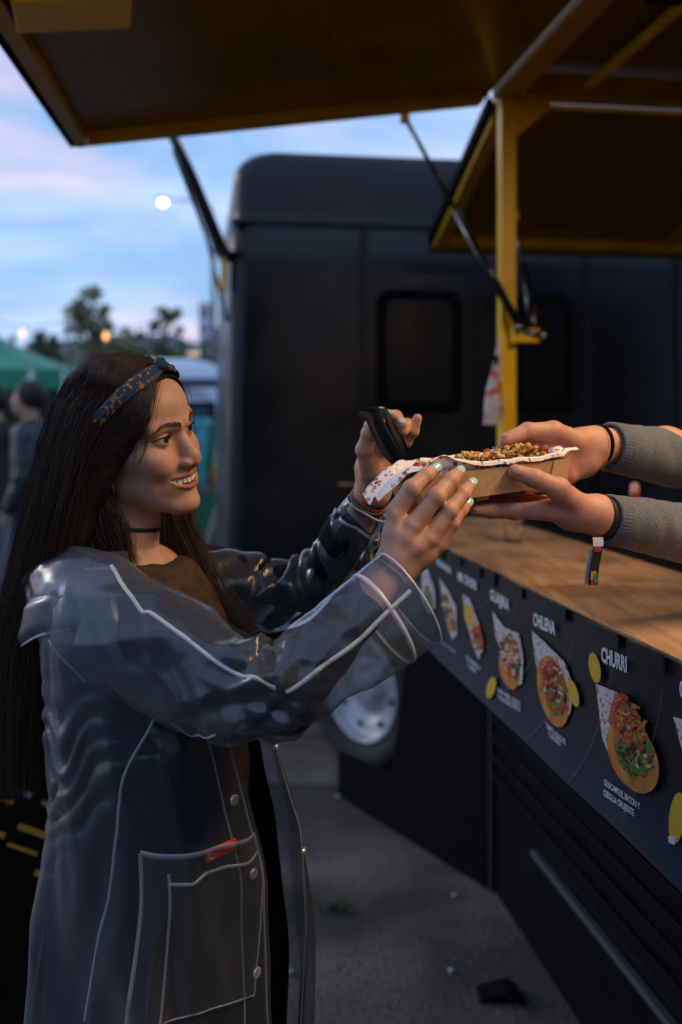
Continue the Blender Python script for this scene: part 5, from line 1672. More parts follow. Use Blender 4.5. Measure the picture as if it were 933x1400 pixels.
# paper bag pouch hung on the yellow post
bag = thing('bag', 'white and red plastic bag hanging from the yellow post', 'bag', tuple(P(674, 580, 3.1)))
n1_, n2_ = 20, 16
gy_ = np.linspace(0, 1, n1_); ga = np.linspace(0, 2 * np.pi, n2_, endpoint=False)
rows = []
for s in gy_:
    cx_ = 682 - 9 * s; cy_ = 470 + 110 * s
    hw = np.interp(s, [0, .25, .7, 1], [.004, .012, .028, .030]); hd = np.interp(s, [0, .25, .8, 1], [.003, .008, .014, .002])
    cc = P(cx_, cy_, 3.10)
    rows.append([cc + [hw * math.cos(t) * (1 + .12 * math.sin(3 * t + s * 9)), hd * math.sin(t), .004 * math.sin(5 * t) * s] for t in ga])
bgm = bpy.data.materials.new('bag_print'); bgm.use_nodes = True
nt = bgm.node_tree; b = nt.nodes['Principled BSDF']; b.inputs['Roughness'].default_value = .4
tcn = nd(nt, 'ShaderNodeTexCoord'); nz = nd(nt, 'ShaderNodeTexNoise'); nz.inputs['Scale'].default_value = 22
r = nd(nt, 'ShaderNodeValToRGB'); r.color_ramp.elements[0].position = .52; r.color_ramp.elements[0].color = (.55, .58, .66, 1); r.color_ramp.elements[1].position = .58; r.color_ramp.elements[1].color = (.52, .08, .06, 1)
nt.links.new(tcn.outputs['Object'], nz.inputs['Vector']); nt.links.new(nz.outputs['Fac'], r.inputs[0]); nt.links.new(r.outputs[0], b.inputs['Base Color'])
obj('pouch', np.array(rows).reshape(-1, 3), grid_faces(n1_, n2_, True), bgm, bag, True)
obj('loop', *tube_vf([P(682, 470, 3.10), P(684, 462, 3.105), P(690, 460, 3.12)], .003, 6), bt, bag, True)
v, f = box_vf((.012, .01, .03), .002)
obj('clip', v + P(679, 492, 3.085), f, rub, bag)

# ------------------------------------------------------------------ the customer
SKIN = (0.57, 0.315, 0.205)
skin_m = mat('skin', attr='Col', rough=0.52, sss=0.12, var=0.13, vscale=48, bump=0.30, bscale=420, bdist=0.0008, spec=0.42)
hair_m = mat('hair_dark', (0.013, 0.0085, 0.007), rough=0.50, spec=0.5, var=0.35, vscale=30)
gold_m = mat('gold', (0.80, 0.52, 0.22), rough=0.22, metal=1.0)
black_m = mat('black_cord', (0.012, 0.012, 0.014), rough=0.6)

woman = thing('person', 'smiling person with long dark hair in a clear raincoat reaching for the food', 'person', (-0.27, 1.43, 0.0))
HR = rot_head(R(-25.00), R(0.87), R(15.86)); HP = np.array([-0.3060, 1.4501, 1.4847]); HS = 0.9921
H2W = lambda p: HP + (np.asarray(p, float) * 0.001 * HS) @ HR.T
NECK = np.array([-0.322, 1.475, 1.285])
BY = R(-14)                                   # the way the chest faces
BF = np.array([math.cos(BY), math.sin(BY), 0]); BL = np.array([-math.sin(BY), math.cos(BY), 0])
def BP(x, y, z):                              # body point: forward, left, height
    return np.array([-0.285, 1.455, 0]) + BF * (x + 0.035 * min(1, max(0, (1.25 - z) / 0.25))) + BL * y + np.array([0, 0, z])
SH_R = P(118, 830, 1.375); SH_L = BP(-0.03, 0.155, 1.275)
EL_R = P(385, 946, 1.23); EL_L = P(428, 806, 1.598)

# near (right) hand, seen from the back, holding the tray from below
RH_IDX = [(541, 699, 1.287, .0110), (563, 668, 1.284, .0098), (583, 650, 1.300, .0086), (597, 640, 1.313, .0068)]
RH_MID = [(566, 718, 1.280, .0112), (597, 679, 1.280, .0100), (616, 657, 1.300, .0088), (629, 644, 1.325, .0069)]
RH_RNG = [(588, 735, 1.284, .0106), (614, 698, 1.289, .0096), (633, 675, 1.308, .0085), (646, 660, 1.332, .0067)]
RH_LIT = [(600, 744, 1.296, .0096), (618, 715, 1.296, .0082), (631, 697, 1.312, .0074), (641, 687, 1.326, .0060)]
RH_THB = [(545, 742, 1.315, .0150), (548, 712, 1.335, .0120), (560, 688, 1.345, .0100), (574, 670, 1.349, .0080)]
rh = build_hand(
    [(388, 958, 1.225, .028), (470, 860, 1.255, .027), (541, 772, 1.290, .0225)],
    [[(538, 770, 1.290, .021), (541, 735, 1.292, .016), (542, 700, 1.288, .0115)], [(541, 772, 1.288, .021), (556, 742, 1.287, .017), (566, 719, 1.282, .0118)],
     [(545, 775, 1.290, .021), (570, 750, 1.289, .0165), (588, 736, 1.285, .0112)], [(549, 778, 1.293, .020), (578, 758, 1.297, .015), (600, 745, 1.297, .0102)],
     [(541, 765, 1.296, .020), (545, 742, 1.312, .016)],
     [(539, 762, 1.2715, .0030), (540, 730, 1.2770, .0034), (541, 704, 1.2765, .0040)], [(543, 764, 1.2700, .0030), (556, 738, 1.2715, .0034), (565, 720, 1.2705, .0042)], [(548, 767, 1.2715, .0030), (571, 748, 1.2735, .0034), (586, 737, 1.2745, .0042)]],
    [RH_IDX, RH_MID, RH_RNG, RH_LIT, RH_THB], SKIN, tint=(0.54, 0.19, 0.125))
# far (left) hand, raised with a napkin
LH_IDX = [(503, 612, 1.512, .0105), (508, 583, 1.500, .0095), (521, 566, 1.487, .0085), (537, 568, 1.470, .0070)]
LH_MID = [(517, 606, 1.512, .0108), (527, 580, 1.500, .0096), (541, 570, 1.486, .0086), (550, 580, 1.471, .0072)]
LH_RNG = [(530, 609, 1.512, .0104), (544, 588, 1.503, .0092), (556, 581, 1.492, .0082), (552, 590, 1.474, .0068)]
LH_LIT = [(540, 618, 1.510, .0092), (555, 604, 1.502, .0080), (565, 590, 1.494, .0074), (571, 572, 1.489, .0064)]
LH_THB = [(507, 645, 1.490, .0145), (499, 615, 1.470, .0115), (505, 592, 1.458, .0098), (519, 577, 1.456, .0078)]
lh = build_hand(
    [(440, 815, 1.60, .026), (480, 735, 1.56, .026), (508, 676, 1.525, .0225)],
    [[(505, 672, 1.52, .021), (502, 640, 1.514, .0165), (503, 613, 1.512, .011)], [(508, 672, 1.52, .021), (513, 640, 1.514, .0165), (517, 607, 1.512, .0112)],
     [(512, 672, 1.52, .020), (524, 642, 1.514, .016), (530, 610, 1.512, .0108)], [(515, 674, 1.52, .019), (532, 645, 1.512, .015), (540, 619, 1.510, .0096)],
     [(508, 668, 1.512, .019), (507, 645, 1.492, .015)]],
    [LH_IDX, LH_MID, LH_RNG, LH_LIT, LH_THB], SKIN, tint=(0.54, 0.19, 0.125))

# trunk and legs under the clothes
HIP_R = BP(0.0, -0.075, 0.86); HIP_L = BP(0.0, 0.075, 0.86)
FT_R = BP(-0.03, -0.10, 0.09); FT_L = BP(0.02, 0.10, 0.09)
KN_R = BP(0.02, -0.08, 0.47); KN_L = BP(0.04, 0.095, 0.47)
def trunk_fn(p, g=0.0):
    d = s_cone(p, NECK + np.array([0, 0, 0.0]), BP(-0.02, 0, 1.20), 0.052 + g, 0.085 + g)
    for sh in (SH_R, SH_L):
        d = smin(d, s_cone(p, BP(-0.02, 0, 1.24), sh, 0.06 + g, 0.045 + g), 0.05)
    d = smin(d, s_cone(p, BP(0.0, -0.05, 1.18), BP(0.0, -0.05, 1.00), 0.085 + g, 0.078 + g), 0.06)
    d = smin(d, s_cone(p, BP(0.0, 0.05, 1.18), BP(0.0, 0.05, 1.00), 0.085 + g, 0.078 + g), 0.06)
    for s in (-1, 1):
        d = smin(d, s_sph(p, BP(0.055, 0.065 * s, 1.135), 0.058 + g), 0.05)
    d = smin(d, s_cone(p, BP(-0.005, -0.05, 0.98), BP(0.0, -0.06, 0.86), 0.080 + g, 0.086 + g), 0.06)
    d = smin(d, s_cone(p, BP(-0.005, 0.05, 0.98), BP(0.0, 0.06, 0.86), 0.080 + g, 0.086 + g), 0.06)
    return d
def legs_fn(p, g=0.0):
    d = None
    for hp, kn, ft in ((HIP_R, KN_R, FT_R), (HIP_L, KN_L, FT_L)):
        w = smin(s_cone(p, hp, kn, 0.085 + g, 0.055 + g), s_cone(p, kn, ft, 0.053 + g, 0.038 + g), 0.03)
        d = w if d is None else np.minimum(d, w)
    return d
def arms_fn(p, g=0.0, part=1.0):
    d = None
    for sh, el, wr in ((SH_R, EL_R, P(541, 772, 1.29)), (SH_L, EL_L, P(508, 676, 1.525))):
        e = el + (wr - el) * part
        w = smin(s_cone(p, sh, el, (0.050 if sh is SH_R else 0.034) + g, (0.040 if sh is SH_R else .026) + g), s_cone(p, el, e, (0.038 if sh is SH_R else .026) + g, 0.030 + g), 0.02)
        d = w if d is None else np.minimum(d, w)
    return d
tv, tf = surface_nets(lambda p: smin(smin(trunk_fn(p), legs_fn(p), 0.05), arms_fn(p, -0.008, 0.2), 0.03), (-0.62, 1.1, 0.0), (0.18, 1.85, 1.36), 0.009)
hv, hf, hc = build_head(HR, HP, HS, NECK, 1.5, True, True, SKIN)
V, F, C = [], [], []
off = 0
for v, f, c in ((hv, hf, hc), rh, lh, (tv, tf, np.tile(np.array(SKIN), (len(tv), 1)))):
    V.append(v); F.append(f + off); C.append(c); off += len(v)
body = obj('body', np.concatenate(V), np.concatenate(F), skin_m, woman, True)
set_color(body.data, 'Col', np.concatenate(C))
face_details(woman, HR, HP, HS, skin_m)
nail_m = mat('nail_varnish', (0.42, 0.74, 0.80), rough=0.18, coat=0.6)
for fg in (RH_IDX, RH_MID, RH_RNG, RH_LIT):
    nail(fg, nail_m, woman, (-0.15, -1, 0.12), (.0078, .0062), shift=.0052)
for fg in (LH_IDX, LH_MID):
    nail(fg, mat('nail_varnish_pale', (0.46, 0.60, 0.66), rough=0.2, coat=0.5), woman, (0.0, -0.9, 0.5), (0.006, 0.005))

# shoes and clothes
sm = MB()
for ft in (FT_R, FT_L):
    b = MB()
    pts = [ft + BF * -0.055 + np.array([0, 0, -0.045]), ft + BF * 0.02 + np.array([0, 0, -0.042]), ft + BF * 0.10 + np.array([0, 0, -0.055]), ft + BF * 0.17 + np.array([0, 0, -0.062])]
    b.tube(spline(pts, 9), np.interp(np.linspace(0, 1, 9), [0, .15, .6, .9, 1], [.03, .043, .040, .030, .012]), 14)
    b.tube([ft + np.array([0, 0, -0.03]), ft + np.array([0, 0, 0.09])], [0.044, 0.046], 14)
    b.build('shoe', black_m, woman, True)
knit_m = mat('dark_knit', (0.008, 0.010, 0.015), rough=0.9, spec=0.2, var=0.3, vscale=60, bump=0.5, bscale=500)
trs_m = mat('dark_trousers', (0.010, 0.010, 0.012), rough=0.8, bump=0.3, bscale=300)
def top_fn(p):
    d = trunk_fn(p, 0.012)
    d = np.maximum(d, p[:, 2] - 1.30)
    d = np.maximum(d, 0.80 - p[:, 2])
    return d + 0.003 * vnoise(p * np.array([60, 60, 12]))
v, f = surface_nets(top_fn, (-0.62, 1.1, 0.74), (0.18, 1.85, 1.36), 0.006)
obj('jumper', relax(v, f, 1), f, mat('brown_knit', (0.060, 0.036, 0.020), rough=0.9, spec=.2, var=.3, vscale=50, bump=.4, bscale=400), woman, True)
# dark open cardigan: sleeves here, the hanging part inside the coat further down
cv1, cf1 = surface_nets(lambda p: arms_fn(p, 0.008, 0.62) + 0.004 * vnoise(p * np.array([40, 40, 40])), (-0.62, 1.1, 0.9), (0.18, 1.85, 1.42), 0.0055)
cv1 = relax(cv1, cf1, 1)
v, f = surface_nets(lambda p: np.maximum(np.maximum(smin(legs_fn(p, 0.012), trunk_fn(p, 0.010), 0.04), p[:, 2] - 0.97), 0.06 - p[:, 2]) + 0.004 * vnoise(p * np.array([30, 30, 14])), (-0.60, 1.15, 0.03), (0.1, 1.80, 1.02), 0.009)
obj('trousers', relax(v, f, 1), f, trs_m, woman, True)

# ---------------------------------------------------------------- clear raincoat
def vinyl(name, tint, base, lo, hi, rough=0.22):
    m = bpy.data.materials.new(name); m.use_nodes = True
    nt = m.node_tree; nt.nodes.clear()
    out = nd(nt, 'ShaderNodeOutputMaterial')
    df = nd(nt, 'ShaderNodeBsdfDiffuse'); df.inputs['Color'].default_value = (*base, 1)
    gl_ = nd(nt, 'ShaderNodeBsdfGlossy'); gl_.inputs['Color'].default_value = (.95, .97, 1, 1); gl_.inputs['Roughness'].default_value = rough
    tr = nd(nt, 'ShaderNodeBsdfTransparent'); tr.inputs[0].default_value = (*tint, 1)
    mx_ = nd(nt, 'ShaderNodeMixShader'); mg = nd(nt, 'ShaderNodeMixShader')
    lw = nd(nt, 'ShaderNodeLayerWeight'); lw.inputs['Blend'].default_value = 0.40
    lf_n = nd(nt, 'ShaderNodeLayerWeight'); lf_n.inputs['Blend'].default_value = 0.5
    pw = nd(nt, 'ShaderNodeMath', operation='POWER'); pw.inputs[1].default_value = 3.6
    fr = nd(nt, 'ShaderNodeMath', operation='MULTIPLY_ADD'); fr.inputs[1].default_value = 0.85; fr.inputs[2].default_value = 0.055
    nt.links.new(lf_n.outputs['Facing'], pw.inputs[0]); nt.links.new(pw.outputs[0], fr.inputs[0])
    mr = nd(nt, 'ShaderNodeMapRange'); mr.inputs[3].default_value = lo; mr.inputs[4].default_value = hi
    tcn = nd(nt, 'ShaderNodeTexCoord')
    nz = nd(nt, 'ShaderNodeTexNoise'); nz.noise_type = 'RIDGED_MULTIFRACTAL'; nz.inputs['Scale'].default_value = 14; nz.inputs['Detail'].default_value = 4; nz.inputs['Distortion'].default_value = 1.2
    nz.inputs['Roughness'].default_value = 0.35
    nt.links.new(tcn.outputs['Object'], nz.inputs['Vector'])
    bp = nd(nt, 'ShaderNodeBump'); bp.inputs['Strength'].default_value = 0.22; bp.inputs['Distance'].default_value = 0.004
    nt.links.new(nz.outputs['Fac'], bp.inputs['Height'])
    for q_ in (df, gl_, lw, lf_n):
        nt.links.new(bp.outputs[0], q_.inputs['Normal'])
    nt.links.new(lw.outputs['Facing'], mr.inputs[0]); nt.links.new(mr.outputs[0], mx_.inputs[0])
    nt.links.new(tr.outputs[0], mx_.inputs[1]); nt.links.new(df.outputs[0], mx_.inputs[2])
    nt.links.new(fr.outputs[0], mg.inputs[0]); nt.links.new(mx_.outputs[0], mg.inputs[1]); nt.links.new(gl_.outputs[0], mg.inputs[2])
    nt.links.new(mg.outputs[0], out.inputs['Surface'])
    MATS[name] = m
    return m
vin_m = vinyl('clear_vinyl', (0.80, 0.84, 0.88), (0.125, 0.152, 0.190), 0.15, 0.55, 0.27)
seam_m = vinyl('welded_seam', (0.9, 0.9, 0.9), (0.62, 0.66, 0.70), 0.65, 0.9, 0.35)
seam_dim = vinyl('welded_seam_thin', (0.9, 0.9, 0.9), (0.42, 0.46, 0.50), 0.42, 0.7, 0.3)
snap_m = mat('snap_button', (0.72, 0.72, 0.74), rough=0.25, metal=0.6)

def thick(v, f, nu, nv, t=0.0012):
    return v, f

def loft(rings, n_u, n_v, fold):
    """rings: rows (px, py, depth, radius across, radius along view); returns grid of points (n_u, n_v, 3), normals, frames"""
    a = np.array(rings, float)
    c = np.array([P(*r[:3]) for r in a])
    cc = spline(c, n_u); rr = spline(a[:, 3:5], n_u)
    t, N, B = frames(cc, up=(0, -1, 0))
    # keep N pointing at the camera side all along
    for i in range(n_u):
        n = np.array([0, -1.0, 0]); n = norm(n - (n @ t[i]) * t[i]); N[i] = n; B[i] = np.cross(t[i], n)
    ang = np.linspace(0, 2 * np.pi, n_v, endpoint=False)
    u = np.linspace(0, 1, n_u)
    Ug, Ag = np.meshgrid(u, ang, indexing='ij')
    D = N[:, None] * np.cos(Ag)[..., None] + B[:, None] * np.sin(Ag)[..., None]
    base = N[:, None] * (np.cos(Ag) * rr[:, 1:2])[..., None] + B[:, None] * (np.sin(Ag) * rr[:, 0:1])[..., None]
    G = cc[:, None] + base + D * fold(Ug, Ag, cc[:, None] + base)[..., None]
    return G, D, cc, t

def ribbon(G, D, iu, ia, width, lift=0.0007, along='u'):
    """raised welded strip lying on a lofted sleeve; iu, ia: arrays of grid coordinates (float)"""
    def at(u, a):
        nu, nv = G.shape[:2]
        u = np.clip(u, 0, nu - 1.001); i = u.astype(int); fu = (u - i)[:, None]
        j = np.floor(a).astype(int); fa = (a - j)[:, None]
        g = lambda A: (A[i, j % nv] * (1 - fa) + A[i, (j + 1) % nv] * fa) * (1 - fu) + (A[i + 1, j % nv] * (1 - fa) + A[i + 1, (j + 1) % nv] * fa) * fu
        return g(G), g(D)
    p, n = at(np.asarray(iu, float), np.asarray(ia, float))
    n /= np.linalg.norm(n, axis=1)[:, None]
    t = np.gradient(p, axis=0); t /= np.linalg.norm(t, axis=1)[:, None] + 1e-9
    s = np.cross(t, n)
    w = np.broadcast_to(width, (len(p),))[:, None]
    prof = [(-.5, -.0006), (-.47, lift), (.47, lift), (.5, -.0006)]
    v = np.stack([p + s * w * a + n * b for a, b in prof], 1).reshape(-1, 3)
    return v, grid_faces(len(p), 4)

def sstep(x, a, b):
    t = np.clip((x - a) / (b - a), 0, 1)
    return t * t * (3 - 2 * t)

def crease(p):
    """sharp-edged folds, about 0..1"""
    return 1 - np.abs(vnoise(p)) * 1.6
# coat body: rings by height, open at the front
NZ, NA = 150, 170
zz = np.linspace(1.325, 0.36, NZ)
ctl = np.array([  # z, forward centre, half depth, half width
    (1.325, -0.035, 0.055, 0.085), (1.30, -0.025, 0.080, 0.140), (1.27, -0.015, 0.100, 0.175), (1.20, 0.005, 0.125, 0.188), (1.10, 0.022, 0.138, 0.190),
    (1.00, 0.034, 0.148, 0.192), (0.90, 0.042, 0.162, 0.196), (0.75, 0.046, 0.168, 0.202), (0.60, 0.046, 0.170, 0.210), (0.36, 0.046, 0.178, 0.222)])[::-1]
fx = np.interp(zz, ctl[:, 0], ctl[:, 1]); ha = np.interp(zz, ctl[:, 0], ctl[:, 2]); hb = np.interp(zz, ctl[:, 0], ctl[:, 3])
k = np.ones(9) / 9
sm_ = lambda a: np.convolve(np.pad(a, 4, mode='edge'), k, 'valid')
fx, ha, hb = sm_(fx), sm_(ha), sm_(hb)
# angle 0 = front; near (right) edge at -g, round the back, far edge at +g
gap_n = np.interp(zz, [0.36, 0.9, 1.15, 1.32], [R(15), R(13), R(20), R(50)]); gap_f = np.interp(zz, [0.36, 0.9, 1.15, 1.32], [R(-2), R(6), R(22), R(50)])
s01 = np.linspace(0, 1, NA)
TH = -gap_n[:, None] + (-(2 * np.pi) + gap_n + gap_f)[:, None] * s01[None, :] * 1.0
ex = 0.86
cs_, sn_ = np.cos(TH), np.sin(TH)
X = fx[:, None] + np.sign(cs_) * np.abs(cs_) ** ex * ha[:, None]
Yb = np.sign(sn_) * np.abs(sn_) ** ex * hb[:, None]
Zg = np.repeat(zz[:, None], NA, 1)
G3 = np.stack([X, Yb, Zg], -1)
low = sstep(1.15 - Zg, 0, 0.5)
pn = np.stack([TH * 1.9, Zg * 2.2, 0 * Zg], -1)
f1 = vnoise(pn * np.array([1.6, 0.8, 1]) + 5) * 0.022 * low + vnoise(pn * np.array([3.2, 0.8, 1]) + 9) * 0.010 * (0.2 + low)
# tugging folds that run from under the raised arm round the back
wz = np.exp(-((Zg - 1.05) / 0.085) ** 2) * np.exp(-((np.mod(-TH, 2 * np.pi) - 2.1) / 1.0) ** 2)
slant = Zg * 70 + np.sin(TH * 1.3) * 4.5 + 4.2 * vnoise(np.stack([TH * 2.6, Zg * 15, 0 * Zg], -1))
f2 = (np.abs(np.sin(slant)) ** 0.7 - 0.55) * (0.012 + 0.007 * vnoise(np.stack([TH * 5, Zg * 20, 0 * Zg + 2], -1))) * wz
f3 = vnoise(np.stack([TH * 7, Zg * 14 + TH * 4, 0 * Zg], -1)) * 0.0018
f3 = f3 + 0.012 * (crease(np.stack([TH * 1.7 + Zg * 2.5, Zg * 3.2 + TH * .6, 0 * Zg], -1) + 31) - 0.6) * (0.25 + low) + 0.003 * (crease(np.stack([TH * 3.4 - Zg * 5, Zg * 6 + TH, 0 * Zg], -1) + 41) - 0.6)
flare = np.exp(-s01[::-1][None, :] / 0.05) * low * 0.055
rad = np.stack([cs_, sn_, 0 * cs_], -1)
G3 = G3 + rad * (f1 + f2 + f3)[..., None]
G3[..., 0] += flare; G3[..., 1] -= np.exp(-s01[::-1][None, :] / 0.04) * low * 0.0
W3 = np.array([-0.285, 1.455, 0]) + G3[..., 0:1] * BF + G3[..., 1:2] * BL
W3[..., 2] = G3[..., 2]
zs_ = np.interp(zz, [0.36, 1.0, 1.2, 1.325], [0.90, 0.89, 0.86, 0.80])
inn = np.stack([fx[:, None] + (G3[..., 0] - fx[:, None]) * zs_[:, None] - flare * .9, G3[..., 1] * zs_[:, None], Zg], -1)[7:140, 14:NA - 16]
CW = np.array([-0.285, 1.455, 0]) + inn[..., 0:1] * BF + inn[..., 1:2] * BL
CW[..., 2] = inn[..., 2]
cf2 = grid_faces(CW.shape[0], CW.shape[1])
obj('cardigan', np.concatenate([cv1, CW.reshape(-1, 3)]), np.concatenate([cf1, cf2 + len(cv1)]), knit_m, woman, True)
coat = obj('raincoat', W3.reshape(-1, 3), grid_faces(NZ, NA), vin_m, woman, True)
Nrm = rad[..., 0:1] * BF + rad[..., 1:2] * BL

def strip_on_coat(pairs, width, name='seam', m_=seam_dim, lift=0.0012, n=60):
    """pairs: (grid row, grid column) control points on the coat body"""
    q = spline(np.array(pairs, float), n)
    v, f = ribbon(W3, Nrm, q[:, 0], np.clip(q[:, 1], 0, NA - 1.01), width, lift)
    return obj(name, v, f, m_, coat, True)
row = lambda z: (1.325 - z) / (1.325 - 0.36) * (NZ - 1)

def coat_px(px, py):
    """nearest coat grid node (camera-facing side) to a photo pixel"""
    xs = CX + FPX * W3[..., 0] / W3[..., 1]; ys = HY - FPX * (W3[..., 2] - CAMH) / W3[..., 1]
    dd = (xs - px) ** 2 + (ys - py) ** 2 + np.where(W3[..., 1] > 1.46, 1e7, 0)
    i = np.unravel_index(np.argmin(dd), dd.shape)
    return i
# side seam, front placket edges
strip_on_coat([coat_px(x, y) for x, y in ((210, 985), (172, 1060), (158, 1150), (140, 1260), (118, 1395))], 0.004)
strip_on_coat([(row(1.25), 2), (row(1.0), 2), (row(.8), 2), (row(.37), 2)], 0.003)
strip_on_coat([(row(1.20), 8), (row(1.0), 8), (row(.8), 8), (row(.37), 8)], 0.0025)
strip_on_coat([(row(1.2), NA - 2.2), (row(1.0), NA - 2.2), (row(.8), NA - 2.2), (row(.37), NA - 2.2)], 0.003)
for py in (1050, 1187, 1327):
    i, j = coat_px(358, py)
    c = W3[i, 5]; n = Nrm[i, 5]
    a = norm(np.cross(n, [0, 0, 1])); b = np.cross(n, a)
    t = np.linspace(0, 2 * np.pi, 16, endpoint=False)
    v = np.concatenate([c + (np.cos(t)[:, None] * a + np.sin(t)[:, None] * b) * r_ + n * h_ for r_, h_ in ((.0075, .001), (.0075, .0032), (.006, .0042), (.002, .0036))] + [[c + n * .0036]])
    f = grid_faces(4, 16, True).tolist() + [[48 + q, 48 + (q + 1) % 16, 64] for q in range(16)]
    obj('snap_button', v, f, snap_m, coat, True)
for z in (1.01, 0.87):
    i = int(row(z)); c = W3[i, NA - 6]; n = Nrm[i, NA - 6]
    a = norm(np.cross(n, [0, 0, 1])); b = np.cross(n, a)
    t = np.linspace(0, 2 * np.pi, 16, endpoint=False)
    v = np.concatenate([c + (np.cos(t)[:, None] * a + np.sin(t)[:, None] * b) * r_ + n * h_ for r_, h_ in ((.006, -.003), (.006, .003), (.004, .004))] + [[c + n * .0036]])
    f = grid_faces(3, 16, True).tolist() + [[32 + q, 32 + (q + 1) % 16, 48] for q in range(16)]
    obj('snap_button', v, f, snap_m, coat, True)

# sleeves
def fold_near(U, A, pt):
    el = np.exp(-((U - 0.56) / 0.10) ** 2)
    inner = np.clip(-np.sin(A), 0, 1)
    d = 0.008 * vnoise(np.stack([U * 5, np.cos(A) * 1.2, np.sin(A) * 1.2], -1) + 2.7) * (0.4 + 0.6 * el)
    diag = U * 30 + 1.6 * np.sin(A + 0.6) + 1.4 * vnoise(np.stack([U * 5, np.cos(A), np.sin(A)], -1) + 8)
    d += (np.abs(np.sin(diag)) ** 0.8 - 0.6) * 0.009 * (0.10 + el * 1.1) * (1 - sstep(U, 0.86, 0.95))
    d += 0.0014 * vnoise(np.stack([U * 22, np.cos(A) * 3.1, np.sin(A) * 3.1], -1)) * (1 - 0.7 * sstep(U, 0.88, 0.95))
    d += 0.0004 * vnoise(np.stack([U * 55, np.cos(A) * 6, np.sin(A) * 6], -1)) * (1 - 0.7 * sstep(U, 0.88, 0.95))
    fade = 1 - 0.8 * sstep(U, 0.84, 0.93)
    d += 0.011 * (crease(np.stack([U * 9 + np.sin(A) * 1.2, np.cos(A - 0.4) * 1.3 + U * 3, np.sin(A) * 1.1], -1) + 11) - 0.6) * fade * (0.45 + 0.7 * el)
    d += 0.006 * (crease(np.stack([U * 20 - np.sin(A) * 2.2, np.cos(A) * 1.8, np.sin(A) * 1.8 + U * 6], -1) + 21) - 0.6) * fade * (0.35 + 0.9 * el)
    return d
k_ = 1.27 / FPX
SLV = [(62, 800, 1.43, 52, 40), (105, 822, 1.375, 82, 60), (160, 858, 1.325, 90, 66), (230, 897, 1.285, 86, 66), (300, 930, 1.25, 76, 62), (358, 948, 1.225, 66, 58), (398, 938, 1.222, 62, 56),
       (445, 900, 1.235, 62, 55), (500, 862, 1.255, 67, 57), (560, 818, 1.28, 73, 60)]
SLV = [(a, b, c, d * k_, e * k_) for a, b, c, d, e in SLV]
GN, DN, CN, TN = loft(SLV, 150, 96, fold_near)
sl = obj('sleeve', GN.reshape(-1, 3), grid_faces(150, 96, True), vin_m, coat, True)
def seam_px(G, D, pts, width, n=60, side=-1):
    """welded strip through photo pixels on the camera side of a sleeve"""
    xs = CX + FPX * G[..., 0] / G[..., 1]; ys = HY - FPX * (G[..., 2] - CAMH) / G[..., 1]
    nv = G.shape[1]; out = []
    vis = D[..., 1] > 0.15
    for px, py in pts:
        dd = (xs - px) ** 2 + (ys - py) ** 2 + np.where(vis, 1e7, 0)
        i, j = np.unravel_index(np.argmin(dd), dd.shape)
        if out:
            while j - out[-1][1] > nv / 2: j -= nv
            while out[-1][1] - j > nv / 2: j += nv
        out.append((i, j))
    q = spline(np.array(out, float), n)
    q = np.stack([np.convolve(np.pad(q[:, i], 2, mode='edge'), np.ones(5) / 5, 'valid') for i in (0, 1)], 1)
    return ribbon(G, D, q[:, 0], q[:, 1], width)
for pts, w in ((((152, 770), (160, 790), (172, 806), (196, 838), (206, 836), (250, 866), (310, 914), (350, 928), (380, 944)), .0055), (((388, 946), (430, 922), (480, 882), (528, 836), (566, 806)), .0055),
               (((66, 872), (100, 915), (160, 955), (230, 985), (300, 1000)), .003)):
    v, f = seam_px(GN, DN, pts, w)
    obj('seam', v, f, seam_m, coat, True)
# cuff band and hem of the near sleeve
for iu, w in ((139.0, .0065), (148.6, .003)):
    v, f = ribbon(GN, DN, np.full(97, iu), np.arange(97.0), w)
    obj('cuff_band', v, f, seam_m, coat, True)
def fold_far(U, A, pt):
    d = 0.008 * vnoise(np.stack([U * 5, np.cos(A) * 1.3, np.sin(A) * 1.3], -1) + 4.1)
    calm = sstep(U, 0.12, 0.38)
    diag = U * 26 + 1.4 * np.sin(A) + 1.2 * vnoise(np.stack([U * 5, np.cos(A), np.sin(A)], -1) + 3)
    d += (np.abs(np.sin(diag)) ** 0.8 - 0.6) * 0.010 * (1 - sstep(U, 0.86, 0.97)) * calm
    d += 0.0015 * vnoise(np.stack([U * 24, np.cos(A) * 3, np.sin(A) * 3], -1))
    d += 0.009 * (0.3 + 0.7 * calm) * (crease(np.stack([U * 10 + np.sin(A), np.cos(A) * 1.4 + U * 3, np.sin(A) * 1.2], -1) + 15) - 0.6) * (1 - 0.8 * sstep(U, 0.86, 0.97))
    return d
k2 = 1.58 / FPX
SLF = [(250, 800, 1.585, 50, 50), (310, 806, 1.60, 56, 52), (370, 812, 1.605, 52, 50), (425, 800, 1.595, 46, 46), (462, 765, 1.575, 42, 42), (487, 722, 1.55, 36, 38), (505, 690, 1.535, 30, 34)]
SLF = [(a, b, c, d * k2, e * k2) for a, b, c, d, e in SLF]
GF, DF, CF, TF = loft(SLF, 110, 80, fold_far)
obj('sleeve', GF.reshape(-1, 3), grid_faces(110, 80, True), vin_m, coat, True)
for iu, w in ((96.0, .006), (108.6, .003)):
    v, f = ribbon(GF, DF, np.full(81, iu), np.arange(81.0), w)
    obj('cuff_band', v, f, seam_m, coat, True)
v, f = seam_px(GF, DF, ((345, 852), (395, 850), (440, 832), (480, 790), (512, 745)), .005)
obj('seam', v, f, seam_m, coat, True)

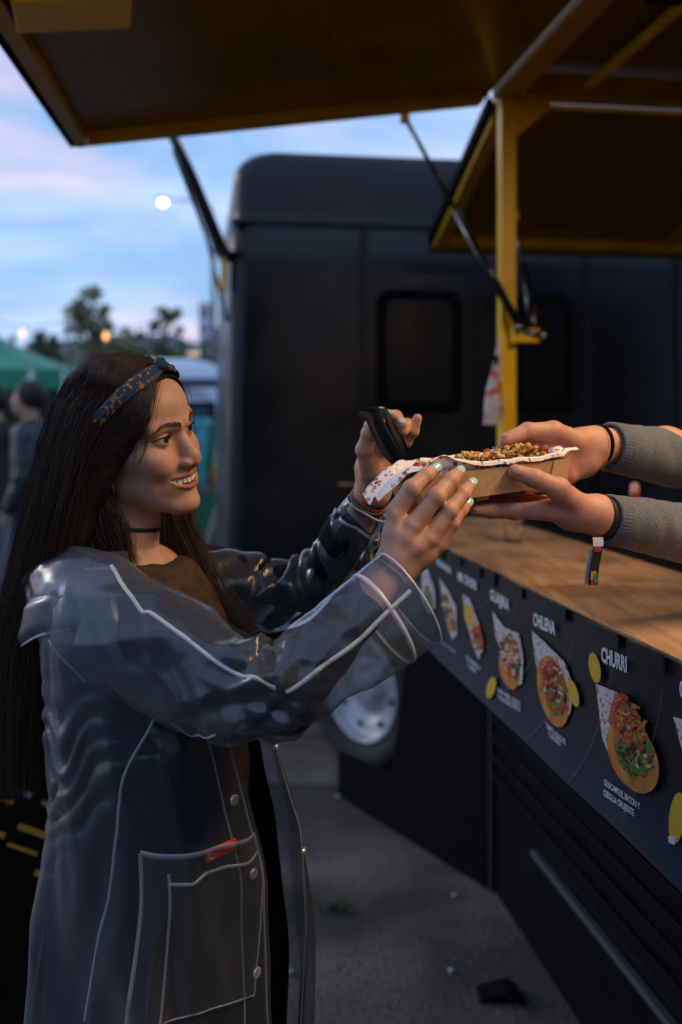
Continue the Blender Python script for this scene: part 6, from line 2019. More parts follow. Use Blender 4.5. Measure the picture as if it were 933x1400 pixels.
# hood lying on the shoulders
nH, mH = 90, 36
phi = np.linspace(R(-62), R(62) - 2 * np.pi, nH)       # near front -> round the back -> far front
uu = np.linspace(0, 1, mH)
PH, UU = np.meshgrid(phi, uu, indexing='ij')
back = 0.5 - 0.5 * np.cos(PH)                           # 0 front, 1 back
back = back ** 1.5
rin = 0.070 + 0.020 * back
prof_r = np.interp(UU, [0, .12, .3, .6, .85, 1], [0.0, .012, .034, .064, .066, .056])
prof_z = np.interp(UU, [0, .12, .3, .6, .85, 1], [0.0, .010, .006, -.022, -.048, -.058])
rr_ = rin + prof_r * (0.75 + 0.10 * back)
zz_ = 1.322 - 0.035 * (1 - back) - 0.055 * back ** 2 + prof_z * (0.8 + 0.9 * back)
wob = vnoise(np.stack([PH * 1.6, UU * 2, 0 * UU], -1) + 3) * 0.008 + vnoise(np.stack([PH * 4, UU * 3, 0 * UU], -1)) * 0.002
rr_ = rr_ + wob
hx = -0.032 + np.cos(PH) * rr_ * 1.0; hy = np.sin(PH) * rr_ * 1.22
WH = np.array([-0.285, 1.455, 0]) + hx[..., None] * BF + hy[..., None] * BL
WH[..., 2] = zz_ + wob * 0.7
obj('hood', WH.reshape(-1, 3), grid_faces(nH, mH), vin_m, coat, True)
DH = np.cos(PH)[..., None] * BF + np.sin(PH)[..., None] * BL + np.array([0, 0, 0.8]); DH /= np.linalg.norm(DH, axis=2)[..., None]
for jj, w in ((7.0, .006), (34.2, .004)):
    v, f = ribbon(WH, DH, np.linspace(1, nH - 2, 120), np.full(120, jj), w)
    obj('seam', v, f, seam_m, coat, True)

# patch pocket
corner = [(193, 1163), (345, 1138), (343, 1362), (178, 1400)]
ij = [coat_px(*c) for c in corner]
nu, nv = 40, 30
Ui, Vi = np.meshgrid(np.linspace(0, 1, nu), np.linspace(0, 1, nv), indexing='ij')
def bil(k):
    return ((1 - Vi) * ((1 - Ui) * ij[0][k] + Ui * ij[1][k]) + Vi * ((1 - Ui) * ij[3][k] + Ui * ij[2][k]))
ri, ci = bil(0), bil(1)
def sample(A, r_, c_):
    i = np.clip(r_.astype(int), 0, NZ - 2); j = np.clip(c_.astype(int), 0, NA - 2)
    fr = (r_ - i)[..., None]; fc = (c_ - j)[..., None]
    return A[i, j] * (1 - fr) * (1 - fc) + A[i + 1, j] * fr * (1 - fc) + A[i, j + 1] * (1 - fr) * fc + A[i + 1, j + 1] * fr * fc
pk = sample(W3, ri, ci); pkn = sample(Nrm, ri, ci)
puff = (0.004 + 0.012 * (4 * Ui * (1 - Ui)) ** 0.7 * np.exp(-Vi * 2.0))[..., None]
pk = pk + pkn * puff
pk_m = vinyl('pocket_vinyl', (0.88, 0.88, 0.88), (0.22, 0.24, 0.26), 0.07, 0.35)
pocket = obj('pocket', pk.reshape(-1, 3), grid_faces(nu, nv), pk_m, coat, True)
def pk_strip(u, v_, w):
    p_ = lambda A: np.array([A[int(round(a * (nu - 1))), int(round(b * (nv - 1)))] for a, b in zip(u, v_)])
    q = spline(p_(pk), 40); n_ = spline(p_(pkn), 40)
    t = np.gradient(q, axis=0); t /= np.linalg.norm(t, axis=1)[:, None]; s = np.cross(t, n_); s /= np.linalg.norm(s, axis=1)[:, None]
    vv = np.stack([q + s * w * a + n_ * b for a, b in ((-.5, 0), (-.46, .0009), (.46, .0009), (.5, 0))], 1).reshape(-1, 3)
    obj('pocket_edge', vv, grid_faces(40, 4), seam_dim, coat, True)
L9 = np.linspace(0, 1, 9)
pk_strip(L9, 0 * L9, .007); pk_strip(0 * L9, L9, .005); pk_strip(0 * L9 + 1, L9, .0022); pk_strip(L9, 0 * L9 + 1, .0022)
pk_strip(np.linspace(.2, .97, 9), .17 - .05 * np.linspace(0, 1, 9), .005); pk_strip(0 * L9 + .2, np.linspace(.1, 1, 9), .0035)
# red lighter poking out of the pocket
lc = pk[26, 2] + pkn[26, 3] * -0.0045 + np.array([0, 0, .007])
ax = norm(pk[36, 2] - pk[14, 4]); nz_ = pkn[24, 3]; up_ = np.cross(nz_, ax)
Rl = np.stack([ax, up_, nz_], 1)
v, f = box_vf((0.050, 0.016, 0.006), 0.0025)
lighter = thing('case', 'small flat red case sticking out of the clear coat pocket', 'case', tuple(lc))
obj('shell', v @ Rl.T + lc, f, mat('red_plastic', (0.80, 0.075, 0.03), rough=0.3), lighter, True)
v, f = torus((0, 0, 0), nz_, .0035, .0035, .0009, 20, 6)
obj('rivet', v + lc - ax * 0.018 + nz_ * 0.0034, f, snap_m, lighter, True)

# ------------------------------------------------------------------ hair, headband, jewellery of the customer
def interp_guides(guides, n, k, g, spread, lo=0.0, hi=1.0, jit=0.35, clump=0.5, lift_it=True, wave=1.0):
    """strands blended between neighbouring guides"""
    Gd = np.array([spline(np.array([P(*q) for q in gd]), k) for gd in guides])
    m_ = len(Gd)
    s = lo + (hi - lo) * g.random(n)
    # gather into locks
    locks = lo + (hi - lo) * g.random(max(6, n // 28))
    near = locks[np.argmin(np.abs(s[:, None] - locks[None]), 1)]
    u = np.clip(s * (m_ - 1), 0, m_ - 1.0001); i = u.astype(int); f_ = (u - i)[:, None, None]
    A = Gd[i] * (1 - f_) + Gd[i + 1] * f_
    u2 = np.clip(near * (m_ - 1), 0, m_ - 1.0001); i2 = u2.astype(int); f2_ = (u2 - i2)[:, None, None]
    B = Gd[i2] * (1 - f2_) + Gd[i2 + 1] * f2_
    t = np.linspace(0, 1, k)
    cl = (clump * np.clip((t - 0.25) / 0.6, 0, 1))[None, :, None]
    path = A * (1 - cl) + B * cl
    offs = g.normal(0, 1, (n, 1, 3)) * spread * (0.35 + 0.65 * np.clip(t * 2.2, 0, 1))[None, :, None]
    low = g.normal(0, 1, (n, 5, 3))
    ww = np.stack([np.stack([np.interp(t, np.linspace(0, 1, 5), low[a, :, b]) for b in range(3)], 1) for a in range(n)])
    path = path + offs + ww * spread * jit
    path[:, 0] = path[:, 0] * 0.4 + A[:, 0] * 0.6
    # lift every point that would sink into the head
    top = path[:, :11].reshape(-1, 3)
    q = (top - HP) @ HR / HS * 1000
    c0 = np.array([0.0, 0, 15]); lay = np.repeat(6.0 + 5.0 * g.random(n), 11)
    for _ in range(4 if lift_it else 0):
        dd = head_fn(q, np.array([-14.0, 0, -190]))
        need = np.clip(lay - dd, 0, 60)
        dr = q - c0; dr /= np.linalg.norm(dr, axis=1)[:, None]
        q = q + dr * need[:, None] * 0.8
    if lift_it:
        path[:, :11] = H2W(q).reshape(n, 11, 3)
    # loose waves, shared by neighbouring strands
    ph = np.interp(s, np.linspace(0, 1, 24), g.uniform(0, 6.3, 24)) + g.normal(0, .35, n); fr_ = 9.0 + 3.0 * np.interp(s, np.linspace(0, 1, 12), g.random(12))
    amp = 0.0075 * np.clip((t - .25) / .5, 0, 1)
    path[..., 0] += wave * amp[None] * np.sin(fr_[:, None] * t[None] + ph[:, None])
    path[..., 1] += wave * .8 * amp[None] * np.cos(fr_[:, None] * 1.1 * t[None] + ph[:, None] * 1.3)
    # uneven ends
    cut = 1 - 0.16 * g.random(n) ** 2
    tt = t[None] * cut[:, None]
    idx = tt * (k - 1); i0 = np.minimum(idx.astype(int), k - 2); fr = (idx - i0)[..., None]
    r_ = np.arange(n)[:, None]
    return path[r_, i0] * (1 - fr) + path[r_, i0 + 1] * fr

gh = np.random.default_rng(21)
NEAR = [
    [(203, 526, 1.42), (196, 554, 1.388), (189, 586, 1.376), (158, 607, 1.370), (127, 634, 1.368), (100, 725, 1.39), (78, 850, 1.42), (56, 950, 1.43), (48, 1050, 1.43)],
    [(205, 507, 1.435), (180, 548, 1.385), (150, 600, 1.368), (122, 652, 1.366), (98, 722, 1.375), (76, 805, 1.395), (50, 900, 1.41), (38, 1000, 1.42), (34, 1085, 1.42)],
    [(196, 498, 1.445), (158, 526, 1.395), (119, 582, 1.370), (96, 650, 1.366), (78, 722, 1.375), (50, 812, 1.39), (30, 905, 1.40), (20, 1000, 1.41), (16, 1090, 1.42)],
    [(190, 493, 1.455), (140, 508, 1.43), (96, 562, 1.405), (72, 642, 1.40), (52, 722, 1.405), (30, 812, 1.41), (12, 905, 1.42), (4, 1000, 1.43), (2, 1090, 1.43)],
    [(188, 491, 1.465), (130, 503, 1.465), (82, 560, 1.465), (54, 645, 1.465), (32, 740, 1.46), (10, 840, 1.46), (-6, 930, 1.46), (-10, 1020, 1.46), (-10, 1085, 1.46)],
    [(188, 491, 1.475), (134, 505, 1.52), (94, 565, 1.54), (66, 650, 1.54), (46, 745, 1.53), (26, 850, 1.52), (10, 950, 1.50), (5, 1040, 1.50), (5, 1085, 1.50)]]
FARS = [
    [(236, 522, 1.475), (244, 540, 1.515), (246, 590, 1.560), (242, 650, 1.575), (244, 705, 1.560), (266, 748, 1.535), (294, 800, 1.50), (328, 852, 1.465), (352, 892, 1.445)],
    [(228, 512, 1.480), (238, 540, 1.530), (238, 600, 1.570), (240, 670, 1.575), (236, 715, 1.565), (250, 765, 1.545), (280, 815, 1.515), (316, 862, 1.48), (344, 895, 1.46)],
    [(220, 505, 1.485), (230, 540, 1.540), (228, 610, 1.580), (226, 680, 1.580), (222, 730, 1.570), (232, 780, 1.555), (258, 830, 1.53), (296, 876, 1.50), (330, 905, 1.48)]]
paths = [np.concatenate([interp_guides(NEAR, 6500, 22, gh, 0.0050, 0.0, 0.75, jit=0.2, clump=0.3), interp_guides(NEAR, 3800, 22, gh, 0.0060, 0.6, 1.0, jit=0.2, clump=0.3)])]
wid = [np.full((10300, 1), 0.00040) * (0.7 + 0.6 * gh.random((10300, 1)))]
hv1, hf1 = strands(paths[0], wid[0], 0.00016)
NAPE = [[(146, 668, 1.405), (152, 690, 1.403), (162, 714, 1.403), (174, 742, 1.408), (186, 785, 1.415)], [(138, 655, 1.405), (140, 685, 1.402), (146, 715, 1.402), (156, 745, 1.406), (165, 785, 1.41)], [(126, 650, 1.40), (124, 690, 1.395), (126, 725, 1.40), (130, 755, 1.405), (136, 795, 1.41)]]
pf = np.concatenate([interp_guides(FARS, 3400, 22, gh, 0.0085, jit=0.3, clump=0.3, wave=1.3), interp_guides(NAPE, 1500, 22, gh, 0.0048, jit=0.3, clump=0.2, lift_it=False)])
hv2, hf2 = strands(pf, 0.0005, 0.00016)
# loose flyaways
fl = interp_guides(NEAR, 170, 22, gh, 0.013, 0.3, 0.95, jit=0.9, clump=0.0)
hv3, hf3 = strands(fl, 0.00026, 0.0001)
# short wisps standing up behind the headband, and in front of the ear
w_ = []
for q in [((206, 500, 1.43), (200, 490, 1.43), (190, 484, 1.43), (178, 486, 1.43)), ((208, 500, 1.43), (206, 490, 1.43), (200, 480, 1.43), (190, 474, 1.43)), ((210, 501, 1.44), (213, 492, 1.44), (214, 483, 1.44), (213, 472, 1.44)),
          ((207, 500, 1.44), (203, 492, 1.44), (195, 486, 1.44), (186, 484, 1.44)), ((209, 500, 1.43), (208, 492, 1.43), (203, 485, 1.43), (197, 480, 1.43)),
          ((212, 505, 1.43), (206, 560, 1.39), (200, 610, 1.375), (188, 640, 1.372)), ((214, 510, 1.43), (208, 565, 1.39), (198, 618, 1.375), (176, 650, 1.372)), ((210, 505, 1.43), (200, 560, 1.385), (186, 612, 1.37), (180, 655, 1.372)),
          ((218, 524, 1.43), (212, 556, 1.40), (205, 590, 1.382), (196, 625, 1.376)), ((219, 526, 1.43), (211, 560, 1.40), (203, 600, 1.38), (199, 636, 1.374))]:
    for r_ in range(5):
        w_.append(spline(np.array([P(*z) for z in q]) + gh.normal(0, 1, (4, 3)) * np.array([.0016, .0016, .0016]), 22))
hv4, hf4 = strands(np.array(w_), 0.0003, 0.00008)
# dense under-layer: a closed lock-shaped mass just inside the strands
def mass_fn(p):
    d = None
    for gd, rr in list(zip(NEAR[:5], (0.014, 0.018, 0.018, 0.016, 0.016))):
        c = np.array([P(*q) for q in gd]); rad = np.array([.004, .010, 1, 1, .95, .85, .7, .45, .15]) * rr
        rad[:2] = (.004, .012)
        c = c + np.array([0.010, 0.022, 0]) * np.array([1, .9, .9, .8, .8, .8, .8, .8, .8])[:, None]
        if gd is NEAR[0]:
            rad = rad * 0.55
        for i in range(len(c) - 1):
            w = s_cone(p, c[i], c[i + 1], rad[i], rad[i + 1])
            d = w if d is None else smin(d, w, 0.022)
    for gd in FARS:
        c = np.array([P(*q) for q in gd]) + np.array([0, 0.006, 0]); rad = np.array([.002, .003, .005, .008, .012, .014, .012, .007, .002])
        for i in range(len(c) - 1):
            d = smin(d, s_cone(p, c[i], c[i + 1], rad[i], rad[i + 1]), 0.008)
    # keep the face and neck free
    return d
hv5, hf5 = surface_nets(mass_fn, (-0.56, 1.30, 0.93), (-0.08, 1.64, 1.62), 0.0036)
hv5 = relax(hv5, hf5, 8)
# scalp cap
q = (hv - HP) @ HR / HS * 1000
def cap_mask(q):
    z = q[:, 2]; y = np.abs(q[:, 1])
    lim = 14 + 60 * np.clip((z - 8) / 62, 0, 1) ** 1.1 - 10 * np.clip((y - 40) / 30, 0, 1)
    return (q[:, 0] < lim) & (z > -55 - 0.2 * q[:, 0]) & ~((z < -2) & (q[:, 0] > -22))
inside = cap_mask(q)
ff = hf[inside[hf].all(1)]
used = np.unique(ff); remap = -np.ones(len(hv), int); remap[used] = np.arange(len(used))
cen = np.array([0.0, 0, 25])
dirn = q[used] - cen; dirn /= np.linalg.norm(dirn, axis=1)[:, None]
lift = 4.5 + 0.5 * np.sin(np.arctan2(dirn[:, 1], dirn[:, 0]) * 70)
hv6 = H2W(q[used] + dirn * lift[:, None]); hf6 = remap[ff]
V, F, off = [], [], 0
for v, f in ((hv1, hf1), (hv2, hf2), (hv3, hf3), (hv4, hf4), (hv5, hf5), (hv6, hf6)):
    V.append(v); F.append(f + off); off += len(v)
hob = obj('hair', np.concatenate(V), np.concatenate(F), mat('hair_strands', attr='Col', rough=.42, spec=.5), woman, True)
hcol = []
for k_, (v, seg_) in enumerate(((hv1, 66), (hv2, 66), (hv3, 66), (hv4, 66), (hv5, 0), (hv6, 0))):
    if seg_:
        n_ = len(v) // seg_
        b_ = np.array([.036, .0205, .0135])[None] * (0.45 + 1.3 * gh.random((n_, 1)) ** 1.6) * (1 + np.array([.5, .1, 0]) * (gh.random((n_, 1)) > .85))
        tip = np.linspace(.8, 1.5, 22)[None, :, None]
        hcol.append(np.repeat((b_[:, None] * tip).reshape(-1, 3), 3, 0))
    else:
        hcol.append(np.tile(np.array([.008, .0055, .0045]), (len(v), 1)))
set_color(hob.data, 'Col', np.concatenate(hcol))

# headband: a printed strip over the top of the head, knotted in front
def radial(dirs, offset):
    """points on the head along directions from its middle, offset mm above the skin"""
    c = np.array([0.0, 0, 30]); r = np.full(len(dirs), 130.0)
    for _ in range(40):
        d = head_fn(c + dirs * r[:, None], np.array([-30.0, 0, -180])) - offset
        r = r - np.clip(d * 0.7, -2, 8)
    return c + dirs * r[:, None]
be = np.linspace(R(-104), R(100), 90)
nb = 9
a0 = norm([62, 0, 58]); bz0 = norm(np.cross(a0, [0, 1, 0]))
bands = []
for w in np.linspace(-1, 1, nb):
    half = 0.128 - 0.05 * np.exp(-(be / 0.16) ** 2)
    dr = np.cos(be)[:, None] * a0 + np.sin(be)[:, None] * np.array([0, 1.0, 0]) + (1 - np.cos(be))[:, None] * np.array([-0.02, 0, 0.02]) + (w * half)[:, None] * bz0 * (0.8 + 0.2 * np.cos(be))[:, None]
    dr /= np.linalg.norm(dr, axis=1)[:, None]
    ofs = 12.5 + 2.5 * (1 - w * w) + 1.2 * np.sin(w * 7 + be * 3) * (1 - w * w) + 4.0 * np.exp(-(be / 0.12) ** 2)
    bands.append(radial(dr, 0.0) + dr * ofs[:, None])
bands = np.stack(bands, 1)
inner = bands - (bands - np.array([0, 0, 30.0])) / np.linalg.norm(bands - np.array([0, 0, 30.0]), axis=2)[..., None] * 1.5
bm_ = bpy.data.materials.new('headband_print'); bm_.use_nodes = True
nt = bm_.node_tree; b = nt.nodes['Principled BSDF']; b.inputs['Roughness'].default_value = 0.7
tcn = nd(nt, 'ShaderNodeTexCoord'); nz = nd(nt, 'ShaderNodeTexNoise'); nz.inputs['Scale'].default_value = 75; nz.inputs['Detail'].default_value = 2.5; nz.inputs['Distortion'].default_value = 1.2
rp = nd(nt, 'ShaderNodeValToRGB'); rp.color_ramp.interpolation = 'CONSTANT'
rp.color_ramp.elements[0].color = (0.005, 0.027, 0.044, 1); rp.color_ramp.elements[1].position = 0.60; rp.color_ramp.elements[1].color = (0.36, 0.185, 0.016, 1)
e = rp.color_ramp.elements.new(0.64); e.color = (0.26, 0.09, 0.012, 1)
e = rp.color_ramp.elements.new(0.40); e.color = (0.005, 0.022, 0.045, 1)
nt.links.new(tcn.outputs['Object'], nz.inputs['Vector']); nt.links.new(nz.outputs['Fac'], rp.inputs[0]); nt.links.new(rp.outputs[0], b.inputs['Base Color'])
v = np.concatenate([H2W(bands.reshape(-1, 3)), H2W(inner.reshape(-1, 3))])
g1 = grid_faces(90, nb)
headband = obj('headband', v, np.concatenate([g1, g1[:, ::-1] + 90 * nb]), bm_, woman, True)
kd = radial(np.array([a0]), 0.0)[0] + a0 * 17
v, f = surface_nets(lambda p: smin(s_ell(p, kd, (12, 9.5, 8)), s_ell(p, kd + np.array([-4, 3, 5]), (7, 10, 7)), 4) + 0.9 * vnoise(p * 0.35), kd - 24, kd + 24, 1.4)
obj('knot', H2W(v), f, bm_, headband, True)

# choker, earrings, nose stud, bracelets
nl = (NECK - HP) / np.linalg.norm(NECK - HP)
nkc = H2W((-14, 0, -60)) + (NECK - H2W((-14, 0, -60))) * 0.52
v, f = torus(nkc, NECK - H2W((-14, 0, -60)) + np.array([-0.012, 0, 0.0]), .0495, .0495, (.0012, .0030), 60, 8)
obj('choker', v, f, black_m, woman, True)
for dz, rr_ in ((-52, .0085), (-44, .0060)):
    v, f = torus(H2W((3, -70.5, dz - 5)), HR @ np.array([0.35, 1, 0]), rr_ * .8, rr_, .0011, 28, 8)
    obj('earring', v, f, gold_m, woman, True)
v, f = torus(H2W((100.5, -18.5, -37)), HR @ np.array([0.5, -1, 0.1]), .0006, .0006, .0010, 12, 8)
obj('nose_stud', v, f, gold_m, woman, True)
axL = P(508, 674, 1.522) - P(490, 712, 1.545)
bd = [(0.20, .0275, (.0016, .0060), black_m), (-0.05, .0290, .0018, black_m), (-0.17, .0290, .0019, mat('braid_red', (0.30, 0.05, 0.05), rough=0.7, var=0.6, vscale=300)), (-0.27, .0295, .0022, mat('bead_green', (0.05, 0.16, 0.10), rough=0.3, color2=(0.25, 0.10, 0.08), vscale=240)),
      (-0.38, .0300, .0016, black_m)]
for s, ra, r_, mm_ in bd:
    v, f = torus(P(508, 676, 1.525) + axL * s, axL + np.array([0.004, 0, 0.006]) * (s * 3), ra * 0.94, ra * 0.94, r_, 44, 8, wob=0.0012)
    obj('bracelet', v, f, mm_, woman, True)
axR = P(541, 772, 1.29) - P(500, 822, 1.27)
for s, r_, mm_ in ((-0.12, .0018, mat('pearl_bead', (0.55, 0.48, 0.36), rough=0.3, color2=(0.25, 0.05, 0.06), vscale=180)), (-0.24, .0014, mat('bead_green'))):
    v, f = torus(P(541, 772, 1.29) + axR * s, axR, .0268, .0268, r_, 44, 8, wob=0.001)
    obj('bracelet', v, f, mm_, woman, True)

# ------------------------------------------------------------------ the server behind the counter (hands and forearms show)
SK2 = (0.58, 0.305, 0.215)
server = thing('person', 'person in a grey blue jumper handing the food tray over the counter', 'person', (1.05, 1.77, 0.28))
S_WL = [(1060, 752, 1.58, .042), (905, 722, 1.47, .034), (820, 706, 1.400, .0250)]
SL_T = [(790, 692, 1.385, .0165), (764, 669, 1.366, .0140), (731, 654, 1.356, .0112), (705, 645, 1.357, .0096)]
SL_I = [(748, 698, 1.388, .0125), (703, 699, 1.388, .0103), (672, 698, 1.382, .0093), (650, 697, 1.372, .0078)]
SL_M = [(746, 692, 1.415, .0125), (700, 688, 1.418, .0105), (668, 688, 1.412, .0095), (646, 690, 1.402, .0080)]
SL_R = [(750, 690, 1.440, .0118), (706, 684, 1.445, .0100), (676, 683, 1.442, .0090), (656, 684, 1.435, .0076)]
SL_P = [(758, 690, 1.460, .0105), (724, 684, 1.468, .0086), (700, 682, 1.468, .0078), (684, 682, 1.465, .0066)]
sl_h = build_hand(S_WL, [[(816, 704, 1.400, .0235), (785, 701, 1.392, .0200), (748, 698, 1.388, .0140)], [(816, 705, 1.402, .0235), (782, 703, 1.405, .0205), (746, 694, 1.415, .0135)], [(816, 703, 1.405, .0225), (784, 698, 1.425, .0190), (750, 691, 1.440, .0130)],
                         [(816, 702, 1.41, .021), (788, 696, 1.445, .017), (758, 690, 1.460, .0115)], [(810, 700, 1.396, .0215), (790, 692, 1.386, .0175)]],
                  [SL_T, SL_I, SL_M, SL_R, SL_P], SK2, tint=(.57, .19, .13))
S_WR = [(1060, 650, 1.74, .042), (910, 614, 1.60, .035), (815, 608, 1.520, .0260)]
SR_T = [(786, 604, 1.492, .0165), (757, 590, 1.476, .0135), (722, 590, 1.462, .0115), (692, 602, 1.450, .0098)]
SR_I = [(766, 608, 1.490, .0130), (728, 613, 1.478, .0106), (703, 614, 1.470, .0096), (684, 617, 1.464, .0082)]
SR_M = [(770, 623, 1.492, .0130), (734, 630, 1.484, .0106), (708, 633, 1.478, .0096), (690, 636, 1.474, .0082)]
SR_R = [(774, 638, 1.492, .0122), (742, 646, 1.486, .0100), (718, 649, 1.482, .0092), (702, 652, 1.478, .0078)]
SR_P = [(780, 650, 1.490, .0108), (754, 660, 1.486, .0088), (734, 664, 1.482, .0080), (722, 667, 1.480, .0068)]
sr_h = build_hand(S_WR, [[(812, 608, 1.520, .0240), (795, 606, 1.505, .0200), (766, 608, 1.490, .0140)], [(812, 612, 1.520, .0240), (795, 615, 1.505, .0200), (770, 623, 1.492, .0140)], [(812, 616, 1.520, .0230), (797, 626, 1.505, .0190), (774, 638, 1.492, .0132)],
                         [(812, 619, 1.520, .0215), (800, 634, 1.505, .0175), (780, 650, 1.490, .0118)], [(810, 606, 1.515, .0225), (788, 604, 1.495, .0175)]],
                  [SR_T, SR_I, SR_M, SR_R, SR_P], SK2, tint=(.57, .19, .13))
SHD = Vector((0.99, 1.77, 1.60))
sSL = np.array([0.97, 1.60, 1.52]); sSR = np.array([1.01, 1.96, 1.55]); sEL = P(1060, 752, 1.58); sER = P(1060, 650, 1.74)
sHL = np.array([1.13, 1.68, 1.02]); sHR = np.array([1.14, 1.87, 1.02])
def srv_body(p, g=0.0):
    d = s_cone(p, (1.00, 1.775, 1.50), (1.10, 1.775, 1.10), .12 + g, .125 + g)
    for sh in (sSL, sSR):
        d = smin(d, s_cone(p, (1.0, 1.775, 1.50), sh, .085 + g, .055 + g), .06)
    return d
def srv_legs(p, g=0.0):
    d = None
    for hp, ft in ((sHL, np.array([1.12, 1.66, .36])), (sHR, np.array([1.14, 1.89, .36]))):
        w = s_cone(p, hp, ft, .095 + g, .05 + g)
        w = smin(w, s_cone(p, ft - [0, 0, .04], ft + [-.13, 0, -.04], .04 + g * .3, .03 + g * .3), .02)
        d = w if d is None else np.minimum(d, w)
    return d
HR2 = rot_head(R(184), R(-12), R(-3)); HP2 = np.array([0.93, 1.775, 1.735])
h2 = build_head(HR2, HP2, 1.04, (0.985, 1.775, 1.53), 3.0, False, True, SK2)
bv_, bf_ = surface_nets(lambda p: smin(srv_body(p, -.02), srv_legs(p, -.015), .05), (.75, 1.4, .27), (1.4, 2.15, 1.68), .016)
V, F, C, off = [], [], [], 0
for v, f, c in (h2, sl_h, sr_h, (bv_, bf_, np.tile(np.array(SK2), (len(bv_), 1)))):
    V.append(v); F.append(f + off); C.append(c); off += len(v)
sb2 = obj('body', np.concatenate(V), np.concatenate(F), skin_m, server, True)
set_color(sb2.data, 'Col', np.concatenate(C))
for s in (-1, 1):
    v, f, c = eye_mesh(HR2, HP2, 1.04, s, (1, 0, -.1)); o = obj('eye', v, f, MATS['eye'], server, True); set_color(o.data, 'Col', c)
q = (h2[0] - HP2) @ HR2 / 1.04 * 1000
ins = cap_mask(q); ff = h2[1][ins[h2[1]].all(1)]; used = np.unique(ff); remap = -np.ones(len(q), int); remap[used] = np.arange(len(used))
dn = q[used] - [0, 0, 25]; dn /= np.linalg.norm(dn, axis=1)[:, None]
obj('hair', HP2 + ((q[used] + dn * (9 + 2 * vnoise(q[used] * .12))[:, None]) * .00104) @ HR2.T, remap[ff], hair_m, server, True)
nl2 = mat('bare_nail', (.48, .25, .19), rough=.35)
nail(SL_T, nl2, server, (-.1, -1, .35), (.0085, .0066), shift=.004)
nail(SR_T, nl2, server, (-.35, -.5, .8), (.0080, .0062), shift=.004)
# jumper
def knit_mat():
    m = bpy.data.materials.new('grey_knit'); m.use_nodes = True
    nt = m.node_tree; b = nt.nodes['Principled BSDF']; b.inputs['Roughness'].default_value = .9; b.inputs['Sheen Weight'].default_value = .25
    tcn = nd(nt, 'ShaderNodeTexCoord')
    nz = nd(nt, 'ShaderNodeTexNoise'); nz.inputs['Scale'].default_value = 420; nz.inputs['Detail'].default_value = 3
    n2_ = nd(nt, 'ShaderNodeTexNoise'); n2_.inputs['Scale'].default_value = 14; n2_.inputs['Detail'].default_value = 4
    for q_ in (nz, n2_):
        nt.links.new(tcn.outputs['Object'], q_.inputs['Vector'])
    r = nd(nt, 'ShaderNodeValToRGB'); r.color_ramp.elements[0].position = .32; r.color_ramp.elements[0].color = (.055, .068, .090, 1); r.color_ramp.elements[1].position = .68; r.color_ramp.elements[1].color = (.155, .175, .205, 1)
    nt.links.new(nz.outputs['Fac'], r.inputs[0])
    r2 = nd(nt, 'ShaderNodeMapRange'); r2.inputs[3].default_value = .75; r2.inputs[4].default_value = 1.2; nt.links.new(n2_.outputs['Fac'], r2.inputs[0])
    mm = nd(nt, 'ShaderNodeMixRGB'); mm.blend_type = 'MULTIPLY'; mm.inputs[0].default_value = 1
    nt.links.new(r.outputs[0], mm.inputs[1]); nt.links.new(r2.outputs[0], mm.inputs[2]); nt.links.new(mm.outputs[0], b.inputs['Base Color'])
    bp = nd(nt, 'ShaderNodeBump'); bp.inputs['Strength'].default_value = .5; bp.inputs['Distance'].default_value = .0015
    nt.links.new(nz.outputs['Fac'], bp.inputs['Height']); nt.links.new(bp.outputs[0], b.inputs['Normal'])
    return m
gk = knit_mat()
cL, cR = P(838, 711, 1.415), P(840, 612, 1.54)
def jump_fn(p):
    d = srv_body(p, .02)
    for sh, el, cf, r_ in ((sSL, sEL, cL, .036), (sSR, sER, cR, .039)):
        d = smin(d, s_cone(p, sh, el, .070, .058), .03)
        ax = norm(el - cf); L_ = np.linalg.norm(el - cf)
        a = s_cone(p, cf, el, r_, .056)
        s = (p - cf) @ ax
        a = np.maximum(a, -s)
        fold = (np.abs(np.sin(s * 70 + 2.0 * vnoise(p * 14) + (p[:, 2] - cf[2]) * 26)) ** .7 - .6) * .0030 * np.clip(s / .06, 0, 1)
        d = smin(d, a - fold, .02)
    d = np.maximum(np.maximum(d, .98 - p[:, 2]), p[:, 2] - 1.60)
    return d + .004 * vnoise(p * 22) * np.clip((p[:, 0] - .40) / .1, 0, 1)
v, f = surface_nets(jump_fn, (.33, 1.34, .95), (1.4, 2.15, 1.64), .0048)
jmp = obj('jumper', relax(v, f, 1), f, gk, server, True)
for cf, ax, r_ in ((cL, norm(sEL - cL), .034), (cR, norm(sER - cR), .037)):
    n = 44; a = np.linspace(0, 2 * np.pi, 132, endpoint=False)
    e1 = norm(np.cross(ax, [0, 0, 1])); e2 = np.cross(ax, e1)
    rib = .0006 * np.cos(a * 44)
    rows = []
    for s, k_ in ((-.010, .86), (-.016, .95), (-.012, 1.03), (.02, 1.05), (.040, 1.06), (.048, 1.0)):
        rr_ = r_ * k_ + rib
        rows.append(cf + ax * s + np.cos(a)[:, None] * e1 * rr_[:, None] + np.sin(a)[:, None] * e2 * rr_[:, None])
    obj('cuff', np.array(rows).reshape(-1, 3), grid_faces(6, 132, True), gk, jmp, True)
v, f = surface_nets(lambda p: np.maximum(srv_legs(p, .018), p[:, 2] - 1.06), (.9, 1.45, .27), (1.4, 2.1, 1.1), .014)
obj('trousers', v, f, trs_m, server, True)
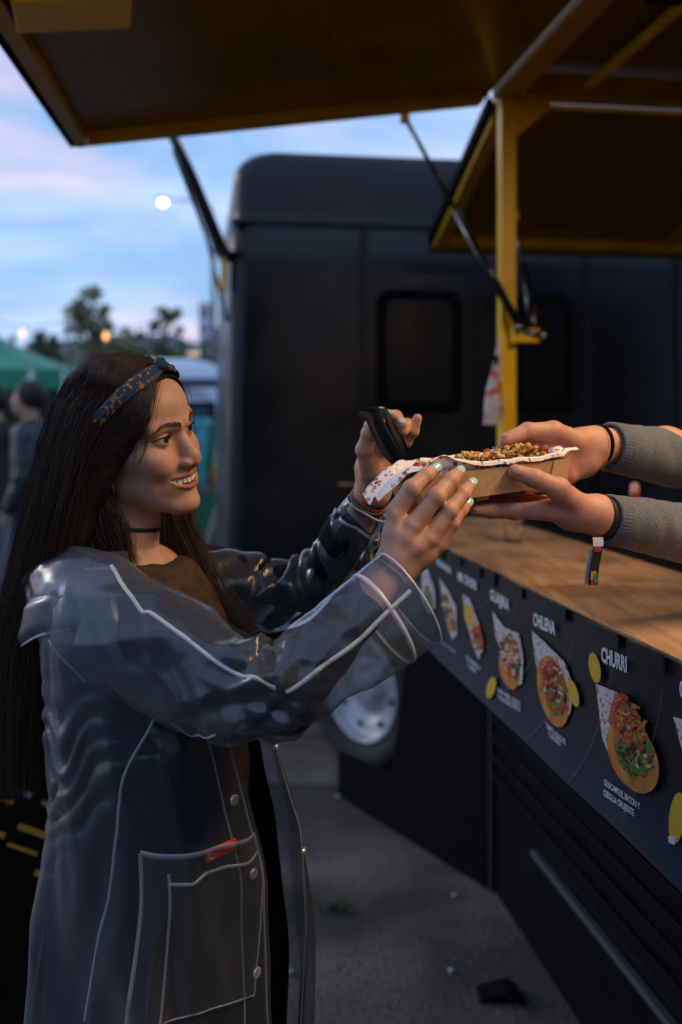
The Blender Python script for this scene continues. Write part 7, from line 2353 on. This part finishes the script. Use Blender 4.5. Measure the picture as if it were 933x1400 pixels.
# wristbands
axl = norm(P(905, 722, 1.47) - P(820, 706, 1.40)); axr = norm(P(910, 614, 1.60) - P(815, 608, 1.52))
wbL = P(823, 707, 1.402); wbR = P(818, 609, 1.523)
obj('wristband', *torus(wbL, axl, .0285, .0285, (.0016, .0050), 48, 8), black_m, server, True)
obj('wristband', *torus(wbR, axr, .0290, .0300, (.0030, .0042), 48, 8), rub, server, True)
obj('wristband', *torus(wbR + axr * -.008, axr, .0285, .0290, .0014, 48, 8), rub, server, True)
tl = [(817, 733, 1.385), (818, 742, 1.381), (817, 756, 1.380), (813, 778, 1.381), (811, 800, 1.384)]
tp_ = spline(np.array([P(*q) for q in tl]), 24)
def tail(i0, i1, m_, name, wd, off_=0.0, par=server, xs=0.0):
    c = tp_[i0:i1 + 1] + [xs, -off_, 0]; s = np.array([1.0, .25, 0]) * wd
    vv = np.concatenate([c - s, c + s, c - s + [0, .0012, 0], c + s + [0, .0012, 0]]); n = len(c)
    fs = []
    for i in range(n - 1):
        fs += [[i, i + 1, n + i + 1, n + i], [2 * n + i, 3 * n + i, 3 * n + i + 1, 2 * n + i + 1], [i, 2 * n + i, 2 * n + i + 1, i + 1], [n + i, n + i + 1, 3 * n + i + 1, 3 * n + i]]
    return obj(name, vv, fs, m_, par)
wt_ = tail(0, 23, mat('band_black', (.014, .014, .016), rough=.4), 'wristband_tail', .0068)
tail(1, 8, mat('band_white', (.62, .62, .66), rough=.5), 'band_clasp', .0076, .0014, wt_)
for i0, i1, col, nm, xs, wd in ((8, 11, (.45, .03, .10), 'printed_heart', .0, .0050), (9, 10, (.10, .10, .50), 'printed_dot', .0018, .0026), (18, 21, (.70, .36, .03), 'printed_patch', -.001, .0038), (19, 22, (.03, .28, .32), 'printed_patch', .003, .0026), (21, 23, (.45, .06, .04), 'printed_patch', .0, .0040)):
    tail(i0, i1, mat('print_%d%d' % (i0, int(col[0] * 100)), col, rough=.5), nm, wd, .0012 if nm == 'printed_heart' else .002, wt_, xs)
tail(10, 23, mat('band_white'), 'band_back', .0052, -.004, wt_, -.006)
